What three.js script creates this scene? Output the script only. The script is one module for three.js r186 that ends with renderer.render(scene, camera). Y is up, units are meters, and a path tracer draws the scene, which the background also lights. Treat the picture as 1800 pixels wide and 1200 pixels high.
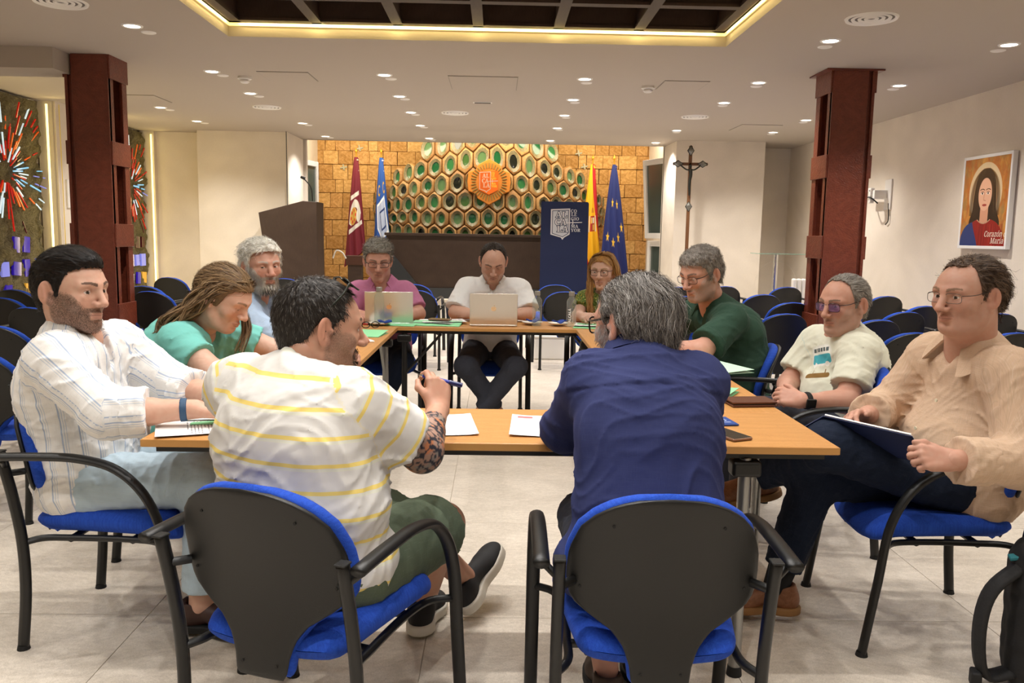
import * as THREE from 'three';
import { RoundedBoxGeometry } from 'three/addons/geometries/RoundedBoxGeometry.js';
import { mergeGeometries, mergeVertices, toCreasedNormals } from 'three/addons/utils/BufferGeometryUtils.js';
import { RectAreaLightUniformsLib } from 'three/addons/lights/RectAreaLightUniformsLib.js';
import { createNoise3D } from 'simplex-noise';
RectAreaLightUniformsLib.init();

// ---------- camera, exposure, lights ----------
const scene = new THREE.Scene();
scene.background = new THREE.Color(0x0b0d12);
const camera = new THREE.PerspectiveCamera(2 * Math.atan(600 / 1475) * 180 / Math.PI, 1.5, 0.05, 100);
camera.position.set(0, 1.34, 0);
camera.rotation.set(-0.1263, -0.019, 0.017, 'YXZ');
const renderer = new THREE.WebGLRenderer({ antialias: true });
renderer.toneMapping = THREE.LinearToneMapping;
renderer.toneMappingExposure = 1.17;
renderer.shadowMap.enabled = true;
const CEIL = 2.72;
const LAMP_CD = 8.2, LAMP_COL = new THREE.Color(1.0, 0.955, 0.905), LED_COL = new THREE.Color(1.0, 0.78, 0.30);
const lampXs = [-3.88, -2.53, -1.02, 0.75, 2.3, 3.56];
const lampZs = [-6.03, -7.65, -8.8, -9.93, -11.1, -12.55];
const lampOn = [[0, 3], [0, 4], [1, 0], [1, 1], [1, 2], [1, 4], [1, 5], [2, 1], [2, 2], [2, 3], [2, 4], [2, 5], [3, 1], [3, 2], [3, 3], [3, 4], [3, 5], [4, 0], [4, 1], [4, 2], [4, 4], [4, 5], [5, 0], [5, 1], [5, 3], [5, 4]];
const lampSpots = lampOn.map(([i, j]) => [lampXs[i], lampZs[j]]);
// the grid goes on either side of the recess and over the photographer
for (const z of [-4.5, -3.0, -1.5, 0.2, 1.8]) for (const x of [-3.6, -2.53, 2.3, 3.5]) lampSpots.push([x, z]);
for (const [x, z] of lampSpots) {
  const s = new THREE.SpotLight(LAMP_COL, z > -5 ? LAMP_CD * 0.36 : Math.abs(x) < 1.2 ? LAMP_CD * 0.72 : LAMP_CD, 0, 1.12, 0.75, 2);
  s.position.set(x, CEIL - 0.02, z); s.target.position.set(x, 0, z);
  s.castShadow = true; s.shadow.mapSize.set(1024, 1024); s.shadow.radius = 1.3; s.name = 'downlight_beam';
  scene.add(s, s.target);
}
// lamps added in the wooden coffers out of view, to light tables and faces
const addedCofferLamps = []; for (const z of [-4.69, -3.46, -2.24, -1.01, 0.21]) for (const x of [-1.024, -0.449, 0.127, 0.703]) addedCofferLamps.push([x, z]);
for (const [x, z] of addedCofferLamps) {
  const s = new THREE.SpotLight(LAMP_COL, ({ '-4.69': 3.2, '-3.46': 5.4 }[z] ?? 4.2) * (Math.abs(x + 0.16) < 0.4 ? 1 : 0.45), 0, 1.0, 0.7, 2);
  s.position.set(x, CEIL + 0.27, z); s.target.position.set(x, 0, z);
  s.castShadow = true; s.shadow.mapSize.set(1024, 1024); s.shadow.radius = 1.3; s.name = 'added_coffer_beam';
  scene.add(s, s.target);
}
const addedStageLamps = [[-2.6, -14.6], [-0.9, -14.6], [0.6, -14.6], [2.2, -14.6]];  // unseen lamps added to brighten the stage niche
for (const [x, z] of addedStageLamps) { const s = new THREE.SpotLight(LAMP_COL, 9, 0, 1.2, 0.8, 2); s.position.set(x, 3.54, z); s.target.position.set(x, 0, z); s.castShadow = true; s.shadow.radius = 2.2; s.name = 'added_stage_beam'; scene.add(s, s.target); }
function strip(x, y, z, w, h, tx, ty, tz, intensity, col = LED_COL) {
  const l = new THREE.RectAreaLight(col, intensity, w, h); l.position.set(x, y, z); l.lookAt(tx, ty, tz); l.name = 'led_strip_light'; scene.add(l);
}
// light coves: the recess edge, the stained glass jambs, the wall washer over the stone wall
strip(-0.16, 2.812, -6.25, 3.4, 0.02, -0.16, 2.76, -6.29, 34); strip(-1.917, 2.812, -2.55, 7.3, 0.02, -1.957, 2.76, -2.55, 34); strip(1.596, 2.812, -2.55, 7.3, 0.02, 1.636, 2.76, -2.55, 34);
strip(-4.8, 1.35, -9.46, 0.03, 2.6, -4.9, 1.35, -7.6, 16); strip(-4.8, 1.35, -12.3, 0.03, 2.6, -4.9, 1.35, -10.9, 16);
strip(-4.85, 1.35, -10.66, 0.03, 2.6, -3.5, 1.35, -12.06, 30); strip(-4.85, 1.35, -7.5, 0.03, 2.6, -4.4, 1.35, -9.5, 50);  // unseen strips added on the near jambs to warm the left wall
strip(-0.25, 3.28, -15.7, 6.4, 0.3, -0.25, 1.9, -17.2, 17, new THREE.Color(1, 0.86, 0.62));

// ---------- helpers ----------
let seed = 7; const rnd = () => { seed = (seed * 1664525 + 1013904223) >>> 0; return seed / 4294967296; };
const rr = (a, b) => a + (b - a) * rnd();
const noise3 = createNoise3D((() => { let s = 12345; return () => { s = (s * 1664525 + 1013904223) >>> 0; return s / 4294967296; }; })());
const V = (x, y, z) => new THREE.Vector3(x, y, z), A = (a) => Array.isArray(a) ? V(...a) : a.clone();
const used = {};
const numbered = (n) => { const k = used[n] = (used[n] ?? -1) + 1; return k ? n + '_' + String(k).padStart(3, '0') : n; };
function tag(o, label, category, group) { o.userData.label = label; o.userData.category = category; if (group) o.userData.group = group; return o; }
function thing(name, label, category, p = [0, 0, 0], ry = 0, group) {
  const o = new THREE.Group(); o.name = numbered(name); o.position.set(...p); o.rotation.y = ry; scene.add(o); return tag(o, label, category, group);
}
function shadow(m) { m.castShadow = true; m.receiveShadow = true; return m; }
function part(name, geo, mat, parent, p, r, s) {
  const m = shadow(new THREE.Mesh(geo, mat)); m.name = name; if (p) m.position.set(...p); if (r) m.rotation.set(...r); if (s) m.scale.set(...s); parent.add(m); return m;
}
function struct(name, geo, mat, p, r) { const m = part(numbered(name), geo, mat, scene, p, r); m.userData.kind = 'structure'; return m; }
function structGroup(name) { const g = new THREE.Group(); g.name = numbered(name); g.userData.kind = 'structure'; scene.add(g); return g; }
function dup(root, p, ry, label, group) { const r = root.clone(); r.name = numbered(root.name.replace(/_\d+$/, '')); r.position.set(...p); r.rotation.set(0, ry, 0); r.userData = { ...root.userData, label }; if (group) r.userData.group = group; scene.add(r); return r; }
const box = (w, h, d, x = 0, y = 0, z = 0) => new THREE.BoxGeometry(w, h, d).translate(x, y, z);
const rbox = (w, h, d, r = 0.004, x = 0, y = 0, z = 0, seg = 2) => new RoundedBoxGeometry(w, h, d, seg, Math.min(r, w / 2.02, h / 2.02, d / 2.02)).translate(x, y, z);
const cyl = (r1, r2, h, x = 0, y = 0, z = 0, n = 20) => new THREE.CylinderGeometry(r1, r2, h, n).translate(x, y, z);
const merge = (a) => mergeGeometries(a.map((g) => { const h = g.index ? g.toNonIndexed() : g; for (const k of Object.keys(h.attributes)) if (!['position', 'normal', 'uv'].includes(k)) h.deleteAttribute(k); return h; }));
// sweep of an elliptical section (rx sideways, ry along 'ref') along a smooth path
function sweep(pts, rx, ry, ref = [0, 0, 1], n = 10, steps = 28, curved = true, cap = true) {
  const P = pts.map(A), c = curved ? new THREE.CatmullRomCurve3(P, false, 'centripetal') : null, S = curved ? steps : P.length - 1;
  const pos = [], idx = [], uv = []; let len = 0, last = null, R = A(ref);
  for (let i = 0; i <= S; i++) {
    const t = i / S, p = curved ? c.getPoint(t) : P[i];
    const T = curved ? c.getTangent(t) : (i < S ? P[i + 1].clone().sub(P[i]) : P[i].clone().sub(P[i - 1])).normalize();
    const B = R.clone().addScaledVector(T, -R.dot(T)); if (B.lengthSq() < 1e-6) B.set(1, 0, 0).addScaledVector(T, -T.x); B.normalize();
    const N = T.clone().cross(B); if (last) len += p.distanceTo(last); last = p.clone();
    const a = typeof rx === 'function' ? rx(t) : rx, b = typeof ry === 'function' ? ry(t) : ry;
    for (let k = 0; k <= n; k++) { const th = k / n * Math.PI * 2, q = p.clone().addScaledVector(N, Math.cos(th) * a).addScaledVector(B, Math.sin(th) * b); pos.push(q.x, q.y, q.z); uv.push(k / n * 6.28 * a, len); }
  }
  for (let i = 0; i < S; i++) for (let k = 0; k < n; k++) { const a = i * (n + 1) + k, b = a + n + 1; idx.push(a, a + 1, b, a + 1, b + 1, b); }
  if (cap) for (const i of [0, S]) { const c0 = pos.length / 3; const p = curved ? c.getPoint(i / S) : P[i]; pos.push(p.x, p.y, p.z); uv.push(0, 0); for (let k = 0; k < n; k++) { const a = i * (n + 1) + k; i ? idx.push(a, a + 1, c0) : idx.push(a + 1, a, c0); } }
  const g = new THREE.BufferGeometry(); g.setAttribute('position', new THREE.Float32BufferAttribute(pos, 3)); g.setAttribute('uv', new THREE.Float32BufferAttribute(uv, 2)); g.setIndex(idx); g.computeVertexNormals(); return g;
}
const bar = (a, b, r, n = 8) => sweep([a, b], r, r, Math.abs(a[1] - b[1]) > Math.abs(a[2] - b[2]) ? [0, 0, 1] : [0, 1, 0], n, 1, false);
function shapeOf(pts, curve) { const s = new THREE.Shape(); if (curve) s.setFromPoints(new THREE.SplineCurve(pts.map((p) => new THREE.Vector2(...p))).getPoints(curve)); else s.setFromPoints(pts.map((p) => new THREE.Vector2(...p))); return s; }
function displace(g, fn) { const p = g.attributes.position, v = V(0, 0, 0); for (let i = 0; i < p.count; i++) { v.fromBufferAttribute(p, i); fn(v); p.setXYZ(i, v.x, v.y, v.z); } g.computeVertexNormals(); return g; }
function planarUV(g, ax = 0, ay = 1, k = 1) { const p = g.attributes.position, a = new Float32Array(p.count * 2); for (let i = 0; i < p.count; i++) { a[2 * i] = p.getComponent(i, ax) * k; a[2 * i + 1] = p.getComponent(i, ay) * k; } g.setAttribute('uv', new THREE.BufferAttribute(a, 2)); return g; }
// box-projected uv in metres
function boxUV(g, k = 1) { const q = g.index ? g.toNonIndexed() : g; if (!q.attributes.normal) q.computeVertexNormals(); const p = q.attributes.position, n = q.attributes.normal, a = new Float32Array(p.count * 2); for (let i = 0; i < p.count; i++) { const x = Math.abs(n.getX(i)), y = Math.abs(n.getY(i)), z = Math.abs(n.getZ(i)); const [u, v] = y >= x && y >= z ? [p.getX(i), p.getZ(i)] : x >= z ? [p.getZ(i), p.getY(i)] : [p.getX(i), p.getY(i)]; a[2 * i] = u * k; a[2 * i + 1] = v * k; } q.setAttribute('uv', new THREE.BufferAttribute(a, 2)); return q; }
const clamp = (x, a, b) => Math.min(b, Math.max(a, x)), lerp = (a, b, t) => a + (b - a) * t, sstep = (a, b, x) => { const t = clamp((x - a) / (b - a), 0, 1); return t * t * (3 - 2 * t); };
// ---------- textures ----------
function tileNoise(x, y, f, z = 0) { const a = x * Math.PI * 2, b = y * Math.PI * 2, r = f / 6.283; return noise3(Math.cos(a) * r + z, Math.sin(a) * r + Math.cos(b) * r * 1.3, Math.sin(b) * r * 1.3 + z * 0.7); }
function dataTex(n, fn, rep = 1, srgb = true) {
  const d = new Uint8Array(n * n * 4);
  for (let j = 0; j < n; j++) for (let i = 0; i < n; i++) { const c = fn(i / n, j / n, i, j); const o = (j * n + i) * 4; d[o] = clamp(c[0], 0, 255); d[o + 1] = clamp(c[1], 0, 255); d[o + 2] = clamp(c[2], 0, 255); d[o + 3] = 255; }
  const t = new THREE.DataTexture(d, n, n); t.wrapS = t.wrapT = THREE.RepeatWrapping; t.magFilter = THREE.LinearFilter; t.minFilter = THREE.LinearMipmapLinearFilter; t.repeat.set(rep, rep); if (srgb) t.colorSpace = THREE.SRGBColorSpace; t.needsUpdate = true; return t;
}
function canvasTex(w, h, draw, repeat) { const c = document.createElement('canvas'); c.width = w; c.height = h; draw(c.getContext('2d'), w, h); const t = new THREE.CanvasTexture(c); t.colorSpace = THREE.SRGBColorSpace; if (repeat) { t.wrapS = t.wrapT = THREE.RepeatWrapping; t.repeat.set(...repeat); } return t; }
const S = (o) => new THREE.MeshStandardMaterial(o), PH = (o) => new THREE.MeshPhysicalMaterial(o);
const grain = (n, base, amp, f, z, rep, aniso = 1) => dataTex(n, (x, y) => { const v = tileNoise(x, y, f, z) * 0.6 + tileNoise(x * aniso, y, f * 2.7, z + 9) * 0.4 + (rnd() - 0.5) * 0.5; return base.map((b) => b + v * amp); }, rep);
const M = {};
M.plaster = S({ map: dataTex(256, (x, y) => { const v = tileNoise(x, y, 3, 1) * 5 + tileNoise(x, y, 8, 4) * 3 + (rnd() - 0.5) * 3; return [226 + v, 215 + v, 199 + v]; }, 0.4), roughness: 0.92 });
M.ceiling = S({ color: 0xb5aa9c, roughness: 0.95 });
M.whitePaint = S({ color: 0xe9e5dd, roughness: 0.5 });
M.tileBase = [0, 1, 2, 3].map((k) => dataTex(512, (x, y) => { const v = tileNoise(x, y, 4, k * 3) * 6 + tileNoise(x, y * 2.0, 13, k + 20) * 6 + tileNoise(x, y, 40, k + 5) * 6 + (rnd() - 0.5) * 26 + (rnd() < 0.003 ? -45 : 0); return [206 + v, 196 + v, 182 + v]; }, 1));
M.tiles = M.tileBase.map((t) => S({ map: t, roughness: 0.42, bumpMap: t, bumpScale: 0.0006 }));
M.grout = S({ color: 0xb5a997, roughness: 0.9 });
M.rust = S({ map: dataTex(256, (x, y) => { const v = tileNoise(x, y, 6, 2) * 7 + tileNoise(x, y, 20, 3) * 5 + (rnd() - 0.5) * 10; return [108 + v, 50 + v * 0.7, 33 + v * 0.6]; }, 2), bumpMap: dataTex(256, (x, y) => { const v = 128 + tileNoise(x, y, 22, 2) * 60 + tileNoise(x, y, 60, 5) * 50; return [v, v, v]; }, 2, false), bumpScale: 0.003, roughness: 0.33 });
M.coffer = S({ map: grain(256, [62, 44, 32], 9, 5, 3, 0.8, 6), roughness: 0.6 });
M.walnut = S({ map: grain(256, [60, 43, 31], 7, 4, 8, 0.8, 8), roughness: 0.55 });
M.darkGrey = S({ color: 0x35383a, roughness: 0.6 });
M.beech = S({ map: dataTex(512, (x, y) => { const v = tileNoise(x * 0.5, y * 6, 8, 3) * 7 + tileNoise(x, y * 14, 20, 6) * 5 + (rnd() - 0.5) * 5 - (tileNoise(x * 2, y * 30, 40, 9) > 0.55 ? 9 : 0); return [194 + v, 140 + v, 81 + v]; }, 1), roughness: 0.38 });
M.beechEdge = S({ color: 0xc08c4c, roughness: 0.45 });
M.black = S({ color: 0x0b0b0b, roughness: 0.42 });
M.blackRough = S({ color: 0x101010, roughness: 0.8 });
M.steel = S({ color: 0x9a9a98, metalness: 0.85, roughness: 0.35 });
M.shell = S({ color: 0x10100f, roughness: 0.5, bumpMap: dataTex(256, () => { const v = 128 + (rnd() - 0.5) * 160; return [v, v, v]; }, 6, false), bumpScale: 0.0004 });
M.blue = PH({ map: dataTex(256, (x, y) => { const v = (rnd() - 0.5) * 22 + tileNoise(x, y, 20, 3) * 8; return [24 + v * 0.5, 70 + v * 0.8, 176 + v]; }, 5), bumpMap: dataTex(256, () => { const v = 128 + (rnd() - 0.5) * 200; return [v, v, v]; }, 5, false), bumpScale: 0.0008, roughness: 0.95, sheen: 0.35, sheenColor: new THREE.Color(0x3366dd), sheenRoughness: 0.5 });
M.lampGlow = S({ color: 0xffffff, emissive: 0xfff4e2, emissiveIntensity: 6 });
M.ledGlow = S({ color: 0xffffff, emissive: new THREE.Color(1, 0.66, 0.12), emissiveIntensity: 1.5 });
M.ledWhite = S({ color: 0xffffff, emissive: 0xffe98a, emissiveIntensity: 2 });
M.glass = PH({ color: 0xffffff, transmission: 1, thickness: 0, roughness: 0.03, ior: 1.45 });
M.paper = S({ color: 0xf4f3f1, roughness: 0.9 });
M.green = S({ color: 0x8ed6a0, roughness: 0.85 });
M.rubber = S({ color: 0x0c0c0c, roughness: 0.7 });
M.chrome = S({ color: 0xcfcfcf, metalness: 1, roughness: 0.18 });
// ---------- the room ----------
const XL = -4.92, XR = 4.47, ZF = -12.25, ZB = -17.2, ZN = 3.2;
const floorG = structGroup('floor');
part('screed', box(XR - XL + 0.4, 0.06, ZN + 15.4, (XL + XR) / 2, -0.034, (ZN - 15.2) / 2), M.grout, floorG);
{ // one metre slabs with recessed joints
  const T = 0.983, gx0 = -0.22, gz0 = -2.815, g = boxUV(rbox(T - 0.0025, 0.016, T - 0.0025, 0.0012, 0, -0.008, 0, 1));
  for (let i = -5; i <= 4; i++) for (let j = -13; j <= 5; j++) {
    const x = gx0 + (i + 0.5) * T, z = gz0 + (j + 0.5) * T; if (x - T / 2 > XR || x + T / 2 < XL || z > ZN + 0.2) continue;
    part('floor_tile', g, M.tiles[Math.floor(rnd() * 4)], floorG, [x, 0, z], [0, Math.floor(rnd() * 2) * Math.PI, 0]);
  }
}
// ceiling with the recess opening
const RX0 = -1.957, RX1 = 1.636, RZ0 = -6.29, RZ1 = 1.2, CT = 0.075;
const ceilG = structGroup('ceiling');
{
  const s = [box(RX0 - XL + 0.2, CT, ZN + 13.1, (XL - 0.2 + RX0) / 2, 0, (ZN - 13.1) / 2), box(XR + 0.2 - RX1, CT, ZN + 13.1, (RX1 + XR + 0.2) / 2, 0, (ZN - 13.1) / 2),
    box(RX1 - RX0, CT, 13.1 + RZ0, (RX0 + RX1) / 2, 0, (RZ0 - 13.1) / 2), box(RX1 - RX0, CT, ZN - RZ1, (RX0 + RX1) / 2, 0, (RZ1 + ZN) / 2)].map((g) => g.translate(0, CEIL + CT / 2, 0));
  part('ceiling_slab', merge(s), M.ceiling, ceilG);
  part('edge_fascia', box(6.2, 0.9, 0.06, -0.25, CEIL + 0.45, -13.07), M.ceiling, ceilG);
  part('roof', box(XR - XL + 0.6, 0.1, 16.6, -0.2, CEIL + 0.62, -5.0), M.ceiling, ceilG);
  part('stage_ceiling', box(8.4, 0.1, 5.0, -0.25, 3.62, -15.4), M.ceiling, ceilG);
}
// coffered wooden ceiling inside the recess
const coffer = thing('coffered_ceiling', 'dark wooden coffered ceiling panel inside the lit recess', 'ceiling panel', [0, CEIL, 0]);
{
  const x0 = RX0 + 0.07, x1 = RX1 - 0.07, z0 = RZ0 + 0.07, z1 = RZ1 - 0.07, nx = 6, nz = 12, cw = (x1 - x0) / nx, cd = (z1 - z0) / nz, yb = 0.1, h = 0.26;
  part('backing_panel', box(x1 - x0, 0.02, z1 - z0, (x0 + x1) / 2, yb + h + 0.01, (z0 + z1) / 2), M.coffer, coffer);
  const bz = boxUV(merge([box(0.05, h, z1 - z0, 0, yb + h / 2, (z0 + z1) / 2), box(0.075, 0.02, z1 - z0, 0, yb, (z0 + z1) / 2)]));
  for (let i = 0; i <= nx; i++) part('long_beam', bz, M.coffer, coffer, [x0 + i * cw, 0, 0]);
  const bx = boxUV(merge([box(cw - 0.05, h, 0.05, 0, yb + h / 2, 0), box(cw - 0.075, 0.02, 0.075, 0, yb, 0)])), bp = boxUV(box(cw - 0.06, 0.012, cd - 0.06, 0, yb + h - 0.03, 0));
  for (let j = 0; j <= nz; j++) for (let i = 0; i < nx; i++) {
    part('cross_beam', bx, M.coffer, coffer, [x0 + (i + 0.5) * cw, 0, z0 + j * cd]);
    if (j < nz) part('coffer_panel', bp, M.coffer, coffer, [x0 + (i + 0.5) * cw, 0, z0 + (j + 0.5) * cd]);
  }
}
{ // LED line between the plaster edge and the wooden frame
  const led = thing('recess_led_strip', 'glowing yellow light strip around the ceiling recess edge', 'light strip', [0, CEIL + 0.082, 0]);
  part('strip_segment', box(RX1 - RX0 - 0.02, 0.02, 0.01, (RX0 + RX1) / 2, 0, RZ0 + 0.012), M.ledGlow, led);
  part('strip_segment', box(0.01, 0.02, RZ1 - RZ0 - 0.05, RX0 + 0.012, 0, (RZ0 + RZ1) / 2), M.ledGlow, led); part('strip_segment', box(0.01, 0.02, RZ1 - RZ0 - 0.05, RX1 - 0.012, 0, (RZ0 + RZ1) / 2), M.ledGlow, led);
}
// dropped soffit in the left bay
struct('trim_1', box(1.46, 0.16, 0.4, XL + 0.73, CEIL - 0.08, -6.97), M.ceiling);
// walls
const wall = (n, g, m = M.plaster) => struct(n, boxUV(g), m);
wall('wall_right', box(0.2, CEIL + 0.9, ZN + 13.1, XR + 0.1, (CEIL + 0.9) / 2, (ZN - 13.1) / 2));
for (const g of [box(0.2, CEIL + 0.9, 10.6, XL - 0.1, (CEIL + 0.9) / 2, -2.1), box(0.2, CEIL + 0.9, 0.95, XL - 0.1, (CEIL + 0.9) / 2, -10.1), box(0.2, CEIL + 0.9, 1.0, XL - 0.1, (CEIL + 0.9) / 2, -12.8), box(0.1, CEIL + 0.9, 8.0, XL - 0.28, (CEIL + 0.9) / 2, -9.5)]) wall('wall_left', g);
wall('wall_front', box(XR - XL + 0.4, CEIL + 0.9, 0.2, (XL + XR) / 2, (CEIL + 0.9) / 2, ZN + 0.1));
wall('wall_back_left', merge([box(-2.98 + 4.25, CEIL, 0.95, (-2.98 - 4.25) / 2, CEIL / 2, ZF - 0.36), box(0.75, CEIL, 0.7, -4.58, CEIL / 2, -12.75)]));
wall('wall_back_right', merge([box(3.83 - 2.55, CEIL, 0.95, (3.83 + 2.55) / 2, CEIL / 2, ZF - 0.475), box(0.8, CEIL, 0.3, 4.15, CEIL / 2, -13.2)]));
struct('trim_2', box(0.008, CEIL, 0.012, -2.976, CEIL / 2, -12.05), M.darkGrey);
// the niche beyond: side walls with window frames
wall('wall_niche_left', merge([box(0.2, 3.6, 4.3, -3.72, 1.8, -15.1), box(0.8, 3.6, 0.1, -3.35, 1.8, -13.2)]));
wall('wall_niche_right', merge([box(0.2, 3.6, 4.3, 3.12, 1.8, -15.1), box(0.6, 3.6, 0.1, 2.85, 1.8, -13.2)]));
function windowFrame(n, x, z, ry, y, w, h, tilt) {
  const g = structGroup(n); g.position.set(x, y, z); g.rotation.y = ry; const sash = new THREE.Group(); sash.rotation.x = tilt; sash.name = 'sash'; g.add(sash);
  part('window_frame', merge([rbox(0.09, h, 0.07, 0.008, -w / 2 + 0.045, h / 2), rbox(0.09, h, 0.07, 0.008, w / 2 - 0.045, h / 2), rbox(w - 0.18, 0.09, 0.07, 0.008, 0, 0.045), rbox(w - 0.18, 0.09, 0.07, 0.008, 0, h - 0.045)]), M.whitePaint, sash);
  part('pane', box(w - 0.16, h - 0.16, 0.008, 0, h / 2, 0), S({ color: 0x515c55, roughness: 0.12, metalness: 0.2 }), sash);
  part('handle', merge([sweep([[w / 2 - 0.05, h * 0.35, 0.03], [w / 2 - 0.02, h * 0.36, 0.09], [w / 2 - 0.02, h * 0.45, 0.09]], 0.012, 0.012, [1, 0, 0], 6, 8)]), M.whitePaint, sash);
}
windowFrame('window_1', 2.66, -13.72, -Math.PI / 2 + 0.35, 1.32, 0.95, 1.28, 0.07);
windowFrame('window_2', 2.72, -13.8, -Math.PI / 2 + 0.35, 0.1, 0.95, 1.18, 0);
windowFrame('window_3', -3.3, -14.6, Math.PI / 2 - 0.2, 0.2, 1.0, 2.35, 0);
// dais and step
struct('trim_3', boxUV(box(7.0, 0.15, 2.6, -0.25, 0.075, -16.5)), M.plaster);
struct('floor_stage', boxUV(box(7.0, 0.02, 2.4, -0.25, -0.01, -14.0)), M.tiles[1]);
// stone block wall
M.stones = [0, 1, 2, 3, 4].map((k) => { const b = [[206, 160, 96], [196, 150, 88], [214, 170, 106], [188, 142, 82], [201, 154, 94]][k]; const t = dataTex(128, (x, y) => { const v = tileNoise(x, y, 5, k * 2) * 16 + tileNoise(x, y, 17, k) * 10 + (rnd() - 0.5) * 22 - (tileNoise(x, y, 26, k + 8) > 0.62 ? 45 : 0); return b.map((c) => c + v); }, 2.2); return S({ map: t, bumpMap: t, bumpScale: 0.01, roughness: 0.95 }); });
const stoneWall = structGroup('wall_back');
{
  part('mortar', box(7.2, 3.6, 0.2, -0.25, 1.8, ZB - 0.13), S({ color: 0x8a6434, roughness: 1 }), stoneWall);
  const variants = {}; let n = 0;
  const put = (x, y, w, h) => {
    const kw = Math.round(w * 20) / 20, kh = Math.round(h * 20) / 20, key = kw + '_' + kh;
    const g = variants[key] ??= boxUV(displace(new RoundedBoxGeometry(kw, kh, 0.09, 1, 0.008), (v) => { if (v.z > 0) { v.z += noise3(v.x * 9, v.y * 9, kw * 30 + kh) * 0.01; } v.x += noise3(v.y * 12, kw * 9, 3) * 0.006; v.y += noise3(v.x * 12, kh * 9, 7) * 0.006; }));
    const m = part('stone_block', g, M.stones[Math.floor(rnd() * 5)], stoneWall, [x + w / 2, y + h / 2, ZB + 0.0 + rr(-0.014, 0.014)], null, [(w - 0.007) / kw, (h - 0.007) / kh, 1]); m.rotation.z = rr(-0.012, 0.012); n++;
  };
  let y = 0.15;
  const rows = [0.28, 0.25, 0.31, 0.27, 0.32, 0.24, 0.3, 0.26, 0.3, 0.27]; let k = 0;
  while (y < 3.2) {
    const h = rows[k++ % rows.length]; let x = -3.75 - rnd() * 0.2;
    while (x < 3.25) {
      const t = rnd(), w = rr(0.24, 0.4);
      if (t < 0.06 && h > 0.29) { const s = rr(0.42, 0.58) * h; put(x, y, w, s); if (w > 0.4 && rnd() < 0.5) { put(x, y + s, w / 2, h - s); put(x + w / 2, y + s, w / 2, h - s); } else put(x, y + s, w, h - s); } else put(x, y, w * (t > 0.75 ? 0.62 : 1), h);
      x += t > 0.75 || (t < 0.3 && h <= 0.29 && false) ? w * 0.62 : w;
    }
    y += h;
  }
  const mk = S({ color: 0xb9b59a, roughness: 0.6 });
  for (const [x, y] of [[-3.1, 2.62], [-2.78, 3.0], [1.72, 2.72], [1.6, 2.98]]) part('ceramic_mark', merge([rbox(0.14, 0.03, 0.03, 0.008), rbox(0.03, 0.12, 0.03, 0.008, 0, 0.005), cyl(0.022, 0.022, 0.035, 0, 0, 0, 8).rotateX(1.57)]), mk, stoneWall, [x, y, ZB + 0.06], [0, 0, 0.2]);
}
// ---------- honeycomb ceramic relief ----------
M.ceramic = [0, 1, 2].map((k) => { const b = [[158, 116, 66], [142, 102, 56], [170, 130, 78]][k]; return S({ map: grain(128, b, 20, 6, k + 2, 5), roughness: 0.55 }); });
M.crackle = S({ map: dataTex(128, (x, y) => { const v = tileNoise(x, y, 14, 3) * 55 + tileNoise(x, y, 40, 3) * 40; return [118 + v, 108 + v, 78 + v * 0.8]; }, 6), roughness: 0.35 });
M.cellGlass = [[0.012, 0.09, 0.03], [0.03, 0.14, 0.045], [0.012, 0.014, 0.01], [0.09, 0.17, 0.07], [0.015, 0.02, 0.01], [0.05, 0.11, 0.03]].map((c) => S({ color: new THREE.Color().setRGB(...c), roughness: 0.12 }));
const relief = thing('honeycomb_relief', 'bulging ceramic honeycomb relief with green glass cells on the stone wall', 'wall relief', [-0.18, 0, ZB + 0.05]);
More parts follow.
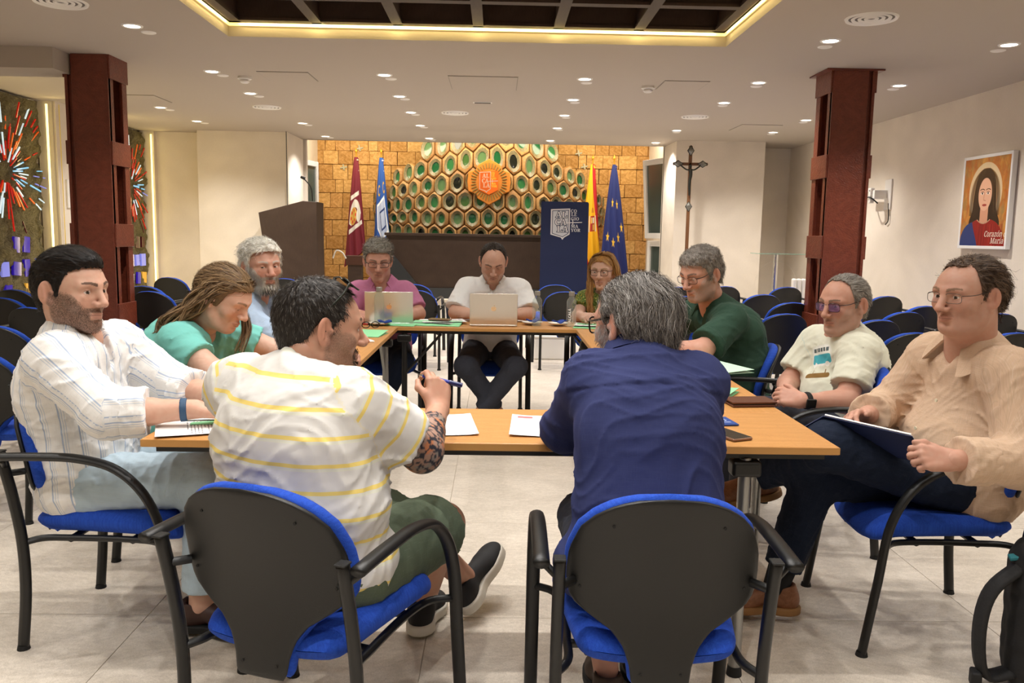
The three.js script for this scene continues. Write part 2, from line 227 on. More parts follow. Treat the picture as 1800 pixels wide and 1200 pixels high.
{
  const th = 0.135, a = 2.28, F = (u, k, d = 0) => { const s = 1 - 0.05 * Math.abs(u), c = Math.cos(u * th); return [(a + d) * Math.sin(u * th), 1.635 + 0.355 * k * s + 0.012 * k * k * (k > 0 ? s : -1), 0.12 + (0.72 + d) * c * (0.55 + 0.45 * Math.cos((k - 1.5) * 0.18))]; };
  const hex = []; for (let i = 0; i < 6; i++) { const v = (i) => [[0, 2 / 3], [-0.5, 1 / 3], [-0.5, -1 / 3], [0, -2 / 3], [0.5, -1 / 3], [0.5, 1 / 3]][i % 6]; const p = v(i), q = v(i + 1); hex.push(p, [(p[0] + q[0]) / 2, (p[1] + q[1]) / 2]); }
  for (let k = -2; k <= 6; k++) for (let n = -11; n <= 11; n++) {
    const u = n + (k & 1 ? 0.5 : 0), au = Math.abs(u);
    if (k > Math.max(2.6, 5.9 - 0.42 * au) || (k === -1 && au > 7.6) || (k === -2 && au > 5) || au > 10.6) continue;
    if (k === 2 && au < 0.3) continue;
    const ox = rr(-0.05, 0.05), oy = rr(-0.05, 0.05), rx = rr(0.2, 0.29), ry = rr(0.26, 0.36), rings = [];
    const ring = (f, d) => rings.push(hex.map(([x, y], i) => { const an = Math.atan2(y, x), e = [ox + Math.cos(an) * rx * 1.0, oy + Math.sin(an) * ry]; const [hx, hy] = f <= 1 ? [lerp(x * 0.965, e[0] * 1.5, f), lerp(y * 0.965, e[1] * 1.5, f)] : [e[0] * (2.5 - f), e[1] * (2.5 - f)]; return F(u + hx, k + hy, d); }));
    ring(0, -0.05); ring(0.06, 0.02); ring(0.25, 0.035); ring(0.85, 0.045);
    const build = (rs, close) => { const pos = [], idx = []; rs.forEach((r) => r.forEach((p) => pos.push(...p))); for (let j = 0; j < rs.length - 1; j++) for (let i = 0; i < 12; i++) { const A0 = j * 12 + i, B0 = j * 12 + (i + 1) % 12; idx.push(A0, B0, A0 + 12, B0, B0 + 12, A0 + 12); } if (close) { const c = pos.length / 3, l = rs[rs.length - 1]; pos.push(...[0, 1, 2].map((q) => l.reduce((s, p) => s + p[q], 0) / 12)); const b = (rs.length - 1) * 12; for (let i = 0; i < 12; i++) idx.push(b + i, b + (i + 1) % 12, c); } const g = new THREE.BufferGeometry(); g.setAttribute('position', new THREE.Float32BufferAttribute(pos, 3)); g.setIndex(idx); g.computeVertexNormals(); return planarUV(g); };
    const cell = part('hexagonal_cell', build(rings), M.ceramic[Math.floor(rnd() * 3)], relief);
    const r2 = [rings[3]]; rings.length = 0; ring(1.5, 0.01); const r3 = rings[0]; part('crackled_rim', build([r2[0], r3]), M.crackle, cell);
    part('glass_insert', build([r3, r3.map((p) => [p[0], p[1], p[2] - 0.02])], true), M.cellGlass[Math.floor(rnd() * 6)], cell);
  }
}
function shieldCanvas(bg, fg, fg2, mid) { return canvasTex(512, 512, (c, w, h) => { // lettered shield with its cross
  c.fillStyle = bg; c.fillRect(0, 0, w, h); c.lineJoin = 'miter'; c.textBaseline = 'alphabetic';
  c.strokeStyle = fg; c.fillStyle = mid; c.lineWidth = 13; c.beginPath(); c.moveTo(30, 40); c.lineTo(290, 26); c.lineTo(290, 380); c.lineTo(215, 425); c.lineTo(195, 452); c.lineTo(175, 425); c.lineTo(30, 385); c.closePath(); c.fill(); c.stroke();
  c.strokeStyle = bg; c.lineWidth = 8; c.beginPath(); c.moveTo(48, 56); c.lineTo(274, 44); c.lineTo(274, 372); c.lineTo(195, 420); c.lineTo(48, 372); c.closePath(); c.stroke();
  c.strokeStyle = bg; c.lineWidth = 16; c.fillStyle = fg; c.font = 'bold 118px serif';
  for (const [t, x, y] of [['AL', 92, 150], ['CA', 80, 255], ['LA', 112, 352]]) { c.strokeText(t, x, y); c.fillText(t, x, y); }
  c.strokeStyle = fg; c.lineWidth = 12; c.beginPath(); c.moveTo(240, 222); c.lineTo(470, 212); c.stroke(); c.beginPath(); c.moveTo(338, 168); c.lineTo(338, 250); c.stroke();
  c.fillStyle = fg2; c.font = 'bold 62px serif'; for (const [t, x, y] of [['CO', 304, 76], ['LE', 312, 126], ['GIO', 306, 186], ['MA', 312, 290], ['YOR', 312, 346]]) c.fillText(t, x, y);
}); }
{
  const pl = part('emblem_plaque', new THREE.ExtrudeGeometry(shapeOf([[0, 0.42], [-0.2, 0.31], [-0.24, 0.22], [-0.38, 0.17], [-0.4, 0], [-0.38, -0.17], [-0.24, -0.22], [-0.2, -0.31], [0, -0.42], [0.2, -0.31], [0.24, -0.22], [0.38, -0.17], [0.4, 0], [0.38, 0.17], [0.24, 0.22], [0.2, 0.31]]), { depth: 0.08, bevelSize: 0.012, bevelThickness: 0.012, bevelSegments: 1 }), S({ color: 0xc77a2a, roughness: 0.45 }), relief, [0, 2.33, 0.86]);
  const rays = []; for (let i = 0; i < 36; i++) { const an = i / 36 * 6.283, r0 = 0.25, r1 = 0.33 + 0.03 * Math.abs(Math.sin(an * 3)); rays.push(rbox(r1 - r0, 0.018, 0.02, 0.005, (r0 + r1) / 2, 0, 0.1, 1).rotateZ(an)); }
  part('sun_rays', merge(rays), S({ color: 0x7d6a2c, roughness: 0.5 }), pl);
  const sg = new THREE.ExtrudeGeometry(shapeOf([[-0.19, 0.2], [0.17, 0.2], [0.17, -0.15], [0, -0.24], [-0.19, -0.15]]), { depth: 0.03, bevelEnabled: false });
  const sp = sg.attributes.position, su = sg.attributes.uv; for (let i = 0; i < sp.count; i++) su.setXY(i, (sp.getX(i) + 0.2) / 0.4, (sp.getY(i) + 0.25) / 0.46);
  part('lettered_shield', sg, S({ map: shieldCanvas('#d2601a', '#a8a59a', '#e8b23c', '#b9541c'), roughness: 0.35 }), pl, [0, 0, 0.09]);
}
// ---------- stained glass in concrete, left wall ----------
M.concrete = S({ map: grain(256, [104, 95, 66], 24, 8, 4, 3), bumpMap: grain(256, [128, 128, 128], 90, 16, 4, 3), bumpScale: 0.02, roughness: 0.9 });
const glassMat = {}; for (const [k, c, e] of [['red', 0xa8120c, 0.45], ['orange', 0xd2561a, 0.45], ['white', 0xc2d8e6, 0.6], ['sky', 0x74b6e6, 0.6], ['violet', 0x2a1696, 0.45], ['lilac', 0x7a80d8, 0.5], ['deep', 0x40101a, 0.15], ['amber', 0xc8983a, 0.3]]) glassMat[k] = S({ color: c, emissive: c, emissiveIntensity: e, roughness: 0.15 });
function stained(label, z0, z1, cz, cy, nRays, seedv) {
  seed = seedv; const t = thing('stained_glass_panel', label, 'stained glass', [XL - 0.15, 0, 0]); t.userData.group = 'stained glass panels';
  const h = 2.66, w = z1 - z0, g = displace(new THREE.PlaneGeometry(w, h, 60, 90).rotateY(Math.PI / 2), (v) => { v.x += 0.03 * noise3(v.z * 4, v.y * 4, seedv) + 0.018 * noise3(v.z * 13, v.y * 13, 2) + 0.03 * Math.pow(1 - Math.abs(noise3(v.z * 1.6, v.y * 1.6, 5)), 6); });
  const sl = part('concrete_slab', merge([boxUV(g), boxUV(box(0.03, h, w, -0.05, 0, 0))]), M.concrete, t, [0, h / 2 + 0.03, (z0 + z1) / 2]);
  const rod = rbox(0.014, 0.017, 1, 0.004, 0, 0, 0, 1), pane = rbox(0.03, 1, 1, 0.012, 0.012, 0, 0, 2);
  const put = (r, an, L, k, wd = 1) => { const z = cz + Math.cos(an) * r, y = cy + Math.sin(an) * r; if (z - 0.03 < z0 || z + 0.03 > z1 || y > 2.55 || y < 1.3 - 0.0) return; part('glass_piece', rod, glassMat[k], sl, [0.032, y - h / 2 - 0.03, z - (z0 + z1) / 2], [-an, 0, 0], [1, wd, L]); };
  for (let i = 0; i < nRays; i++) {
    const an = i / nRays * 6.283 + rr(-0.05, 0.05); let r = rr(0.1, 0.3); const warm = Math.sin(an) > 0.35 || Math.sin(an) < -0.45;
    while (r < 1.35) { const L = rr(0.09, 0.24); const q = rnd(); put(r + L / 2, an, L, warm ? (q < 0.45 ? 'red' : q < 0.62 ? 'orange' : q < 0.92 ? 'white' : 'deep') : (q < 0.5 ? 'sky' : q < 0.75 ? 'white' : q < 0.9 ? 'lilac' : 'red'), rr(0.6, 1.0)); r += L + rr(0.05, 0.2); if (rnd() < 0.4) r += 0.22; }
  }
  for (let j = 0; j < 3; j++) for (let i = 0; i < Math.floor(w / 0.2); i++) if (rnd() < 0.8) { const q = rnd(), hh = rr(0.13, 0.19), ww = rr(0.09, 0.15); part('glass_pane', pane, glassMat[q < 0.6 ? 'violet' : q < 0.75 ? 'lilac' : q < 0.85 ? 'amber' : 'deep'], sl, [0.0, 0.62 + j * 0.25 - h / 2, -w / 2 + 0.15 + i * 0.2 + rr(-0.02, 0.02)], [rr(-0.1, 0.1), 0, 0], [1, hh, ww]); }
  const led = thing('jamb_led_strip', label.includes('behind') ? 'bright vertical light strip beside the glass panel behind the column' : 'bright vertical light strip beside the near stained glass panel', 'light strip', [XL - 0.02, 0, z0 + 0.02]);
  part('strip_segment', box(0.016, 2.62, 0.02, 0, 1.36, 0), M.ledWhite, led); part('strip_segment', box(0.016, 2.62, 0.02, 0, 1.36, z1 - z0 - 0.06), M.ledWhite, led);  // second segment: unseen strip added on the near jamb
  const low = label.includes('behind') ? 0.6 : 1.14;
  const cord = thing('pull_cord', label.includes('behind') ? 'thin yellow hanging cord right of the far light strip' : 'thin yellow hanging cord right of the near light strip', 'cord', [XL + 0.02, 0, z0 - 0.17]);
  part('cord', bar([0, low, 0], [0, CEIL - 0.03, 0], 0.005, 6), S({ color: 0xe2c85a, roughness: 0.5 }), cord); part('pull_knob', cyl(0.009, 0.012, 0.04, 0, low, 0, 8), S({ color: 0xd8c890, roughness: 0.5 }), cord);
}
stained('large stained glass panel with red and pale blue rays at the left edge', -9.5, -7.45, -8.82, 1.9, 64, 31);
stained('stained glass panel with orange and blue rays behind the left column', -12.28, -10.6, -11.75, 1.93, 60, 77);
// ---------- columns ----------
function column(x, z, side, label) {
  const t = thing('steel_column', label, 'column', [x, 0, z]); const w = 0.35, d = 0.36, s = side;
  part('front_channel', boxUV(merge([rbox(w - 0.06, CEIL, 0.05, 0.005, -s * 0.03, CEIL / 2, d / 2 - 0.025), rbox(0.05, CEIL, 0.03, 0.004, s * (w / 2 - 0.025), CEIL / 2, d / 2 - 0.05), rbox(0.025, CEIL, 0.09, 0.004, -w / 2 + 0.0125, CEIL / 2, d / 2 - 0.055), rbox(0.025, CEIL, 0.09, 0.004, w / 2 - 0.0125, CEIL / 2, d / 2 - 0.055)])), M.rust, t);
  part('rear_channel', boxUV(merge([rbox(w - 0.02, CEIL, 0.05, 0.005, 0, CEIL / 2, -d / 2 + 0.025), rbox(0.025, CEIL, 0.09, 0.004, -w / 2 + 0.0125, CEIL / 2, -d / 2 + 0.055), rbox(0.025, CEIL, 0.09, 0.004, w / 2 - 0.0125, CEIL / 2, -d / 2 + 0.055)])), M.rust, t);
  const b = boxUV(rbox(0.016, 0.19, d - 0.02, 0.004));
  for (const sx of [-1, 1]) for (const y of [2.63, 1.945, 1.28, 0.62, 0.1]) part('batten_plate', b, M.rust, t, [sx * (w / 2 + 0.006), y, 0]);
  const pl = boxUV(box(w + 0.12, 0.012, d + 0.04)); if (s > 0) part('head_plate', pl, M.rust, t, [0, CEIL - 0.008, 0]); part('base_plate', pl, M.rust, t, [0, 0.006, 0]);
}
column(2.878, -7.15, 1, 'rust-red steel column on the right in front of the picture wall');
column(-3.325, -7.18, -1, 'rust-red steel column on the left between the stained glass panels');
// ---------- ceiling fittings ----------
const ord = ['first', 'second', 'third', 'fourth', 'fifth', 'sixth', 'seventh', 'eighth', 'ninth', 'tenth'];
{
  const ring = new THREE.LatheGeometry([[0.052, 0], [0.055, -0.006], [0.068, -0.007], [0.072, 0]].map((p) => new THREE.Vector2(...p)), 28), disc = cyl(0.052, 0.052, 0.004, 0, -0.003, 0, 28), cover = new THREE.LatheGeometry([[0, -0.008], [0.04, -0.008], [0.05, -0.004], [0.052, 0]].map((p) => new THREE.Vector2(...p)), 24);
  lampSpots.forEach(([x, z], n) => {
    const [i, j] = lampOn[n] ?? [0, 0], where = n < lampOn.length ? `round lit downlight, ${ord[i]} column from the left, ${ord[j]} row from the recess` : `round lit downlight ${x < 0 ? 'left' : 'right'} of the recess, ${Math.abs(x) > 3 ? 'outer' : 'inner'} file, ${ord[Math.floor((n - lampOn.length) / 4)]} row nearer the photographer`;
    const l = thing('downlight', where, 'ceiling light', [x, CEIL, z], 0, 'recessed ceiling downlights');
    part('trim_ring', ring, M.whitePaint, l); part('diffuser', disc, M.lampGlow, l);
    if (n >= lampOn.length) return;
    const c = thing('ceiling_cover', `small unlit white cover plate beside the downlight, ${ord[i]} column, ${ord[j]} row`, 'cover plate', [x + 0.035, CEIL, z - 0.19], 0, 'white cover plates beside the downlights');
    part('cover_disc', cover, M.whitePaint, c);
  });
  addedCofferLamps.forEach(([x, z], n) => { const l = thing('added_coffer_lamp', `added unseen lamp in the wooden coffers, ${ord[Math.floor(n / 4)]} row from the far edge, ${['far left', 'centre left', 'centre right', 'far right'][n % 4]}`, 'ceiling light', [x, CEIL + 0.3, z], 0, 'added lamps in the wooden coffers'); part('trim_ring', ring, M.whitePaint, l); part('diffuser', disc, M.lampGlow, l); });
  addedStageLamps.forEach(([x, z], n) => { const l = thing('added_stage_lamp', `added unseen lamp in the raised stage ceiling, ${ord[n]} from the left`, 'ceiling light', [x, 3.57, z], 0, 'added stage ceiling lamps'); part('trim_ring', ring, M.whitePaint, l); part('diffuser', disc, M.lampGlow, l); });
  const vent = [0, 1, 2, 3].map((k) => { const r = 0.16 - k * 0.038; return new THREE.LatheGeometry([[r, 0], [r - 0.006, -0.012], [r - 0.022, -0.006], [r - 0.03, 0.004]].map((p) => new THREE.Vector2(...p)), 32); });
  const hatchGap = S({ color: 0x8f877c, roughness: 0.9 }), dk = S({ color: 0x6b655f, roughness: 0.9 });
  for (const [x, z, l] of [[2.315, -5.417, 'large round air vent at the top right of the ceiling'], [-2.619, -9.744, 'round air vent left of the far downlight rows'], [-0.51, -9.9, 'round air vent in the middle of the far ceiling'], [2.245, -9.84, 'round air vent on the far right of the ceiling'], [-2.72, -5.45, 'round air vent at the top left of the ceiling']]) {
    const v = thing('air_vent', l, 'air vent', [x, CEIL, z], 0, 'round ceiling air vents'); vent.forEach((g) => part('vent_ring', g, M.whitePaint, v)); part('vent_core', cyl(0.145, 0.145, 0.004, 0, -0.001, 0, 24), dk, v);
  }
  for (const [x, z, l] of [[-2.316, -7.89, 'white smoke detector on the left of the ceiling'], [1.367, -7.96, 'white smoke detector on the right of the ceiling']]) { const v = thing('smoke_detector', l, 'smoke detector', [x, CEIL, z], 0, 'ceiling smoke detectors'); part('detector_base', cyl(0.06, 0.062, 0.02, 0, -0.01, 0, 24), M.whitePaint, v); part('detector_head', new THREE.LatheGeometry([[0, -0.058], [0.03, -0.056], [0.042, -0.046], [0.045, -0.036], [0.036, -0.034], [0.036, -0.028], [0.05, -0.026], [0.052, -0.02]].map((p) => new THREE.Vector2(...p)), 24), M.whitePaint, v); }
  for (const [x0, x1, z0, z1, l] of [[-2.13, -1.68, -8.04, -7.6, 'square access hatch left of the middle of the ceiling'], [-0.46, 0.16, -8.31, -7.62, 'large access hatch in the middle of the ceiling'], [1.46, 1.865, -8.1, -7.64, 'square access hatch beside the right smoke detector'], [-4.2, -3.6, -9.55, -9.05, 'access hatch near the left column'], [2.95, 3.45, -11.0, -10.4, 'access hatch far right of the ceiling']]) {
    const v = thing('access_hatch', l, 'hatch', [(x0 + x1) / 2, CEIL, (z0 + z1) / 2], 0, 'ceiling access hatches'), w = x1 - x0, d = z1 - z0; part('hatch_gap', box(w, 0.003, d, 0, -0.0015, 0), hatchGap, v); part('hatch_panel', box(w - 0.012, 0.006, d - 0.012, 0, -0.003, 0), M.ceiling, v);
  }
  const sl = thing('linear_vent', 'small slotted vent in the middle of the ceiling', 'air vent', [-0.18, CEIL, -9.1]); part('vent_frame', rbox(0.2, 0.012, 0.08, 0.003), M.whitePaint, sl); for (let k = 0; k < 3; k++) part('slat', box(0.17, 0.006, 0.008, 0, -0.007, -0.02 + k * 0.02), dk, sl);
}
// ---------- stage furniture ----------
const desk = thing('stage_desk', 'long dark brown stage desk with grey plinth below the honeycomb relief', 'desk', [-0.25, 0.15, -15.85]);
part('front_panel', boxUV(rbox(3.6, 0.98, 0.05, 0.006, 0, 0.68, 0.24)), M.walnut, desk); part('desk_top', boxUV(rbox(3.66, 0.05, 0.6, 0.006, 0, 1.17, 0)), M.walnut, desk);
part('plinth', boxUV(rbox(3.9, 0.19, 0.55, 0.006, 0, 0.095, 0.03)), M.darkGrey, desk);
part('slanted_side_panel', new THREE.ExtrudeGeometry(shapeOf([[-1.82, 0.0], [-1.02, 0.0], [-1.72, 0.86], [-1.82, 0.86]]), { depth: 0.05, bevelEnabled: false }), M.darkGrey, desk, [0, 0, 0.26]);
const lect = thing('lectern', 'dark brown angular lectern with gooseneck microphone on the left', 'lectern', [-2.81, 0, -11.86]);
part('lectern_body', boxUV(new THREE.ExtrudeGeometry(shapeOf([[-0.26, 0], [0.33, 0], [0.33, 1.735], [0.15, 1.745], [-0.45, 1.58], [-0.36, 0.9]]), { depth: 0.45, bevelSize: 0.006, bevelThickness: 0.006, bevelSegments: 1 })), M.walnut, lect, [0, 0, -0.22]);
part('microphone', merge([sweep([[0.22, 1.76, -0.05], [0.2, 1.95, -0.03], [0.12, 2.06, 0]], 0.008, 0.008, [1, 0, 0], 8, 12), cyl(0.018, 0.022, 0.06, 0, 0, 0, 10).rotateZ(1.2).translate(0.1, 2.075, 0)]), M.black, lect);
const pod = thing('microphone_base', 'small brown wooden box with a white cable beside the lectern', 'box', [-2.4, 0, -14.3]);
part('wooden_box', boxUV(rbox(0.3, 0.16, 0.2, 0.01, 0, 0.87, 0)), S({ color: 0x4d2a18, roughness: 0.6 }), pod); part('stand_leg', boxUV(rbox(0.24, 0.8, 0.14, 0.01, 0, 0.4, 0)), M.walnut, pod); part('white_cable', sweep([[-0.14, 0.9, 0.1], [-0.2, 1.0, 0.12], [-0.3, 1.03, 0.1], [-0.36, 0.9, 0.1]], 0.012, 0.012, [0, 0, 1], 6, 16), M.whitePaint, pod);
// roll-up banner
const ban = thing('display_banner', 'dark blue display banner with white lettered shield', 'banner', [1.15, 0, -14.6]);
part('banner_panel', new THREE.ExtrudeGeometry(shapeOf([[-0.41, 0], [0.41, 0], [0.41, 1.86], [0.405, 1.885], [0.39, 1.9], [-0.39, 1.9], [-0.405, 1.885], [-0.41, 1.86]]), { depth: 0.02, bevelEnabled: false }), S({ color: 0x092153, roughness: 0.6 }), ban, [0, 0.02, 0]);
part('printed_logo', new THREE.PlaneGeometry(0.62, 0.62), S({ map: shieldCanvas('#092153', '#e4e6ee', '#dfe2ea', '#cfd5e2'), roughness: 0.6 }), ban, [0.04, 1.52, 0.0235]);
part('banner_base', rbox(0.86, 0.05, 0.2, 0.02, 0, 0.025, 0.01), M.steel, ban);
// flags
function flag(label, x, y0, y1, wTop, wBot, lean, tex, skew, z = -16.5) {
  const t = thing('flag', label, 'flag', [x, 0, z], 0, 'draped flags on poles'), nu = 40, nv = 36, pos = [], uv = [], idx = [];
  for (let j = 0; j <= nv; j++) for (let i = 0; i <= nu; i++) {
    const s = i / nu, q = j / nv, an = s * Math.PI * 2, w = lerp(wTop, wBot, Math.pow(q, 0.8)) / 2, front = Math.sin(an);
    const xx = Math.cos(an), yb = y1 + (y0 - y1) * (q * (1 - skew * (0.5 + 0.5 * xx) * q * 0.28));
    pos.push(lean * q + xx * w, yb, front * (0.03 + 0.09 * q) + 0.035 * q * Math.sin(xx * 9 + 1.5 * Math.sin(q * 4)) * (front > 0 ? 1 : 0.4)); uv.push(0.5 + 0.5 * xx, 1 - q);
  }
  for (let j = 0; j < nv; j++) for (let i = 0; i < nu; i++) { const a = j * (nu + 1) + i, b = a + nu + 1; idx.push(a, b, a + 1, a + 1, b, b + 1); }
  const g = new THREE.BufferGeometry(); g.setAttribute('position', new THREE.Float32BufferAttribute(pos, 3)); g.setAttribute('uv', new THREE.Float32BufferAttribute(uv, 2)); g.setIndex(idx); g.computeVertexNormals();
  part('cloth', g, S({ map: tex, roughness: 0.7, side: THREE.DoubleSide }), t);
  const gold = S({ color: 0xc9962e, metalness: 0.7, roughness: 0.35 }); part('pole', cyl(0.014, 0.014, y1 - 0.15 + 0.06, 0, (y1 + 0.15 + 0.06) / 2, -0.02, 10), gold, t);
  part('finial', new THREE.LatheGeometry([[0, 0.14], [0.02, 0.09], [0.028, 0.055], [0.012, 0.03], [0.016, 0.01], [0.01, 0]].map((p) => new THREE.Vector2(...p)), 12), gold, t, [0, y1 + 0.05, -0.02]);
  part('foot', cyl(0.13, 0.15, 0.04, 0, 0.17, -0.02, 20), gold, t);
  const rib = merge([0, 1, 2].map((k) => rbox(0.05, 0.06, 0.02, 0.006, 0.03 + k * 0.006, y1 - 0.05 - k * 0.2, 0.02))); part('tie_ribbon', rib, S({ map: tex, roughness: 0.8 }), t);
}
flag('maroon flag with silver crest, leftmost of the four flags', -2.745, 0.66, 2.77, 0.07, 0.42, -0.03, canvasTex(256, 512, (c) => {
  c.fillStyle = '#6d1126'; c.fillRect(0, 0, 256, 512); c.save(); c.translate(128, 262); c.rotate(-0.12); c.fillStyle = '#d8d6d0'; c.fillRect(-90, -92, 180, 22); c.fillRect(-100, 70, 200, 24);
  c.beginPath(); c.moveTo(-100, 40); c.quadraticCurveTo(-90, -60, 0, -62); c.quadraticCurveTo(90, -50, 98, 30); c.lineTo(60, 60); c.quadraticCurveTo(50, -20, 0, -20); c.quadraticCurveTo(-50, -10, -60, 60); c.fill(); c.fillStyle = '#caa24a'; c.beginPath(); c.ellipse(-28, 18, 58, 44, 0, 0, 7); c.fill(); c.fillStyle = '#c2281c'; for (let k = 0; k < 6; k++) { c.beginPath(); c.arc(-28 + Math.cos(k) * 38, 18 + Math.sin(k) * 28, 9, 0, 7); c.fill(); } c.fillStyle = '#d8d6d0'; c.beginPath(); c.ellipse(56, 30, 34, 40, 0.4, 0, 7); c.fill(); c.restore();
}), 0.6);
flag('blue flag with white shield and gold scrolls, second from the left', -2.265, 0.9, 2.77, 0.06, 0.36, 0.02, canvasTex(256, 512, (c) => {
  c.fillStyle = '#1f4fa0'; c.fillRect(0, 0, 256, 512); c.save(); c.translate(138, 290); c.strokeStyle = '#c59a3c'; c.lineWidth = 11; for (const [x, y] of [[-62, -120], [60, -140], [20, 120]]) { c.beginPath(); c.arc(x, y, 24, 0.5, 5.5); c.stroke(); }
  c.fillStyle = '#aebbd8'; c.strokeStyle = '#e8eaf0'; c.lineWidth = 13; c.beginPath(); c.moveTo(-96, -40); c.lineTo(60, -95); c.lineTo(108, 60); c.lineTo(40, 90); c.lineTo(10, 118); c.lineTo(-70, 70); c.closePath(); c.fill(); c.stroke(); c.strokeStyle = '#23376e'; c.lineWidth = 10; c.beginPath(); c.moveTo(-40, -10); c.lineTo(60, -40); c.lineTo(70, 40); c.lineTo(0, 70); c.closePath(); c.stroke(); c.restore();
}), -0.5);
flag('red and yellow flag partly hidden behind the blue banner', 1.82, 0.75, 2.72, 0.07, 0.42, -0.02, canvasTex(256, 512, (c) => {
  c.fillStyle = '#f0b212'; c.fillRect(0, 0, 256, 512); c.fillStyle = '#b3141c'; c.beginPath(); c.moveTo(96, 0); c.lineTo(256, 0); c.lineTo(256, 430); c.quadraticCurveTo(190, 200, 96, 0); c.fill(); c.beginPath(); c.moveTo(0, 512); c.lineTo(0, 330); c.quadraticCurveTo(60, 420, 120, 512); c.fill();
  c.save(); c.translate(150, 300); c.fillStyle = '#a3281e'; c.fillRect(-36, -38, 72, 80); c.fillStyle = '#d9b25a'; c.fillRect(-28, -30, 26, 30); c.fillRect(4, 6, 24, 30); c.fillStyle = '#e6e2da'; c.fillRect(4, -30, 24, 30); c.fillStyle = '#c8861c'; c.beginPath(); c.arc(0, -56, 26, 3.1, 6.3); c.fill(); c.fillStyle = '#cfc9bb'; c.fillRect(-58, -40, 14, 84); c.fillRect(44, -40, 14, 84); c.restore();
}), 0.2);
flag('navy flag with yellow stars, rightmost of the four flags', 2.2, 0.72, 2.7, 0.06, 0.56, 0.06, canvasTex(256, 512, (c) => {
  c.fillStyle = '#1b2a6e'; c.fillRect(0, 0, 256, 512); c.fillStyle = '#f1c23c'; const star = (x, y, r) => { c.beginPath(); for (let k = 0; k < 10; k++) { const a = k * Math.PI / 5 - 1.57, q = k & 1 ? r * 0.4 : r; c.lineTo(x + Math.cos(a) * q * 0.75, y + Math.sin(a) * q); } c.fill(); };
  for (const [x, y] of [[92, 185], [168, 192], [46, 350], [112, 372], [170, 345], [215, 296]]) star(x, y, 27);
}), -0.3, -16.25);
// processional crucifix
const cross = thing('processional_cross', 'tall wooden processional crucifix with metal tips', 'crucifix', [2.64, 0, -11.75]);
{
  const wd = S({ color: 0x6b4526, roughness: 0.5 }), mt = S({ color: 0x8e8d86, metalness: 0.8, roughness: 0.35 }), dkm = S({ color: 0x35352f, metalness: 0.6, roughness: 0.4 });
  part('staff', boxUV(rbox(0.045, 2.55, 0.03, 0.006, 0, 1.32, 0)), wd, cross); part('crossbar', boxUV(rbox(0.48, 0.04, 0.03, 0.006, 0, 2.35, 0)), wd, cross);
  const tip = merge([new THREE.OctahedronGeometry(0.055, 0).scale(0.75, 1.25, 0.4), rbox(0.06, 0.03, 0.04, 0.006, 0, 0, 0.012)]);
  part('metal_tip', tip, mt, cross, [0, 2.53, 0.015]); part('metal_tip', tip, mt, cross, [-0.17, 2.35, 0.015], [0, 0, 1.57]); part('metal_tip', tip, mt, cross, [0.17, 2.35, 0.015], [0, 0, 1.57]); part('metal_tip', tip, mt, cross, [0, 1.77, 0.015]);
  part('tip_rim', merge([[0, 2.53, 0], [-0.17, 2.35, 1], [0.17, 2.35, 1], [0, 1.77, 0]].map(([x, y, r]) => new THREE.TorusGeometry(0.055, 0.008, 6, 4).scale(0.8, 1.25, 1).rotateZ(r * 1.57).translate(x, y, 0.012))), dkm, cross);
  part('metal_figure', merge([sweep([[-0.14, 2.33, 0.03], [-0.05, 2.27, 0.035], [0, 2.275, 0.04], [0.05, 2.27, 0.035], [0.14, 2.33, 0.03]], 0.01, 0.01, [0, 0, 1], 7, 16), sweep([[0, 2.28, 0.04], [0.004, 2.2, 0.045], [-0.008, 2.12, 0.045], [-0.012, 2.04, 0.05], [-0.004, 1.96, 0.04], [-0.004, 1.92, 0.04]], (t) => 0.026 - 0.014 * t, (t) => 0.02 - 0.008 * t, [0, 0, 1], 8, 20), new THREE.SphereGeometry(0.022, 10, 8).scale(0.85, 1.15, 0.9).translate(-0.006, 2.315, 0.05)]), dkm, cross);
  part('base', cyl(0.13, 0.17, 0.06, 0, 0.03, 0, 20), dkm, cross);
}
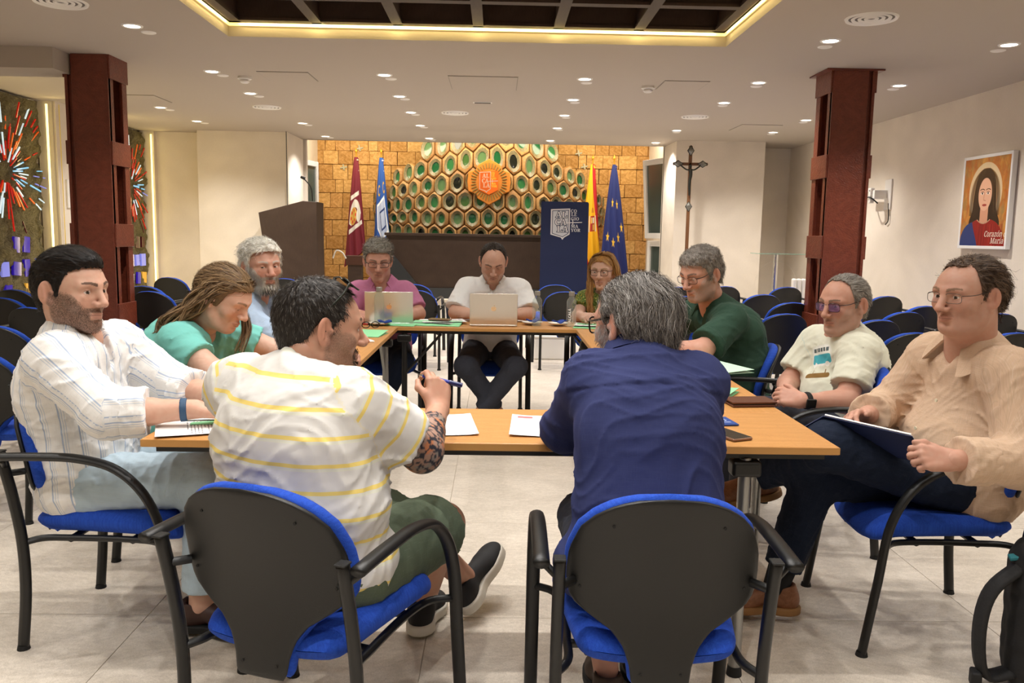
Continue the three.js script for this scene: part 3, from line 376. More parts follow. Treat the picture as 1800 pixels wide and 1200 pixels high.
// framed portrait on the right wall
const pic = thing('framed_portrait', 'white framed portrait of a woman in red with blue mantle', 'picture', [XR - 0.03, 1.71, -7.66], -Math.PI / 2);
{
  const w = 0.77, h = 0.85, fw = 0.028; part('frame', merge([rbox(fw, h, 0.045, 0.004, -w / 2 + fw / 2), rbox(fw, h, 0.045, 0.004, w / 2 - fw / 2), rbox(w - 2 * fw, fw, 0.045, 0.004, 0, h / 2 - fw / 2), rbox(w - 2 * fw, fw, 0.045, 0.004, 0, -h / 2 + fw / 2)]), S({ color: 0xe8e6e2, roughness: 0.4 }), pic);
  part('printed_portrait', box(w - fw * 1.6, h - fw * 1.6, 0.012), [0, 1, 2, 3, 4, 5].map((k) => k === 4 ? S({ roughness: 0.25, map: canvasTex(640, 720, (c, W, Hh) => {
    const gr = (cols) => { for (let i = 0; i < 900; i++) { c.fillStyle = cols[Math.floor(rnd() * cols.length)]; c.globalAlpha = 0.25; c.beginPath(); c.ellipse(rnd() * W, rnd() * Hh, rr(8, 34), rr(14, 70), rr(-0.4, 0.4), 0, 7); c.fill(); } c.globalAlpha = 1; };
    c.fillStyle = '#b07a3e'; c.fillRect(0, 0, W, Hh); gr(['#c77b30', '#b4622a', '#d2a052', '#8c7448', '#a55a2c']);
    c.strokeStyle = '#d9c9a6'; c.lineWidth = 46; c.globalAlpha = 0.8; c.beginPath(); c.ellipse(320, 290, 205, 225, 0, 0, 7); c.stroke(); c.globalAlpha = 0.5; c.fillStyle = '#dcc8ad'; c.beginPath(); c.ellipse(320, 330, 190, 220, 0, 0, 7); c.fill(); c.globalAlpha = 1;
    c.fillStyle = '#2f2218'; c.beginPath(); c.moveTo(320, 92); c.bezierCurveTo(170, 92, 170, 300, 165, 380); c.bezierCurveTo(160, 470, 100, 500, 120, 560); c.lineTo(540, 560); c.bezierCurveTo(560, 500, 490, 470, 478, 380); c.bezierCurveTo(470, 260, 470, 92, 320, 92); c.fill();
    c.fillStyle = '#c99274'; c.fillRect(270, 400, 110, 130); c.fillStyle = '#d8a688'; c.beginPath(); c.ellipse(322, 300, 92, 132, 0, 0, 7); c.fill();
    c.strokeStyle = '#4a3222'; c.lineWidth = 21; for (let k = -7; k <= 7; k++) { c.globalAlpha = 0.55; c.strokeStyle = k & 1 ? '#4d3a28' : '#241a13'; c.beginPath(); c.moveTo(322 + k * 5, 100); c.bezierCurveTo(320 + k * 26, 150, 322 + k * 21 + Math.sign(k) * 60, 260, 322 + k * 14 + Math.sign(k) * 100, 470); if (Math.abs(k) > 2) c.stroke(); } c.globalAlpha = 1;
    for (const s of [-1, 1]) { c.fillStyle = '#efe2d6'; c.beginPath(); c.ellipse(322 + s * 40, 292, 21, 10, 0, 0, 7); c.fill(); c.fillStyle = '#3c2416'; c.beginPath(); c.arc(322 + s * 40, 291, 9.5, 0, 7); c.fill(); c.strokeStyle = '#3a2418'; c.lineWidth = 6; c.beginPath(); c.ellipse(322 + s * 41, 270, 31, 13, 0, 3.3, 6.1); c.stroke(); c.lineWidth = 3; c.beginPath(); c.ellipse(322 + s * 40, 289, 22, 12, 0, 3.2, 6.2); c.stroke(); }
    c.strokeStyle = '#a86f55'; c.lineWidth = 5; c.beginPath(); c.moveTo(312, 285); c.lineTo(306, 345); c.lineTo(336, 350); c.stroke(); c.fillStyle = '#a2473f'; c.beginPath(); c.ellipse(322, 386, 31, 10, 0, 0, 7); c.fill(); c.strokeStyle = '#6d2a28'; c.lineWidth = 3; c.beginPath(); c.moveTo(291, 386); c.lineTo(353, 386); c.stroke();
    c.fillStyle = '#8c1f1c'; c.beginPath(); c.moveTo(40, 720); c.bezierCurveTo(70, 560, 160, 520, 240, 500); c.quadraticCurveTo(325, 560, 410, 500); c.bezierCurveTo(520, 520, 600, 570, 640, 720); c.fill(); c.strokeStyle = '#cdbb95'; c.lineWidth = 9; c.setLineDash([9, 6]); c.beginPath(); c.moveTo(236, 504); c.quadraticCurveTo(325, 562, 414, 504); c.stroke(); c.setLineDash([]);
    c.fillStyle = '#26386f'; c.beginPath(); c.moveTo(0, 720); c.bezierCurveTo(10, 590, 70, 540, 170, 520); c.bezierCurveTo(190, 600, 240, 650, 260, 720); c.fill(); c.globalAlpha = 0.3; for (let k = 0; k < 30; k++) { c.strokeStyle = k & 1 ? '#5a1210' : '#b23a2c'; c.lineWidth = rr(4, 12); const x = rr(250, 600); c.beginPath(); c.moveTo(x, 540); c.lineTo(x + rr(-30, 30), 720); c.stroke(); } c.globalAlpha = 1;
    c.fillStyle = '#efe6d2'; c.font = 'italic 62px serif'; c.fillText('Corazón de', 350, 640); c.fillText('María', 440, 694);
  }) }) : M.whitePaint), pic, [0, 0, 0.012]);
}
// empty screen bracket and cables on the right wall
const brk = thing('wall_bracket', 'white wall bracket with black cables right of the rust column', 'bracket', [XR, 1.87, -9.72], -Math.PI / 2);
part('back_plate', rbox(0.16, 0.34, 0.02, 0.006, 0.06, 0, 0.01), M.whitePaint, brk); part('bracket_arm', merge([rbox(0.12, 0.1, 0.16, 0.01, 0, 0, 0.09), rbox(0.26, 0.05, 0.05, 0.01, -0.12, 0.05, 0.17), rbox(0.05, 0.16, 0.05, 0.01, -0.02, -0.02, 0.17)]), M.whitePaint, brk); part('cable', sweep([[0.1, -0.1, 0.02], [0.12, -0.3, 0.02], [0.06, -0.34, 0.02]], 0.006, 0.006, [0, 0, 1], 6, 10), M.black, brk); part('cable', merge([sweep([[-0.2, 0.03, 0.2], [-0.1, -0.05, 0.22], [0, -0.03, 0.2], [0.05, -0.1, 0.12]], 0.008, 0.008, [0, 0, 1], 6, 14)]), M.black, brk);
const gs = thing('glass_stand', 'clear glass shelf stand with steel post by the far right wall', 'stand', [3.72, 0, -11.2]);
part('glass_top', rbox(0.62, 0.012, 0.4, 0.004, 0.02, 1.15, 0), PH({ color: 0xcfe6dc, transmission: 0.85, thickness: 0, roughness: 0.05 }), gs); part('post', cyl(0.03, 0.03, 1.13, 0, 0.575, 0, 16), M.chrome, gs); part('post_foot', cyl(0.18, 0.2, 0.02, 0, 0.01, 0, 24), M.chrome, gs); part('curved_glass', new THREE.TorusGeometry(0.28, 0.005, 6, 32, 3.14).scale(1, 1.2, 1), M.glass, gs, [-0.02, 0.72, 0.1]);
const rad = thing('radiator', 'cream radiator behind the right column', 'radiator', [3.92, 0, -10.6]); for (let k = 0; k < 6; k++) part('radiator_fin', rbox(0.05, 0.85, 0.09, 0.02, -0.15 + k * 0.06, 0.425, 0), M.whitePaint, rad);
const sw = thing('switch_panel', 'pale switch panel on the wall behind the left column', 'switch', [XL + 0.0, 1.72, -9.85], Math.PI / 2); part('plate', rbox(0.16, 0.32, 0.02, 0.006, 0, 0, 0.01), M.whitePaint, sw); for (const y of [-0.07, 0.02, 0.1]) part('switch_button', rbox(0.06, 0.05, 0.03, 0.006, 0, y, 0.015), M.whitePaint, sw);
// ---------- chairs ----------
const backHalf = [[0.33, 0.058], [0.345, 0.066], [0.38, 0.071], [0.42, 0.084], [0.458, 0.112], [0.493, 0.165], [0.527, 0.206], [0.56, 0.214], [0.59, 0.217], [0.65, 0.212], [0.71, 0.19], [0.745, 0.158], [0.77, 0.117], [0.783, 0.075], [0.789, 0.03], [0.79, 0.003]];
const interp = (tab, x) => { let i = 1; while (i < tab.length - 1 && tab[i][0] < x) i++; const [a, u] = tab[i - 1], [b, v] = tab[i]; return lerp(u, v, clamp((x - a) / (b - a), 0, 1)); };
// closed cushion from a half-width table: rows along the table, soft rounded rim
function slab(tab, nx, ny, thick, grow, place, flatBack) {
  const y0 = tab[0][0] - grow, y1 = tab[tab.length - 1][0] + grow, pos = [], idx = [], row = 2 * nx;
  for (let j = 0; j <= ny; j++) {
    const q = j / ny, e = 0.5 - 0.5 * Math.cos(q * Math.PI), y = lerp(y0, y1, lerp(q, e, 0.6)), w = interp(tab, lerp(tab[0][0], tab[tab.length - 1][0], (y - y0) / (y1 - y0))) + grow * (j && j < ny ? 1 : 0.2), ey = Math.min(1, Math.min(y - y0, y1 - y) / (thick * 0.8));
    for (let i = 0; i < row; i++) { const top = i < nx, s = top ? -1 + 2 * (i + 0.5) / nx : 1 - 2 * (i - nx + 0.5) / nx, sc = Math.sin(s * Math.PI / 2), ex = Math.min(1, (1 - Math.abs(sc)) * w / (thick * 0.6)); const h = thick / 2 * Math.sqrt(Math.max(0.0004, 1 - (1 - ex) ** 2)) * Math.sqrt(Math.max(0.0004, 1 - (1 - ey) ** 2)); const v = V(sc * w, y, top ? h : -h * (flatBack ? 0.6 : 1)); place(v); pos.push(v.x, v.y, v.z); }
  }
  for (let j = 0; j < ny; j++) for (let i = 0; i < row; i++) { const a = j * row + i, b = j * row + (i + 1) % row; idx.push(a, b, a + row, b, b + row, a + row); }
  const g = new THREE.BufferGeometry(); g.setAttribute('position', new THREE.Float32BufferAttribute(pos, 3)); g.setIndex(idx); g.computeVertexNormals(); return g;
}
const bendBack = (v, z0) => { v.z += z0 - 0.055 * sstep(0.42, 0.8, v.y) * (v.y - 0.36) / 0.4 + 0.75 * v.x * v.x + 0.012 * Math.sin((v.y - 0.36) * 8); };
const chairProto = (() => {
  const t = thing('meeting_chair', '', 'chair', [0, 0, 0], 0, 'blue and black meeting armchairs');
  part('backrest_cushion', planarUV(slab(backHalf, 22, 30, 0.046, 0.0045, (v) => bendBack(v, -0.226))), M.blue, t);
  const sh = part('back_shell', planarUV(slab(backHalf, 22, 30, 0.016, 0, (v) => bendBack(v, -0.254))), M.shell, t);
  const sc = cyl(0.0035, 0.0035, 0.003, 0, 0, 0, 8).rotateX(1.57); for (const [x, y] of [[-0.12, 0.72], [0.12, 0.72], [-0.185, 0.56], [0.185, 0.56], [-0.045, 0.365], [0.045, 0.365]]) { const v = V(x, y, -0.008); bendBack(v, -0.255); part('screw', sc, M.rubber, sh, [v.x, v.y, v.z]); }
  const seatHalf = [[-0.232, 0.15], [-0.222, 0.172], [-0.19, 0.186], [-0.1, 0.2], [0.05, 0.216], [0.15, 0.226], [0.2, 0.22], [0.23, 0.195], [0.245, 0.15], [0.25, 0.1]];
  const sg = slab(seatHalf, 22, 26, 0.078, 0, (v) => { const [x, y, z] = [v.x, v.y, v.z]; v.set(x, z + 0.398, y); v.y -= 0.045 * sstep(0.12, 0.27, v.z) ** 2 - 0.014 * sstep(0.05, 0.2, Math.abs(v.x)) + 0.004 * sstep(-0.05, -0.22, v.z); });
  { const a = sg.index.array; for (let i = 0; i < a.length; i += 3) { const q = a[i]; a[i] = a[i + 1]; a[i + 1] = q; } sg.computeVertexNormals(); }
  part('seat', planarUV(sg, 0, 2), M.blue, t);
  for (const s of [-1, 1]) {
    const rl = part('rear_leg', sweep([[s * 0.235, 0.645, -0.292], [s * 0.235, 0.5, -0.258], [s * 0.235, 0.36, -0.236], [s * 0.235, 0.2, -0.233], [s * 0.237, 0.01, -0.25]], 0.014, 0.018, [0, 0, 1], 12, 18), M.black, t);
    part('leg_cap', rbox(0.027, 0.006, 0.033, 0.0028, s * 0.235, 0.647, -0.2925), M.shell, rl); part('foot_glide', cyl(0.017, 0.02, 0.014, s * 0.237, 0.007, -0.25, 12), M.rubber, rl);
    const ar = part('arm_frame', sweep([[s * 0.275, 0.638, -0.3], [s * 0.275, 0.643, -0.16], [s * 0.275, 0.64, -0.02], [s * 0.275, 0.612, 0.09], [s * 0.275, 0.545, 0.17], [s * 0.275, 0.44, 0.222], [s * 0.275, 0.25, 0.25], [s * 0.275, 0.01, 0.285]], 0.019, 0.013, [0, 0.9, 0.5], 12, 34), M.black, t);
    part('foot_glide', cyl(0.017, 0.02, 0.014, s * 0.275, 0.007, 0.285, 12), M.rubber, ar); part('arm_bracket', bar([s * 0.24, 0.6, -0.275], [s * 0.27, 0.625, -0.26], 0.009), M.black, ar);
    part('seat_rail', sweep([[s * 0.235, 0.352, -0.235], [s * 0.205, 0.358, -0.19], [s * 0.2, 0.36, -0.1], [s * 0.2, 0.36, 0.1], [s * 0.22, 0.36, 0.19], [s * 0.268, 0.356, 0.236]], 0.011, 0.011, [0, 1, 0], 8, 20), M.black, t);
    part('back_bracket', bar([s * 0.235, 0.575, -0.275], [s * 0.2, 0.575, -0.235], 0.011), M.black, t);
  }
  part('cross_bar', merge([bar([-0.2, 0.356, -0.1], [0.2, 0.356, -0.1], 0.011), bar([-0.2, 0.356, 0.1], [0.2, 0.356, 0.1], 0.011)]), M.black, t);
  return t;
})();
let firstChair = true;
function chair(x, z, facing, label) { // facing: direction the sitter looks, 0 = away from camera (-z), +90 = to the right
  const ry = Math.PI - facing * Math.PI / 180; if (firstChair) { firstChair = false; chairProto.position.set(x, 0, z); chairProto.rotation.y = ry; chairProto.userData.label = label; return chairProto; } return dup(chairProto, [x, 0, z], ry, label);
}
// chair of a background row from the top of its back
const rowChair = (x, z, facing, label) => { const a = facing * Math.PI / 180; return chair(x + Math.sin(a) * 0.285, z - Math.cos(a) * 0.285, facing, label); };
const F1 = 19.7 * Math.PI / 180;
chair(-0.535 + Math.sin(F1) * 0.285, -1.785 - Math.cos(F1) * 0.285, 19.7, 'blue chair with black back shell under the man in the yellow striped tee');
chair(0.385, -1.745 - 0.285, 1, 'blue chair with black back shell under the man in the navy shirt');
chair(-1.235, -2.79, 93, 'blue chair under the man in the white striped shirt');
chair(1.5, -2.83, -88, 'blue chair under the man in the beige shirt');
chair(1.42, -3.68, -80, 'blue chair under the man in the cream tee');
chair(1.18, -4.42, -80, 'blue chair under the man in the green polo');
chair(-1.3, -3.55, 85, 'blue chair under the woman in the teal top');
chair(-1.3, -4.5, 85, 'blue chair under the white-haired man');
chair(-0.8, -6.1, 176, 'blue chair under the man in the pink polo');
chair(-0.045, -6.12, 180, 'blue chair under the man in the white shirt with a laptop');
chair(0.8, -6.15, 185, 'blue chair under the blonde woman');
for (const [x, z, a, l] of [
  [2.668, -8.333, -8, 'empty chair in the back rows seen just right of the green polo'], [3.38, -9.711, -8, 'empty chair farthest back beside the glass stand'], [2.597, -7.314, -10, 'empty chair between the green polo and the cream tee'],
  [3.93, -8.37, -10, 'empty chair nearest the right wall behind the cream tee man'], [3.229, -6.533, -12, 'empty chair in the second row left of the beige shirt man'], [2.688, -5.819, -12, 'empty chair just behind the cream tee man shoulder'],
  [3.703, -7.159, -12, 'empty chair behind the beige shirt man glasses'], [2.545, -5.031, -14, 'empty chair with seat showing between the cream tee and beige shirt men'], [3.957, -6.507, -12, 'empty chair right behind the beige shirt man neck'],
  [3.223, -5.119, -14, 'empty chair at the right edge beside the beige shirt shoulder'], [2.16, -6.2, -12, 'empty chair half hidden behind the cream tee man head'], [2.64, -9.663, -8, 'empty chair peeking behind the green polo shoulder'],
  [2.037, -9.38, -6, 'empty chair between the navy shirt man and the green polo face'], [1.779, -7.902, -8, 'empty chair behind the chest of the green polo man'],
  [0.662, -9.443, -2, 'empty chair in front of the blue banner, the farther of the two'], [0.678, -8.289, -2, 'empty chair in front of the blue banner, the nearer of the two'], [-0.911, -9.12, 3, 'empty chair behind the pink polo man, the farther one'], [-0.8, -8.185, 3, 'empty chair just behind the pink polo man shoulder'],
  [-4.242, -7.423, 10, 'empty chair below the stained glass at the left edge'], [-3.85, -6.558, 10, 'empty chair at the far left in the middle row'], [-3.198, -5.786, 12, 'empty chair behind the striped shirt man neck'], [-2.8, -4.693, 14, 'empty chair at the left edge with blue seat showing'],
  [-3.072, -7.476, 10, 'empty chair in front of the left column base'], [-3.763, -9.689, 8, 'empty chair below the far stained glass panel'], [-3.406, -8.147, 8, 'empty chair half hidden behind the left column'], [-2.478, -9.838, 6, 'empty chair behind the white-haired man'], [-2.15, -6.3, 12, 'empty chair behind the striped shirt man chin'], [4.1, -5.6, -14, 'empty chair cut off by the right edge of the picture'],
  [-2.35, -3.75, 16, 'empty chair at the left edge, nearest of the left rows'],
]) rowChair(x, z, a, l);
// ---------- tables ----------
function table(label, x0, x1, z0, z1, legs, dark) { // z0 far, z1 near
  const t = thing('folding_table', label, 'table', [(x0 + x1) / 2, 0, (z0 + z1) / 2], 0, 'beech tables set in a square'), w = x1 - x0, d = z1 - z0, lm = dark ? M.black : M.steel;
  const long = w > d; const g = boxUV(rbox(w - 0.002, 0.024, d - 0.002, 0.003, 0, 0.723, 0)); if (!long) { const u = g.attributes.uv; for (let i = 0; i < u.count; i++) u.setXY(i, u.getY(i), u.getX(i)); }
  part('table_top', g, M.beech, t); part('edge_band', merge([box(w, 0.02, d, 0, 0.723, 0)]), M.beechEdge, t);
  part('under_rail', merge([box(w - 0.06, 0.022, 0.025, 0, 0.7, -d / 2 + 0.05), box(w - 0.06, 0.022, 0.025, 0, 0.7, d / 2 - 0.05), box(0.025, 0.022, d - 0.08, -w / 2 + 0.05, 0.7, 0), box(0.025, 0.022, d - 0.08, w / 2 - 0.05, 0.7, 0)]), M.black, t);
  for (const [lx, lz] of legs) { const X = lx - (x0 + x1) / 2, Z = lz - (z0 + z1) / 2; const lg = part('leg', bar([X, 0.02, Z], [X, 0.69, Z], 0.019, 14), lm, t); part('foot_cap', cyl(0.021, 0.024, 0.03, X, 0.015, Z, 14), M.rubber, lg); const s = long ? [-Math.sign(X) || 1, 0] : [0, -Math.sign(Z) || 1]; part('brace', bar([X, 0.42, Z], [X + s[0] * 0.24, 0.69, Z + s[1] * 0.24], 0.009, 8), lm, lg); }
  part('hinge_box', merge(legs.map(([lx, lz]) => rbox(0.09, 0.05, 0.06, 0.012, lx - (x0 + x1) / 2, 0.66, lz - (z0 + z1) / 2))), M.black, t);
}
table('beech table nearest the camera with white sheets on it', -1.028, 1.018, -2.885, -2.395, [[-0.755, -2.44], [0.752, -2.44], [-0.755, -2.83], [0.752, -2.83]]);
table('beech table along the left side in front of the teal top woman', -1.13, -0.64, -5.43, -2.887, [[-1.08, -3.0], [-0.69, -3.0], [-1.08, -5.2], [-0.69, -5.2]]);
table('beech table along the right side with the brown wallet on it', 0.52, 1.018, -5.43, -2.887, [[0.57, -3.0], [0.97, -3.0], [0.57, -5.2], [0.97, -5.2]]);
table('beech table at the far side with two laptops on it', -1.13, 1.018, -5.93, -5.432, [[-0.6, -5.46], [0.75, -5.46], [-1.05, -5.88], [0.9, -5.88]], true);
// ---------- things on the tables ----------
const TT = 0.736;
const textTex = (lines, head) => canvasTex(256, 360, (c, w, h) => { c.fillStyle = '#f5f4f2'; c.fillRect(0, 0, w, h); if (head) { c.fillStyle = head; c.fillRect(24, 22, 60, 34); } c.fillStyle = '#55555a'; for (let i = 0; i < lines; i++) { let x = 26 + (i % 4 === 1 ? 14 : 0); const y = 78 + i * 12; if (y > 330) break; const end = i % 5 === 4 ? 130 : 230; while (x < end) { const l = rr(5, 22); c.fillRect(x, y, l, 3.4); x += l + 5; } } });
M.sheet = [textTex(18, '#35b08a'), textTex(22), textTex(15, '#303038'), textTex(12, '#c86a6a')].map((m) => S({ map: m, roughness: 0.85, side: THREE.DoubleSide }));
let sheetN = 0;
function sheet(label, x, z, ang, y = TT, mi = 0, w = 0.21, d = 0.297, curl = 0.008) {
  const t = thing('paper_sheet', label, 'paper', [x, y, z], ang, 'loose sheets on the tables');
  const g = displace(new THREE.PlaneGeometry(w, d, 10, 12).rotateX(-Math.PI / 2), (v) => { v.y += 0.0015 + curl * Math.pow(Math.abs(v.x) / w * 1.6, 3) + curl * Math.max(0, v.z / d - 0.2) * (noise3(v.x * 6, mi, 1) + 0.6); });
  const g2 = g.clone().translate(0, -0.001, 0); part('printed_face', g, M.sheet[mi], t); part('paper_back', g2, M.paper, t);
}
sheet('printed sheet on the table under the hand with the pen', -0.17, -2.62, 0.12, TT, 0);
sheet('printed sheet on the table in front of the navy shirt man', 0.155, -2.62, -0.05, TT, 3);
sheet('printed sheet at the left corner of the nearest table', -0.885, -2.545, -1.2, TT, 2);
sheet('white sheet lying on the green folder by the striped shirt man hands', -0.86, -2.74, -1.35, TT + 0.005, 1, 0.21, 0.297, 0.004);
function folder(label, x, z, ang, w = 0.24, d = 0.32, m = M.green, y = TT, open = 0.06) {
  const t = thing('paper_folder', label, 'folder', [x, y, z], ang, 'paper folders on the tables'); part('folder_back', rbox(w, 0.0016, d, 0.0006, 0, 0.001, 0, 1), m, t); part('folder_cover', rbox(w, 0.0016, d, 0.0006, w / 2, 0, 0, 1).rotateZ(open).translate(-w / 2, 0.0025, 0), m, t); part('inner_paper', box(w - 0.02, 0.001, d - 0.02, 0, 0.0022, 0), M.paper, t);
}
folder('pale green folder under the sheets by the striped shirt man', -0.85, -2.74, 0.2, 0.26, 0.3, M.green, TT, 0.0);
folder('green folder on the left table before the pink polo man', -0.76, -4.98, 1.45, 0.24, 0.18, M.green);
folder('green folder under papers between the two laptops', -0.4, -5.6, 1.5, 0.22, 0.33, M.green);
folder('pale green folder beside the green polo man forearm', 1.02, -3.85, 0.35, 0.22, 0.3, S({ color: 0xbfe6c8, roughness: 0.8 }));
folder('green folder on the right table beside the brown wallet', 0.8, -3.19, -0.5, 0.22, 0.3, M.green);
folder('pale green folder in front of the blonde woman', 0.66, -5.56, 1.3, 0.2, 0.27, M.green);
folder('green folder behind the bottle beside the pink polo man laptop', -0.68, -5.52, 1.4, 0.1, 0.3, M.green);
sheet('white sheet between the two laptops', -0.42, -5.67, 1.25, TT + 0.008, 1); sheet('white sheet under the phone between the two laptops', -0.36, -5.7, 1.8, TT + 0.012, 1); sheet('white sheet in front of the blonde woman', 0.66, -5.6, 1.4, TT + 0.01, 1, 0.19, 0.27);
sheet('white sheet on the pale green folder by the green polo man', 0.99, -3.87, 0.25, TT + 0.006, 1, 0.2, 0.28, 0.002);
function phone(label, x, z, ang, y, m) { const t = thing('smartphone', label, 'phone', [x, y, z], ang, 'phones on the tables'); part('phone_body', rbox(0.074, 0.009, 0.15, 0.0044, 0, 0.0045, 0, 3), S({ color: 0x8a6a58, metalness: 0.6, roughness: 0.3 }), t); part('screen', rbox(0.068, 0.001, 0.144, 0.0004, 0, 0.0093, 0, 1), m, t); return t; }
phone('dark phone lying face up on the right end of the nearest table', 0.718, -2.525, 0.42, TT, S({ color: 0x1c1a1a, roughness: 0.12, map: canvasTex(64, 128, (c) => { c.fillStyle = '#1a1718'; c.fillRect(0, 0, 64, 128); c.fillStyle = '#c8c8cc'; c.beginPath(); c.arc(20, 18, 9, 0, 7); c.fill(); c.fillStyle = '#7a4630'; c.fillRect(34, 30, 14, 8); c.fillStyle = '#566'; c.fillRect(20, 52, 20, 6); }) }));
phone('gold phone on the papers between the two laptops', -0.385, -5.7, 1.3, TT + 0.02, S({ color: 0x8d7b52, roughness: 0.25, metalness: 0.4 }));
{
  const c = thing('blue_card', 'small blue printed napkin sleeve beside the dark phone', 'card', [0.757, TT, -2.715], 0.12); part('card_body', rbox(0.062, 0.006, 0.115, 0.002, 0, 0.003, 0, 1), S({ color: 0x1d3f86, roughness: 0.7 }), c); part('printed_mark', new THREE.PlaneGeometry(0.05, 0.08).rotateX(-Math.PI / 2), S({ roughness: 0.7, map: canvasTex(96, 150, (x) => { x.fillStyle = '#1d3f86'; x.fillRect(0, 0, 96, 150); x.strokeStyle = '#c9d4ea'; x.lineWidth = 5; x.beginPath(); x.arc(48, 70, 18, 0, 7); x.stroke(); x.beginPath(); x.moveTo(30, 100); x.lineTo(66, 40); x.stroke(); x.fillStyle = '#c9d4ea'; for (let k = 0; k < 3; k++) x.fillRect(18, 112 + k * 10, 60, 3); }) }), c, [0, 0.0064, 0]);
  const w = thing('wallet', 'brown leather wallet on the right table', 'wallet', [0.935, TT, -3.02], 0.12); const lt = S({ map: grain(128, [92, 52, 34], 14, 7, 3, 6), roughness: 0.4 }); part('back_cover', rbox(0.17, 0.007, 0.105, 0.003, 0, 0.004, 0), lt, w); part('front_cover', rbox(0.17, 0.007, 0.105, 0.003, 0, 0.016, 0), lt, w); part('inner_pockets', rbox(0.16, 0.008, 0.098, 0.002, 0, 0.01, 0), S({ color: 0x2e1a12, roughness: 0.6 }), w); part('spine', rbox(0.17, 0.02, 0.008, 0.003, 0, 0.01, -0.052), lt, w);
}
function laptop(label, x, z, ang, col) {
  const t = thing('laptop', label, 'laptop', [x, TT, z], ang, 'open laptops on the far table'), al = S({ color: col, metalness: 0.75, roughness: 0.32 }), W = 0.315, D = 0.22; // lid towards -z of the group faces the camera after turning
  part('base', rbox(W, 0.012, D, 0.005, 0, 0.007, 0), al, t); part('keyboard', rbox(W - 0.05, 0.001, 0.1, 0.0004, 0, 0.0136, 0.03), M.black, t);
  const lid = new THREE.Group(); lid.name = 'lid'; lid.position.set(0, 0.012, D / 2 - 0.004); lid.rotation.x = 0.24; t.add(lid);
  part('lid_panel', rbox(W, 0.215, 0.006, 0.0028, 0, 0.1075, 0), al, lid); part('screen', rbox(W - 0.014, 0.2, 0.001, 0.0004, 0, 0.109, -0.0036), S({ color: 0x222226, emissive: 0xaebbd0, emissiveIntensity: 0.35, roughness: 0.2 }), lid);
  const ap = new THREE.Shape(); ap.moveTo(0, 0.012); ap.bezierCurveTo(0.009, 0.016, 0.019, 0.01, 0.0165, -0.002); ap.bezierCurveTo(0.015, -0.012, 0.008, -0.018, 0, -0.0155); ap.bezierCurveTo(-0.008, -0.018, -0.016, -0.01, -0.0165, 0.0); ap.bezierCurveTo(-0.017, 0.011, -0.008, 0.016, 0, 0.012); const lf = new THREE.Shape(); lf.moveTo(0, 0.015); lf.quadraticCurveTo(0.001, 0.024, 0.009, 0.025); lf.quadraticCurveTo(0.008, 0.016, 0, 0.015);
  part('logo', new THREE.ExtrudeGeometry([ap, lf], { depth: 0.0006, bevelEnabled: false }), S({ color: 0xe8c49a, metalness: 0.6, roughness: 0.15 }), lid, [0, 0.112, 0.003]);
}
laptop('silver laptop open in front of the pink polo man', -0.72, -5.66, 0.08, 0xd9d8d2); laptop('silver laptop open in front of the white shirt man', -0.02, -5.64, 0, 0xd8d2c8);
M.bottle = PH({ color: 0xf4faf8, transmission: 0.92, thickness: 0, roughness: 0.05, ior: 1.5, side: THREE.DoubleSide }); M.water = PH({ color: 0xffffff, transmission: 1, thickness: 0.05, ior: 1.33, roughness: 0 });
function bottle(label, x, z, print, y = TT) {
  const t = thing('glass_bottle', label, 'bottle', [x, y, z], 0, 'glass water bottles on the far table');
  part('bottle_glass', new THREE.LatheGeometry([[0, 0.004], [0.03, 0.003], [0.0325, 0.01], [0.0325, 0.165], [0.03, 0.18], [0.02, 0.193], [0.0165, 0.2], [0.0165, 0.212]].map((p) => new THREE.Vector2(...p)), 28), M.bottle, t);
  part('metal_cap', new THREE.LatheGeometry([[0, 0.236], [0.017, 0.236], [0.0195, 0.233], [0.0195, 0.208], [0.017, 0.207]].map((p) => new THREE.Vector2(...p)), 24), S({ color: 0xa8a69e, metalness: 0.5, roughness: 0.4 }), t);
  if (print) { const g = new THREE.CylinderGeometry(0.0329, 0.0329, 0.13, 24, 1, true, -0.9, 1.6); part('printed_lettering', g, S({ map: print, alphaMap: null, transparent: true, alphaTest: 0.5, roughness: 0.5, side: THREE.DoubleSide }), t, [0, 0.09, 0]); }
}
const bottlePrint = canvasTex(160, 400, (c) => { c.clearRect(0, 0, 160, 400); c.translate(86, 380); c.rotate(-Math.PI / 2); c.fillStyle = '#ffffff'; c.font = 'bold 78px sans-serif'; c.fillText('ALCALÁ', 0, -14, 360); c.font = '30px sans-serif'; c.fillStyle = '#f4f4f4'; c.fillText('COLEGIO MAYOR', 0, 34, 330); });
bottle('glass water bottle standing on the saucer by the pink polo man laptop', -0.77, -5.5, null, TT + 0.016); bottle('plain glass water bottle right of the white shirt man laptop', 0.27, -5.58); bottle('glass water bottle with white lettering beside the blonde woman', 0.5, -5.58, bottlePrint);
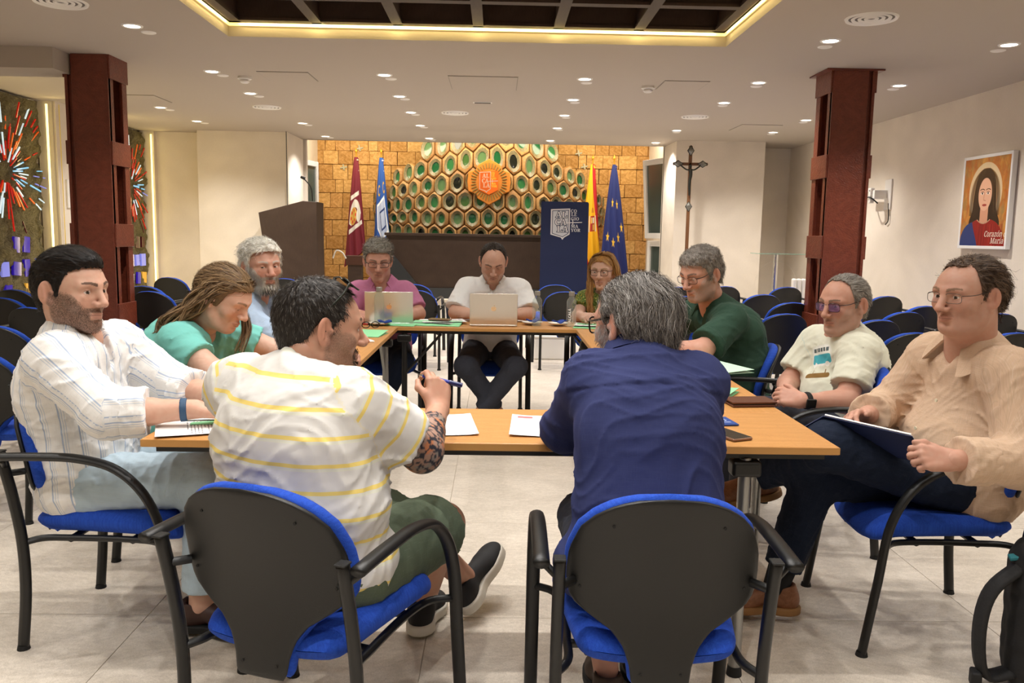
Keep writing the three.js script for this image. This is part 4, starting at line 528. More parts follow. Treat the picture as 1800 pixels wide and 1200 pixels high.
function saucer(label, x, z, nap) { const t = thing('saucer', label, 'saucer', [x, TT, z], 0, 'white saucers on the far table'); part('dish', new THREE.LatheGeometry([[0, 0.004], [0.035, 0.004], [0.06, 0.011], [0.072, 0.019], [0.07, 0.02], [0.05, 0.012], [0.03, 0.008], [0, 0.008]].map((p) => new THREE.Vector2(...p)), 32), S({ color: 0xf0e9dc, roughness: 0.2 }), t);
  const n = thing('blue_napkin', nap, 'napkin', [x + (x < 0 ? 0.04 : 0.005), TT + 0.011, z + (x < 0 ? 0.03 : 0)], 0.3, 'folded blue napkins'); part('folded_cloth', merge([displace(new THREE.BoxGeometry(0.085, 0.008, 0.06, 8, 1, 6), (v) => { v.y += 0.012 + 0.012 * Math.abs(Math.sin(v.x * 30)) + 0.006 * noise3(v.x * 20, v.z * 20, x); })]), S({ color: 0x24459c, roughness: 0.9 }), n); }
saucer('white saucer under the bottle by the pink polo man laptop', -0.77, -5.5, 'blue napkin on the saucer under the bottle'); saucer('white saucer behind the plain bottle', 0.245, -5.68, 'blue napkin on the saucer behind the plain bottle'); saucer('white saucer beside the lettered bottle', 0.42, -5.65, 'blue napkin on the saucer beside the lettered bottle');
{
  const n = thing('notebook', 'small white notebook on the left table by the tattooed man face', 'notebook', [-0.76, TT, -4.68], 0.5); part('cover', rbox(0.11, 0.008, 0.15, 0.002, 0, 0.004, 0), M.paper, n); part('spiral', merge([...Array(8)].map((_, k) => new THREE.TorusGeometry(0.007, 0.0015, 5, 10).rotateY(0).translate(-0.055, 0.006, -0.06 + k * 0.017))), M.chrome, n);
  const p = thing('red_pen', 'red pen lying on the far table by the saucer', 'pen', [-0.9, TT + 0.007, -5.5], 1.4); part('pen_barrel', cyl(0.006, 0.006, 0.12, 0, 0, 0, 10).rotateX(1.57), S({ color: 0xa02018, roughness: 0.4 }), p); part('pen_tip', new THREE.ConeGeometry(0.006, 0.016, 10).rotateX(1.57).translate(0, 0, 0.068), M.black, p);
  const sp = thing('eyeglasses', 'dark folded glasses on the left table near the saucer', 'glasses', [-0.8, TT, -5.32], 0.3); part('glasses_frame', merge([new THREE.TorusGeometry(0.022, 0.003, 6, 20).scale(1.15, 0.85, 1).translate(-0.03, 0.022, 0), new THREE.TorusGeometry(0.022, 0.003, 6, 20).scale(1.15, 0.85, 1).translate(0.03, 0.022, 0), bar([-0.06, 0.03, 0], [-0.05, 0.006, -0.13], 0.0025), bar([0.06, 0.03, 0], [0.05, 0.006, -0.13], 0.0025)]), M.black, sp);
  const bin = thing('white_tray', 'white box on the floor under the far chairs', 'box', [0.58, 0, -9.14]); part('tray_body', rbox(0.34, 0.24, 0.24, 0.02, 0, 0.12, 0), M.whitePaint, bin); part('tray_lid', rbox(0.36, 0.03, 0.26, 0.012, 0, 0.25, 0), M.whitePaint, bin);
}
// ---------- smooth signed fields, meshed with surface nets ----------
const smin = (a, b, k) => { const h = k - Math.abs(a - b); return h > 0 ? Math.min(a, b) - h * h / (4 * k) : Math.min(a, b); };
function pr(fn, bb, o) { return { fn, bb, k: 0.02, op: 0, ...o }; }
function cap(a, b, ra, rb, o = {}) { // tapered capsule; o.cut = [point, outward normal]
  a = A(a); b = A(b); const ax = a.x, ay = a.y, az = a.z, bx = b.x - ax, by = b.y - ay, bz = b.z - az, il = 1 / Math.max(1e-9, bx * bx + by * by + bz * bz), R = Math.max(ra, rb);
  let fn = (x, y, z) => { const px = x - ax, py = y - ay, pz = z - az; let t = (px * bx + py * by + pz * bz) * il; t = t < 0 ? 0 : t > 1 ? 1 : t; const dx = px - bx * t, dy = py - by * t, dz = pz - bz * t; return Math.sqrt(dx * dx + dy * dy + dz * dz) - (ra + (rb - ra) * t); };
  if (o.cut) { const [c, n] = o.cut, f0 = fn, nn = A(n).normalize(), cd = nn.dot(A(c)); fn = (x, y, z) => Math.max(f0(x, y, z), nn.x * x + nn.y * y + nn.z * z - cd); }
  return pr(fn, [Math.min(ax, b.x) - R, Math.min(ay, b.y) - R, Math.min(az, b.z) - R, Math.max(ax, b.x) + R, Math.max(ay, b.y) + R, Math.max(az, b.z) + R], o);
}
const ID = [V(1, 0, 0), V(0, 1, 0), V(0, 0, 1)];
function ell(c, r, ax = ID, o = {}) {
  c = A(c); const [X, Y, Z] = ax, m = Math.min(...r), M0 = Math.max(...r), i0 = 1 / r[0], i1 = 1 / r[1], i2 = 1 / r[2];
  return pr((x, y, z) => { const px = x - c.x, py = y - c.y, pz = z - c.z, u = (px * X.x + py * X.y + pz * X.z), v = (px * Y.x + py * Y.y + pz * Y.z), w = (px * Z.x + py * Z.y + pz * Z.z); const a = u * i0, b = v * i1, d = w * i2, k0 = Math.sqrt(a * a + b * b + d * d); if (k0 < 1e-6) return -m; const a2 = a * i0, b2 = b * i1, d2 = d * i2; return k0 * (k0 - 1) / Math.sqrt(a2 * a2 + b2 * b2 + d2 * d2); }, [c.x - M0, c.y - M0, c.z - M0, c.x + M0, c.y + M0, c.z + M0], o);
}
const gen = (fn, o) => pr(fn, null, o);
function evalField(P, x, y, z) { let d = 1e3; for (let i = 0; i < P.length; i++) { const p = P[i], e = p.fn(x, y, z); d = p.op === 0 ? smin(d, e, p.k) : p.op === 1 ? -smin(-d, e, p.k) : Math.max(d, e); } return d; } // 0 join, 1 carve, 2 intersect
function nets(P, h, post, bb0) {
  const bb = bb0 ? bb0.slice() : [9, 9, 9, -9, -9, -9]; if (!bb0) for (const p of P) if (p.op === 0 && p.bb) for (let i = 0; i < 3; i++) { bb[i] = Math.min(bb[i], p.bb[i]); bb[i + 3] = Math.max(bb[i + 3], p.bb[i + 3]); }
  const pad = bb0 ? 0 : 0.035; const x0 = bb[0] - pad, y0 = bb[1] - pad, z0 = bb[2] - pad, B = 8, nb = [0, 1, 2].map((i) => Math.ceil((bb[i + 3] - bb[i] + 2 * pad) / h / B)), [nx, ny, nz] = nb.map((n) => n * B + 1);
  const val = new Float32Array(nx * ny * nz).fill(9), hd = h * B * 0.87;
  const live = [];
  for (let bz = 0; bz < nb[2]; bz++) for (let by = 0; by < nb[1]; by++) for (let bx = 0; bx < nb[0]; bx++) {
    const cx = x0 + (bx + 0.5) * B * h, cy = y0 + (by + 0.5) * B * h, cz = z0 + (bz + 0.5) * B * h; let d = 1e3, mu = 1e3; const ds = [];
    for (const p of P) { const e = p.fn(cx, cy, cz); ds.push(e); if (p.op === 0) mu = Math.min(mu, e); d = p.op === 0 ? smin(d, e, p.k) : p.op === 1 ? -smin(-d, e, p.k) : Math.max(d, e); }
    const far = Math.abs(d) > hd * 1.45 + 0.012, Q = far ? null : P.filter((p, i) => p.op === 2 || (p.op === 1 ? ds[i] < hd * 1.5 + p.k : ds[i] < mu + hd * 2.4 + p.k));
    if (!far) live.push([bx, by, bz]);
    const X1 = bx * B + B, Y1 = by * B + B, Z1 = bz * B + B;
    for (let k = bz * B; k <= Z1; k++) for (let j = by * B; j <= Y1; j++) { let o = (k * ny + j) * nx + bx * B; for (let i = bx * B; i <= X1; i++, o++) { if (far) { if (val[o] === 9) val[o] = d > 0 ? 8 : -8; } else if (val[o] === 9 || Math.abs(val[o]) === 8) { const x = x0 + i * h, y = y0 + j * h, z = z0 + k * h; let e = evalField(Q, x, y, z); if (post && Math.abs(e) < 0.03) e = post(x, y, z, e); val[o] = e; } } }
  }
  const vid = new Map(), pos = [], idx = [], at = (i, j, k) => (k * ny + j) * nx + i;
  const vert = (i, j, k) => {
    const o = at(i, j, k), got = vid.get(o); if (got !== undefined) return got;
    let sx = 0, sy = 0, sz = 0, n = 0; const E = (i0, j0, k0, i1, j1, k1) => { const a = val[at(i0, j0, k0)], b = val[at(i1, j1, k1)]; if ((a < 0) !== (b < 0)) { const t = clamp(a / (a - b), 0.02, 0.98); sx += i0 + (i1 - i0) * t; sy += j0 + (j1 - j0) * t; sz += k0 + (k1 - k0) * t; n++; } };
    for (let u = 0; u < 2; u++) for (let v = 0; v < 2; v++) { E(i, j + u, k + v, i + 1, j + u, k + v); E(i + u, j, k + v, i + u, j + 1, k + v); E(i + u, j + v, k, i + u, j + v, k + 1); }
    if (!n) { sx = i + 0.5; sy = j + 0.5; sz = k + 0.5; n = 1; }
    const id = pos.length / 3; pos.push(x0 + sx / n * h, y0 + sy / n * h, z0 + sz / n * h); vid.set(o, id); return id;
  };
  const quad = (a, b, c, d, f) => { if (f) idx.push(a, b, c, a, c, d); else idx.push(a, c, b, a, d, c); };
  for (const [bx, by, bz] of live) for (let k = bz * B; k < bz * B + B; k++) for (let j = by * B; j < by * B + B; j++) for (let i = bx * B; i < bx * B + B; i++) {
    if (!i || !j || !k) continue; const a = val[at(i, j, k)] < 0;
    if (i < nx - 1 && a !== val[at(i + 1, j, k)] < 0) quad(vert(i, j - 1, k - 1), vert(i, j, k - 1), vert(i, j, k), vert(i, j - 1, k), a);
    if (j < ny - 1 && a !== val[at(i, j + 1, k)] < 0) quad(vert(i - 1, j, k - 1), vert(i - 1, j, k), vert(i, j, k), vert(i, j, k - 1), a);
    if (k < nz - 1 && a !== val[at(i, j, k + 1)] < 0) quad(vert(i - 1, j - 1, k), vert(i, j - 1, k), vert(i, j, k), vert(i - 1, j, k), a);
  }
  const g = new THREE.BufferGeometry(); g.setAttribute('position', new THREE.Float32BufferAttribute(pos, 3)); g.setIndex(idx); g.computeVertexNormals(); return g;
}
const lin = (h) => { const c = new THREE.Color(h); return [c.r, c.g, c.b]; };
const mix3 = (a, b, t) => [a[0] + (b[0] - a[0]) * t, a[1] + (b[1] - a[1]) * t, a[2] + (b[2] - a[2]) * t];
function paint(g, fn) { const p = g.attributes.position, c = new Float32Array(p.count * 3); for (let i = 0; i < p.count; i++) { const q = fn(p.getX(i), p.getY(i), p.getZ(i)); c[3 * i] = q[0]; c[3 * i + 1] = q[1]; c[3 * i + 2] = q[2]; } g.setAttribute('color', new THREE.BufferAttribute(c, 3)); return g; }
const keep = (gs) => mergeGeometries(gs.filter(Boolean).map((g) => { for (const k of Object.keys(g.attributes)) if (!['position', 'normal', 'color'].includes(k)) g.deleteAttribute(k); return g; }));
M.skin = PH({ vertexColors: true, roughness: 0.46, specularIntensity: 0.5 });
M.hair = PH({ vertexColors: true, roughness: 0.5, specularIntensity: 0.5, side: THREE.DoubleSide });
const basis = (F, U) => { const f = A(F).normalize(), x = A(U).cross(f).normalize(), u = f.clone().cross(x); return [x, u, f]; }; // x = person's left
const dirAz = (az, pitch = 0) => { const a = az * Math.PI / 180, p = pitch * Math.PI / 180; return V(Math.sin(a) * Math.cos(p), Math.sin(p), Math.cos(a) * Math.cos(p)); };
// ---------- head ----------
const HAIRLINE = [[0, 0.072], [25, 0.07], [42, 0.062], [55, 0.045], [64, 0.01], [70, -0.022], [78, -0.026], [84, 0.008], [96, 0.022], [110, -0.002], [120, -0.04], [140, -0.066], [180, -0.078]];
const hairlineAt = (tab, x, z) => interp(tab, Math.atan2(Math.abs(x), z + 0.012) * 180 / Math.PI);
function headField(f, neckLocal) { // local: x left, y up, z forward, eyes at y = 0
  const P = [], add = (p) => P.push(p), two = (fn) => { fn(1); fn(-1); }, jw = f.jaw ?? 1, nl = f.nose ?? 1, nw = f.noseW ?? 1, op = f.open ?? 0.006, ch = f.cheek ?? 1, fat = f.fat ?? 0;
  add(ell([0, 0.027, -0.014], [0.0765, 0.083, 0.1], ID, { k: 0.001 }));
  add(ell([0, 0.012, 0.03], [0.07, 0.07, 0.062], ID, { k: 0.02 }));
  add(ell([0, -0.035, 0.03], [0.06 * jw, 0.062, 0.056], ID, { k: 0.025 }));
  two((s) => { add(cap([s * 0.057 * jw, -0.03, -0.012], [s * 0.05 * jw, -0.07, 0.004], 0.018, 0.017, { k: 0.02 })); add(cap([s * 0.05 * jw, -0.07, 0.004], [s * 0.016, -0.102, 0.066], 0.016, 0.015, { k: 0.022 })); add(ell([s * 0.043, -0.028, 0.056], [0.024 * ch, 0.021, 0.022], ID, { k: 0.02 })); });
  add(ell([0, -0.1, 0.068], [0.024 * jw, 0.018, 0.019], ID, { k: 0.02 }));
  add(ell([0, -0.068, 0.066], [0.033, 0.028, 0.022], ID, { k: 0.02 }));
  if (fat) add(ell([0, -0.098, 0.02], [0.052 * (0.8 + fat * 0.4), 0.028 + fat * 0.016, 0.05], ID, { k: 0.03 }));
  two((s) => add(cap([s * 0.01, 0.02, 0.088], [s * 0.047, 0.018, 0.07], 0.009, 0.009, { k: 0.016 })));
  two((s) => add(ell([s * 0.032, 0.0, 0.094], [0.019, 0.0125, 0.0145], ID, { op: 1, k: 0.014 })));
  const eyes = [1, -1].map((s) => V(s * 0.0315, -0.001, 0.0735));
  for (const e of eyes) { add(ell(e, [0.0122, 0.0122, 0.0122], ID, { k: 0.002 })); const lid = (x, y, z) => { const dx = x - e.x, dy = y - e.y, dz = z - e.z; const sp = Math.sqrt(dx * dx + dy * dy + dz * dz) - 0.0139, apt = op * (1 - (dx / 0.0155) ** 2) - Math.abs(dy + (f.lidDrop ?? 0)); return Math.max(sp, dz > 0 ? apt : -1); }; add(pr(lid, [e.x - 0.015, e.y - 0.015, e.z - 0.015, e.x + 0.015, e.y + 0.015, e.z + 0.015], { k: 0.003 })); add(cap([e.x - 0.012, e.y - 0.0135, e.z + 0.004], [e.x + 0.012, e.y - 0.0135, e.z + 0.004], 0.005, 0.005, { k: 0.01 })); }
  add(cap([0, 0.012, 0.0865], [0, -0.0315 * nl, 0.0835 + 0.0268 * nl], 0.0088 * nw, 0.0112 * nw, { k: 0.012 })); add(ell([0, -0.034 * nl, 0.0825 + 0.0278 * nl], [0.0124 * nw, 0.0105, 0.011], ID, { k: 0.007 }));
  two((s) => add(ell([s * 0.0142 * nw, -0.0365 * nl, 0.0975], [0.0088, 0.0085, 0.0125], ID, { k: 0.006 }))); two((s) => add(ell([s * 0.0068 * nw, -0.0452 * nl, 0.1045], [0.0046, 0.0035, 0.0065], ID, { op: 1, k: 0.003 })));
  two((s) => add(cap([s * 0.018, -0.044, 0.092], [s * 0.031, -0.066, 0.082], 0.0025, 0.002, { op: 1, k: 0.012 })));
  two((s) => { add(cap([0, -0.0625, 0.0945], [s * 0.025, -0.0675, 0.08], 0.0056, 0.003, { k: 0.006 })); add(cap([0, -0.075, 0.0925], [s * 0.021, -0.0715, 0.08], 0.007, 0.003, { k: 0.006 })); add(cap([0, -0.0685, 0.103], [s * 0.026, (f.smile ? -0.064 : -0.0695), 0.085], 0.0016, 0.0012, { op: 1, k: 0.003 })); });
  add(cap([-0.015, -0.086, 0.09], [0.015, -0.086, 0.09], 0.003, 0.003, { op: 1, k: 0.014 }));
  two((s) => { const ex = basis(V(s * 0.34, 0, -0.94), V(0, 1, -0.15)); const c = V(s * 0.083, -0.006, -0.016); // ears
    const ea = [V(s * 0.9, 0, 0.43), ex[1], ex[2]]; ea[2] = ea[0].clone().cross(ea[1]).normalize(); const off = (n, u, w) => c.clone().addScaledVector(ea[0], n).addScaledVector(ea[1], u).addScaledVector(ea[2], w);
    add(ell(c, [0.0075, 0.034, 0.0205], ea, { k: 0.005 })); add(ell(off(0.0085, 0.003, 0), [0.0075, 0.025, 0.0135], ea, { op: 1, k: 0.003 })); add(cap(off(0.003, 0.016, s * -0.006), off(0.0035, -0.014, s * -0.004), 0.0035, 0.0032, { k: 0.004 })); add(ell(V(s * 0.0795, -0.033, -0.006), [0.007, 0.011, 0.009], ID, { k: 0.006 })); add(ell(V(s * 0.0785, -0.006, 0.003), [0.006, 0.008, 0.0055], ID, { k: 0.004 })); });
  add(cap([0, -0.04, -0.028], neckLocal, 0.056 * (f.neck ?? 1), 0.061 * (f.neck ?? 1), { k: 0.026 })); two((s) => add(cap([s * 0.05, -0.05, -0.02], [neckLocal.x + s * 0.022, neckLocal.y + 0.01, neckLocal.z + 0.032], 0.014, 0.012, { k: 0.025 })));
  return { P, eyes };
}
function headColor(f, eyes) {
  const base = f.skin, lip = mix3(base, [0.42, 0.1, 0.09], 0.36), red = mix3(base, [0.55, 0.13, 0.08], 0.32), dark = mix3(base, [0.16, 0.05, 0.03], 0.6), bw = f.brow ?? [0.03, 0.02, 0.015], gz = f.gaze ?? [0, -0.08, 1], gn = V(...gz).normalize();
  return (x, y, z) => {
    const ax = Math.abs(x), n = noise3(x * 60, y * 60, z * 60), n2 = noise3(x * 320, y * 320, z * 320); let c = mix3(base, red, clamp(0.25 + n * 0.25, 0, 1));
    if (z > 0.04) { const ck = Math.exp(-(((ax - 0.042) / 0.02) ** 2 + ((y + 0.032) / 0.02) ** 2)), ns = Math.exp(-((ax / 0.016) ** 2 + ((y + 0.033) / 0.016) ** 2)); c = mix3(c, red, clamp(ck * 0.8 + ns * 0.8, 0, 1) * (f.ruddy ?? 0.5)); }
    if (ax > 0.077 && Math.abs(y) < 0.04) c = mix3(c, red, 0.7);
    if (z > 0.07 && ax < 0.0245) { const yl = -0.0685 + (f.smile ? 0.15 * ax : 0), t = 1 - (ax / 0.0245) ** 2, d = y - yl; if (d < 0.0095 * t && d > -0.011 * t) c = mix3(c, lip, 0.85); if (Math.abs(d) < 0.0011) c = mix3(c, [0.1, 0.03, 0.025], 0.5); if (ax < 0.011 && y < -0.041 && y > -0.051 && z > 0.095) c = mix3(c, [0.09, 0.03, 0.02], 0.5); }
    if (f.stubble) { const [sc, amt, mo] = f.stubble, ny = y + 0.003 * n; const line = interp([[0, -0.05], [0.03, -0.05], [0.045, -0.046], [0.06, -0.03], [0.068, -0.006], [0.09, 0.0]], ax), cheek = sstep(line + 0.006, line - 0.008, ny) * sstep(-0.132, -0.116, y) * sstep(-0.016, -0.004, z) * (1 - sstep(0.02, 0.026, 0.034 - ax) * sstep(-0.058, -0.05, y) * sstep(0.06, 0.07, z)); const must = sstep(-0.045, -0.0485, y) * sstep(-0.066, -0.061, y) * sstep(0.039, 0.031, ax) * sstep(0.06, 0.07, z), lips = sstep(0.027, 0.022, ax) * sstep(-0.0835, -0.08, y) * sstep(-0.0585, -0.0625, y) * sstep(0.06, 0.07, z), soul = 1; c = mix3(c, sc, clamp(amt * soul * Math.max(cheek * (1 - lips), must * (mo ?? 1) * (1 - lips)) * (0.85 + 0.4 * n2), 0, 1)); }
    { const t = (ax - 0.012) / 0.04, yb = 0.0205 + 0.006 * Math.sin(clamp(t, 0, 1) * 2.4) - (f.browLow ?? 0); if (t > 0 && t < 1 && z > 0.055 && Math.abs(y - yb) < 0.0052 * (1 - 0.55 * t)) c = mix3(c, bw, 0.8); }
    for (const e of eyes) { const dx = x - e.x, dy = y - e.y, dz = z - e.z, r = Math.sqrt(dx * dx + dy * dy + dz * dz); if (r < 0.0131 && dz > 0.003) { c = [0.62, 0.58, 0.54]; const q = Math.sqrt((dx - gn.x * 0.0122) ** 2 + (dy - gn.y * 0.0122) ** 2 + (dz - gn.z * 0.0122) ** 2); if (q < 0.0062) c = f.iris ?? [0.06, 0.035, 0.02]; if (q < 0.003) c = [0.008, 0.008, 0.008]; } else if (r < 0.0152 && dz > 0.006 && dy > 0 && dy < 0.0085 && r > 0.0131) { if (dy < (f.open ?? 0.006) + 0.002 - (f.lidDrop ?? 0)) c = mix3(c, dark, 0.75); } else if (r < 0.021 && z > 0.07) c = mix3(c, dark, 0.13); }
    return c;
  };
}
// hair: a cap over the scalp plus ribbons of strands; all in head space
function ribbon(out, pts, w, nrm, col) {
  const b = out.pos.length / 3, n = pts.length; for (let i = 0; i < n; i++) { const t = i / (n - 1), T = (i < n - 1 ? pts[i + 1].clone().sub(pts[i]) : pts[i].clone().sub(pts[i - 1])).normalize(), W = T.cross(nrm[i]).normalize().multiplyScalar(w * (1 - 0.8 * t * t)), k = 0.85 + 0.2 * t; for (const s of [-1, 1]) { out.pos.push(pts[i].x + s * W.x, pts[i].y + s * W.y, pts[i].z + s * W.z); out.nor.push(nrm[i].x, nrm[i].y, nrm[i].z); out.col.push(col[0] * k, col[1] * k, col[2] * k); } }
  for (let i = 0; i < n - 1; i++) { const a = b + 2 * i; out.idx.push(a, a + 1, a + 2, a + 1, a + 3, a + 2); }
}
const newOut = () => ({ pos: [], nor: [], col: [], idx: [] });
function outGeo(o) { const g = new THREE.BufferGeometry(); g.setAttribute('position', new THREE.Float32BufferAttribute(o.pos, 3)); g.setAttribute('normal', new THREE.Float32BufferAttribute(o.nor, 3)); g.setAttribute('color', new THREE.Float32BufferAttribute(o.col, 3)); g.setIndex(o.idx); return g; }
function gradN(fn, p, e = 0.002) { return V(fn(p.x + e, p.y, p.z) - fn(p.x - e, p.y, p.z), fn(p.x, p.y + e, p.z) - fn(p.x, p.y - e, p.z), fn(p.x, p.y, p.z + e) - fn(p.x, p.y, p.z - e)).normalize(); }
function makeHair(hs, cell) {
  const tab = hs.line ?? HAIRLINE, th = hs.thick ?? (() => 0.008), skull = ell([0, 0.027, -0.014], [0.0765, 0.083, 0.1]).fn, jawb = cap([0, 0.0, -0.05], [0, -0.06, -0.045], 0.058, 0.05).fn;
  const body = (x, y, z) => { let d = smin(skull(x, y, z), jawb(x, y, z), 0.03); return d - th(x, y, z) - (hs.bump ?? 0.0022) * noise3(x * 55 + 20 * y, y * 30, z * 55) - 0.0012 * noise3(x * 190, y * 70, z * 120); };
  const mask = (x, y, z) => { let m = (hairlineAt(tab, x, z) - y) * 0.75 + 0.004 * noise3(x * 90, y * 90, z * 90); { const ex = (Math.abs(x) - 0.085) / 0.02, ey = (y + 0.008) / 0.036, ez = (z + 0.014) / 0.021; m = Math.max(m, (1 - Math.sqrt(ex * ex + ey * ey + ez * ez)) * 0.02); } if (hs.bald) m = Math.max(m, hs.bald(x, y, z)); return m; };
  const P = [gen(body, { op: 0, k: 0.001 }), gen(mask, { op: 2 })]; const g = nets(P, cell, null, [-0.12, -0.14, -0.155, 0.12, 0.165, 0.145]);
  const pal = hs.colors.map(lin), pick = () => { const q = rnd(); let i = 0, a = hs.weights?.[0] ?? 1 / pal.length; while (q > a && i < pal.length - 1) { i++; a += hs.weights?.[i] ?? 1 / pal.length; } return pal[i]; };
  const base = pal[0]; paint(g, (x, y, z) => mix3(base, pal[1 % pal.length], clamp(0.5 * noise3(x * 200, y * 60, z * 200), 0, 1)));
  const out = newOut(), c0 = V(0, 0.03, -0.014);
  for (let i = 0; i < (hs.n ?? 1500); i++) {
    const d = V(rr(-1, 1), rr(-0.9, 1), rr(-1, 1)); if (d.lengthSq() > 1 || d.lengthSq() < 0.05) { continue; } d.normalize();
    let r = 0.06; for (let k = 0; k < 14; k++) { const q = c0.clone().addScaledVector(d, r); r -= body(q.x, q.y, q.z) * 0.8; } let p = c0.clone().addScaledVector(d, r - 0.002); if (mask(p.x, p.y, p.z) > -0.001) continue;
    const L = (hs.len ?? (() => 0.03))(p) * rr(0.6, 1.3), K = 4, pts = [], nr = []; const col = pick(), wob = V(rr(-1, 1), rr(-1, 1), rr(-1, 1)).multiplyScalar(hs.mess ?? 0.25), lift = (hs.lift ?? 0.0015) * rr(0.2, 1.6); let q = p.clone();
    for (let k = 0; k <= K; k++) { if (k > 1 && Math.abs(q.x) > 0.07 && ((q.y + 0.008) / 0.036) ** 2 + ((q.z + 0.014) / 0.021) ** 2 < 1) break; const n = gradN(body, q); pts.push(q.clone().addScaledVector(n, lift * k / K + 0.0006)); nr.push(n); const fl = hs.flow(q).add(wob); fl.addScaledVector(n, -fl.dot(n) + (hs.stand ?? 0) * (1 - k / K)).normalize(); q.addScaledVector(fl, L / K); const dd = body(q.x, q.y, q.z); if (dd < 0) q.addScaledVector(n, -dd); else if (!hs.free && dd > lift) q.addScaledVector(n, -(dd - lift)); }
    if (pts.length > 2) ribbon(out, pts, (hs.width ?? 0.0008) * rr(0.6, 1.3), nr, col);
  }
  return [g, outGeo(out)];
}
function glassesParts(gs, group) { // frames in head space
  const z = 0.1, rim = [], W = gs.w ?? 0.026, Hh = gs.h ?? 0.017, fm = gs.mat ?? S({ color: gs.color ?? 0x15151a, roughness: 0.3, metalness: 0.4 }), r = gs.r ?? 0.0014, dy = gs.y ?? -0.003;
  for (const s of [-1, 1]) {
    const cx = s * 0.034, loop = []; for (let k = 0; k <= 20; k++) { const a = k / 20 * 6.2832, q = 0.55; const c = Math.cos(a), n = Math.sin(a); loop.push(V(cx + Math.sign(c) * Math.abs(c) ** q * W, dy + Math.sign(n) * Math.abs(n) ** q * Hh, z - 0.25 * Math.abs(Math.abs(cx + c * W) - 0.02) * 0.8)); }
    const gl = part('glasses_rim', sweep(loop, r, r, [0, 0, 1], 6, 40), fm, group); void gl;
    const sh = new THREE.Shape(); loop.forEach((p, i) => i ? sh.lineTo(p.x, p.y) : sh.moveTo(p.x, p.y)); const lg = displace(new THREE.ShapeGeometry(sh), (v) => { v.z = z - 0.25 * Math.abs(Math.abs(v.x) - 0.02) * 0.8; }); part('lens', lg, gs.lens ?? M.glass, group);
    part('temple', sweep([[s * (0.034 + W), dy + Hh * 0.6, z - 0.009], [s * 0.076, dy + Hh * 0.5 + 0.002, 0.06], [s * 0.0805, 0.014, 0.0], [s * 0.082, 0.01, -0.02], [s * 0.081, -0.012, -0.038]], r, r * 1.4, [0, 1, 0], 6, 18), gs.temple ?? fm, group);
  }
  part('bridge', sweep([[-0.009, dy + Hh * 0.45, z - 0.003], [0, dy + Hh * 0.6, z + 0.002], [0.009, dy + Hh * 0.45, z - 0.003]], r, r, [0, 0, 1], 6, 8), fm, group);
}
// ---------- hands ----------
function handPrims(w, D, N, side, pose = {}, sc = 1) {
  w = A(w); D = A(D).normalize(); N = A(N); N.addScaledVector(D, -N.dot(D)).normalize(); const T = side > 0 ? D.clone().cross(N) : N.clone().cross(D); // side +1 = left hand
  const at = (t, d, n) => w.clone().addScaledVector(T, t * sc).addScaledVector(D, d * sc).addScaledVector(N, n * sc), P = [];
  const bt = [0.028, 0.009, -0.01, -0.028], bd = [0.088, 0.092, 0.087, 0.078], len = [0.072, 0.079, 0.073, 0.057], curl = pose.curl ?? [0.35, 0.4, 0.45, 0.5], sp = pose.spread ?? 0.06;
  for (let i = 0; i < 4; i++) {
    P.push(cap(at(bt[i] * 0.55, 0.0, 0), at(bt[i], bd[i], 0), 0.0165 * sc, 0.0112 * sc, { k: 0.012 }));
    let p = at(bt[i], bd[i], 0), a = 0; const seg = [0.46, 0.3, 0.24], rad = [0.0096, 0.0088, 0.008, 0.0068].map((r) => r * sc * (i === 3 ? 0.88 : 1)), cu = Array.isArray(curl[i]) ? curl[i] : [curl[i], curl[i] * 1.1, curl[i] * 0.7];
    for (let k = 0; k < 3; k++) { a += cu[k]; const d = D.clone().multiplyScalar(Math.cos(a)).addScaledVector(N, -Math.sin(a)).addScaledVector(T, (1.5 - i) * sp * (k ? 0.5 : 1)).normalize(), q = p.clone().addScaledVector(d, len[i] * seg[k] * sc); P.push(cap(p, q, rad[k], rad[k + 1], { k: 0.004 })); p = q; }
  }
  P.push(cap(at(0.014, 0.012, -0.004), at(0.034, 0.045, -0.008), 0.017 * sc, 0.0135 * sc, { k: 0.014 })); P.push(cap(at(-0.02, 0.012, -0.006), at(-0.028, 0.06, -0.006), 0.014 * sc, 0.012 * sc, { k: 0.014 }));
  let p = at(0.034, 0.045, -0.008); const td = pose.thumb ?? [[0.55, 0.75, -0.25], [0.25, 0.95, -0.2]], tl = [0.034, 0.029]; for (let k = 0; k < 2; k++) { const [t, d, n] = td[k], v = T.clone().multiplyScalar(t).addScaledVector(D, d).addScaledVector(N, n).normalize(), q = p.clone().addScaledVector(v, tl[k] * sc); P.push(cap(p, q, (0.0125 - k * 0.0018) * sc, (0.0107 - k * 0.0027) * sc, { k: 0.006 })); p = q; }
  return P;
}
